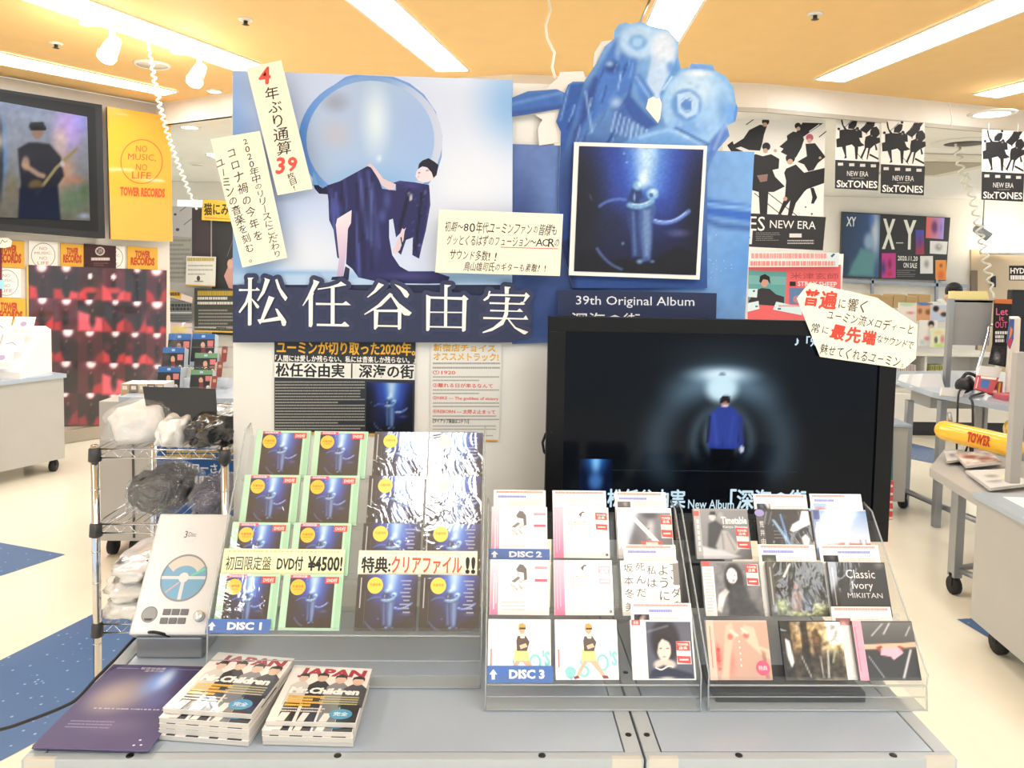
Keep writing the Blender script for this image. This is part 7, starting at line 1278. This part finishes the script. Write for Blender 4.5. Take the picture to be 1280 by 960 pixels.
# headphones
hp = thing('headphones', 'black headphones resting on the grey counter at right', 'headphones', (at(1207, 492, 4.7).x, 4.75, CT)); c = at(1208, 492, 4.72); c.z = CT+.05
m = MB(); m.lathe([(.03, 0), (.048, .006), (.05, .03), (.03, .045), (.001, .045)], c+Vector((-.02, 0, 0)), (-.5, -.8, .1)); m.build('ear_cup', BLACKP, hp); m = MB(); m.lathe([(.03, 0), (.046, .006), (.048, .028), (.001, .04)], c+Vector((.07, .1, -.005)), (.5, -.6, .3)); m.build('ear_cup', BLACKP, hp)
m = MB(); m.tube(smooth([c+Vector((-.02, .02, .04)), c+Vector((.03, .05, .07)), c+Vector((.1, .07, .05)), c+Vector((.14, .06, -.01)), c+Vector((.1, .12, -.01))], 5), .011, 8); m.build('headband', BLACKP, hp)
m = MB(); cq = at(1190, 490, 4.6); m.tube(smooth([c+Vector((-.02, -.03, -.03)), Vector((cq.x+.02, 4.56, CT+.035)), Vector((cq.x-.02, 4.5, CT-.12)), Vector((cq.x-.0, 4.5, CT-.4)), Vector((cq.x+.02, 4.4, .72))], 6), .006, 6); m.build('cable', BLACKCORD, hp)
m = MB(); cq = at(1207, 500, 4.45); m.tube(smooth([c+Vector((.1, -.02, -.04)), Vector((cq.x+.06, 4.5, CT+.01)), Vector((cq.x+.0, 4.38, CT-.02)), Vector((cq.x, 4.36, CT-.3)), Vector((cq.x-.01, 4.38, .66))], 6), .007, 6); m.build('power_cord', BLACKCORD, label='thick black cord dropping over the counter edge past the yellow tube', cat='cord')
# leaning cards and players on the counter
for i, (q, cl, lb) in enumerate((([(1226, 457), (1253, 460), (1249, 472), (1222, 469)], '#d9d8d6', 'grey cover leaning on the counter above the red and blue one'), ([(1222, 469), (1249, 472), (1240, 492), (1219, 486)], '#c3565f', 'red white and blue cover leaning on the counter'), ([(1178, 484), (1207, 488), (1202, 497), (1176, 494)], '#d3d4d4', 'pale grey info plate standing on the counter beside the headphones'), ([(1240, 476), (1254, 477), (1252, 497), (1236, 492)], '#b04a55', 'dark red cover with yellow stripe leaning on the counter'))):
    k = Ink(facing((4.66, 4.58, 4.55, 4.62)[i], 20, 25, sum(a for a, _ in q)/4, max(b for _, b in q)), 1e-4); k.slab(q, .012, cl)
    if i == 1: k.poly([(1227, 474), (1238, 475), (1235, 486), (1225, 484)], '#4a78b8'); k.line([(1223, 472), (1220, 485)], 1.4, '#f0d8d6'); k.poly([(1226, 470), (1246, 472), (1245, 475), (1226, 473)], '#f2efdc')
    if i == 3: k.line([(1250, 479), (1248, 492)], 2.2, '#e5c33f'); k.rect(1240, 480, 1246, 486, '#3b3b46'); k.rect(1238, 488, 1246, 491, '#f0d8d6')
    k.build('cover_display' if i != 2 else 'info_plate', PRINT, label=lb, cat='cover' if i != 2 else 'plate')
for i, (px, py, w) in enumerate(((1258, 496, 9), (1272, 497, 8))):
    m = MB(); c = at(px, py, 4.5); m.box((c.x-.05, 4.45, CT), (c.x+.05, 4.55, CT+.035), .005); m.build('small_box', mat('rose_box', '#c0606a', .5), label='small rose box on the counter, %s' % ('left one', 'right one')[i], cat='box', group='small rose boxes')
for i, (px, py, Y) in enumerate(((1168, 480, 4.95), (1150, 484, 5.15))):
    m = MB(); c = at(px, py, Y); m.prism([(c.x-.1, Y, CT), (c.x+.07, Y, CT), (c.x+.07, Y+.05, CT+.085-.03*i), (c.x-.05, Y+.05, CT+.085-.03*i)], (0, .12, -.02)); m.build('player_stand', mat('pale_plastic', '#cfd0d0', .4), label='sloped pale plastic player stand on the counter, %s' % ('nearer the grey panel post', 'nearer the television')[i], cat='player', group='pale player stands')
# grey partition panel with frame
QY = 5.0; t = thing('partition_screen', 'grey framed partition panel with a yellow board on top at right', 'panel', (at(1210, 430, QY).x, QY, CT)); f = facing(QY)
m = MB(); m.prism([f(1189, 375), f(1241, 376), f(1236, 432), f(1185, 431)], (0, .02, 0)); m.build('board', mat('board_grey', '#9a9b9c', .6), t)
m = MB(); P0, P1 = f(1187, 373), f(1184, 431); m.box((P1.x-.018, QY-.03, CT), (P1.x+.018, QY+.004, P0.z), .004); m.build('post', STEEL, t); m = MB(); m.prism([f(1186, 374), f(1242, 375), f(1242, 378.5), f(1186, 377.5)], (0, .025, 0)); m.build('top_rail', STEEL, t)
k = Ink(facing(QY+.03), 2e-4); k.slab([(1187, 364), (1234, 364), (1237, 376), (1187, 376)], .015, '#f0e3a0'); k.build('yellow_board', PRINT, t)
m = MB(); e = f(1242, 406); m.tube(smooth([e+Vector((.02, -.02, 0)), f(1233, 408)+Vector((0, -.03, 0)), f(1228, 420)+Vector((0, -.05, 0)), f(1200, 486)+Vector((0, -.12, 0))], 6), .011, 8); m.build('brace', CHROME, t)
# black posters at the far right
k = Ink(facing(4.9, px=1250), 1e-4); k.slab([(1243, 375), (1265, 375), (1261, 430), (1257, 459), (1236, 455), (1241, 430)], .006, '#232022'); k.poly([(1243, 374), (1265, 374), (1265, 380), (1243, 379)], '#c9703c'); PK = '#e06a94'
k.text('Let', (1245, 385, 1260, 394), PK, .01); k.text('it', (1249, 395, 1255, 401), PK, .01); k.text('OUT', (1244, 402, 1259, 410), PK, .01); k.lines(1244, 413, 1260, 428, 3, '#f1eeec', .75, .1, 3, 3)
k.field([(1240, 432), (1258, 433), (1255, 456), (1237, 454)], paint([('c', (52, 50, 52)), ('e', 1246, 446, 6, 9, (170, 168, 168), .9, .8), ('e', 1246, 444, 3, 4, (90, 88, 90), .8, 1), ('n', .4, .4)]), 1.3); k.build('hanging_poster', PRINT, label='narrow black poster with pink handwriting and orange top', cat='poster')
k = Ink(facing(5.6, px=1272), 1e-4); k.slab([(1262, 332), (1310, 332), (1310, 351), (1262, 350.5)], .006, '#29282a'); k.text('HYDE', (1263, 335, 1285, 342), '#f1eeec', .03); k.lines(1263, 343, 1300, 349, 1, '#f1eeec', .9, .05, 5, 4); k.build('sign_board', PRINT, label='black sign with white brushed letters at the right edge', cat='sign')
m = MB(); a, b = at(1266, 362, 5.2), at(1300, 396, 5.2); m.box((a.x, 5.2, b.z), (b.x, 5.26, a.z), .01); m.box((a.x+.1, 5.24, CT), (a.x+.14, 5.27, b.z+.05)); m.build('monitor', BLACKP, label='small black monitor at the right edge under the black sign', cat='monitor')
m = MB(); f = facing(4.55); q = f(1266, 398); m.prism([f(1264, 398), f(1276, 398), Vector((f(1272, 490).x, 4.55, CT+.002)), Vector((f(1258, 490).x, 4.55, CT+.002))], (.16, .25, 0)); m.build('divider_screen', mat('cream_board', '#e6ded2', .6), label='cream upright side panel beside the black poster at right', cat='panel')
k = Ink(facing(4.53), 1e-4); k.slab([(1263, 399), (1268, 399), (1267, 424), (1263, 436), (1259, 428)], .01, '#4d5f9c'); k.poly([(1263, 408), (1266, 412), (1264, 420), (1261, 425)], '#d98a3e'); k.poly([(1261, 424), (1265, 424), (1263, 436), (1259, 429)], '#c23a45'); k.build('cover_display', PRINT, label='thin blue and red folded card on the cream side panel', cat='card')
m = MB(); a = at(1274, 440, 3.55); m.box((a.x-.022, 3.53, .64), (a.x+.03, 3.57, a.z), .004); pst = m
# lower display table on the right with magazines, yellow tube and cabinet
z = at(1163, 585, 4.05).z; t = thing('display_table', 'low grey side table with post and magazines at the right edge', 'table', (at(1220, 600, 3.9).x, 3.95, 0)); pst.build('post', GREYMETAL, t)
A, B = at(1162, 584, 4.05), at(1229, 618, 3.47); A.z = B.z = z; d = (B-A); d.z = 0; rr = Vector((.9, .25, 0))
m = MB(); A2 = onz(1180, 562, z); A2.z = z; m.prism([A, B, B+Vector((1.1, .25, 0)), A2+Vector((.9, .1, 0)), A2], (0, 0, -.045)); m.build('top', GREYMETAL, t)
lx = at(1196, 640, 3.78); m = MB(); m.box((lx.x-.022, 3.74, .09), (lx.x+.022, 3.80, z-.045), .004); m.build('leg', STEEL, t); m = MB(); m.box((lx.x+.7, 3.98, .09), (lx.x+.75, 4.03, z-.045), .004); m.build('leg', STEEL, t)
m = MB(); m.tube([(lx.x, 3.77, .13), (lx.x+.14, 3.5, .12)], .016, 8); m.tube([(lx.x, 3.77, .13), (lx.x+.72, 4.0, .13)], .016, 8); m.build('rail', STEEL, t); caster(lx.x, 3.77, t, .045); caster(lx.x+.72, 4.0, t, .045)
def sidemag(q, n, z0, label, ops, grp):
    for i in range(n):
        P = [onz(*p, z0+.016*(i+1)) for p in q]; dj = Vector((random.uniform(-.012, .012), random.uniform(-.015, .015), 0)) if i < n-1 else Vector()
        f = lambda u, v, o=0, P=P, dj=dj: (P[0]*(1-u)+P[1]*u)*(1-v)+(P[3]*(1-u)+P[2]*u)*v+Vector((0, 0, o))+dj
        k = Ink(f, 1e-4); k.slab(Q(0, 0, 1, 1), .0145, '#ece8e4', '#cfcbc5'); k.field(Q(0, 0, 1, 1), paint(ops), .08); k.build('magazine', PRINT, label=label % ('lowest' if i == 0 else 'top' if i == n-1 else 'middle'), cat='magazine', group=grp)
sidemag([(1193, 566), (1236, 564), (1252, 577), (1208, 582)], 3, z, 'red-patterned magazine, %s of the pile under the yellow tube', [('c', (214, 200, 194)), ('n', 4, .3), ('e', .3, .4, .3, .2, (176, 96, 90), .8, .8), ('e', .7, .6, .3, .2, (180, 110, 100), .8, .8), ('e', .5, .2, .4, .1, (226, 214, 206), .8, .8)], 'red-patterned magazines')
sidemag([(1208, 588), (1256, 586), (1290, 604), (1238, 610)], 2, z, 'green-flecked magazine, %s of the pile nearest the post', [('c', (206, 206, 204)), ('e', .4, .4, .25, .15, (130, 136, 120), .8, .8), ('e', .7, .5, .2, .12, (222, 230, 140), .9, .8), ('e', .3, .7, .3, .1, (120, 122, 130), .7, .8)], 'green-flecked magazines')
sidemag([(1180, 564), (1195, 563), (1202, 574), (1184, 576)], 2, z, 'pale magazine, %s of the small pile by the table corner', [('c', (214, 214, 216)), ('e', .5, .5, .3, .3, (150, 160, 180), .8, .8)], 'pale magazines by the table corner')
t = thing('inflatable_tube', 'yellow inflatable tube with red lettering across the right tables', 'inflatable', at(1220, 560, 4.1))
pa, pb_ = at(1181, 538, 4.25), at(1266, 558, 3.95); ax = (pb_-pa).normalized(); R = .056; L = (pb_-pa).length
m = MB(); m.lathe([(.001, -R*.95), (R*.5, -R*.82), (R*.85, -R*.5), (R, 0), (R*1.02, L*.3), (R*1.05, L*.7), (R*1.05, L), (R*.8, L+R*.6), (R*.3, L+R), (.001, L+R)], pa, ax, 28); m.build('tube', mat('yellow_vinyl', '#f6c02a', .25, coat=.8), t)
sd = Vector((0, 0, 1)); fr = ax.cross(sd).normalized(); fr = fr if fr.y < 0 else -fr; upv = fr.cross(ax); upv = upv if upv.z > 0 else -upv
fmap = lambda u, v, o=0: pa+ax*(L*u)+(fr*math.cos(v)+upv*math.sin(v))*(R*1.11+.002+o)
k = Ink(lambda u, v, o=0: fmap(u, -v, o), 1e-4); k.text('TOWER', (.42, -.62, .76, .34), '#c23a28', .05); k.build('lettering', PRINT, t, label='red lettering')
m = MB(); q = at(1268, 528, 4.3)-Vector((0, 0, .04)); m.lathe([(.001, -.05), (.05, -.03), (.06, .05), (.001, .3)], q, (.9, .1, -.1), 20); m.build('inflatable_tube', mat('yellow_vinyl', ''), label='rounded end of a second yellow inflatable behind the right post', cat='inflatable')
m = MB(); m.tube([pa+Vector((.03, 0, R)), Vector((pa.x+.05, 4.3, CT-.05))], .012, 6); m.build('hanger', STEEL, t)
# near grey cabinet, right edge
cz = at(1219, 612, 3.42).z; P0, P1 = onz(1213, 772, .1), onz(1300, 846, .1); f0 = Vector((P0.x, P0.y, 0)); d = Vector((P1.x-P0.x, P1.y-P0.y, 0)).normalized(); bk = Vector((-d.y, d.x, 0)); bk = bk if bk.x > 0 else -bk
t = thing('low_cabinet', 'grey cabinet on casters at the right edge with a blue floor patch at its foot', 'cabinet', f0); Vz = lambda p, z: Vector((p.x, p.y, z))
m = MB(); e1 = f0+d*1.3; m.prism([Vz(f0, .1), Vz(e1, .1), Vz(e1+bk*.6, .1), Vz(f0+bk*.6, .1)], (0, 0, cz-.1)); m.build('body', GREYMETAL, t)
m = MB(); m.prism([Vz(f0-d*.012-bk*.012, cz), Vz(e1, cz), Vz(e1+bk*.6, cz), Vz(f0-d*.012+bk*.6, cz)], (0, 0, .025)); m.build('top', TABLETOP, t)
for q in (f0+d*.12+bk*.06, f0+d*.12+bk*.5, e1-d*.1+bk*.06): caster(q.x, q.y, t, .048)
k = Ink(lambda u, v, o=0: Vz(f0+d*(.05+.25*u)+bk*(.08+.2*v), cz+.026+o), 1e-4); k.slab(Q(0, 0, 1, 1), .0008, '#f3f1ec'); k.ell(.3, .5, .08, .1, '#3b3a39', 10); k.build('paper_sheet', PRINT, label='white paper lying on the grey cabinet at the right edge', cat='paper')
# skirting of the far fittings on the right
mb = MB(); a, b = at(1133, 520, 7.6), at(1300, 520, 7.6); mb.box((a.x-.2, 7.6, .14), (b.x+.3, 7.7, .42)); wl = mb.build('trim_5', mat('pale_front', '#e6e4de', .6), kind='structure'); mb = MB(); mb.box((a.x-.2, 7.61, 0), (b.x+.3, 7.69, .14)); mb.build('baseboard_right', BLACKP, kind='structure')
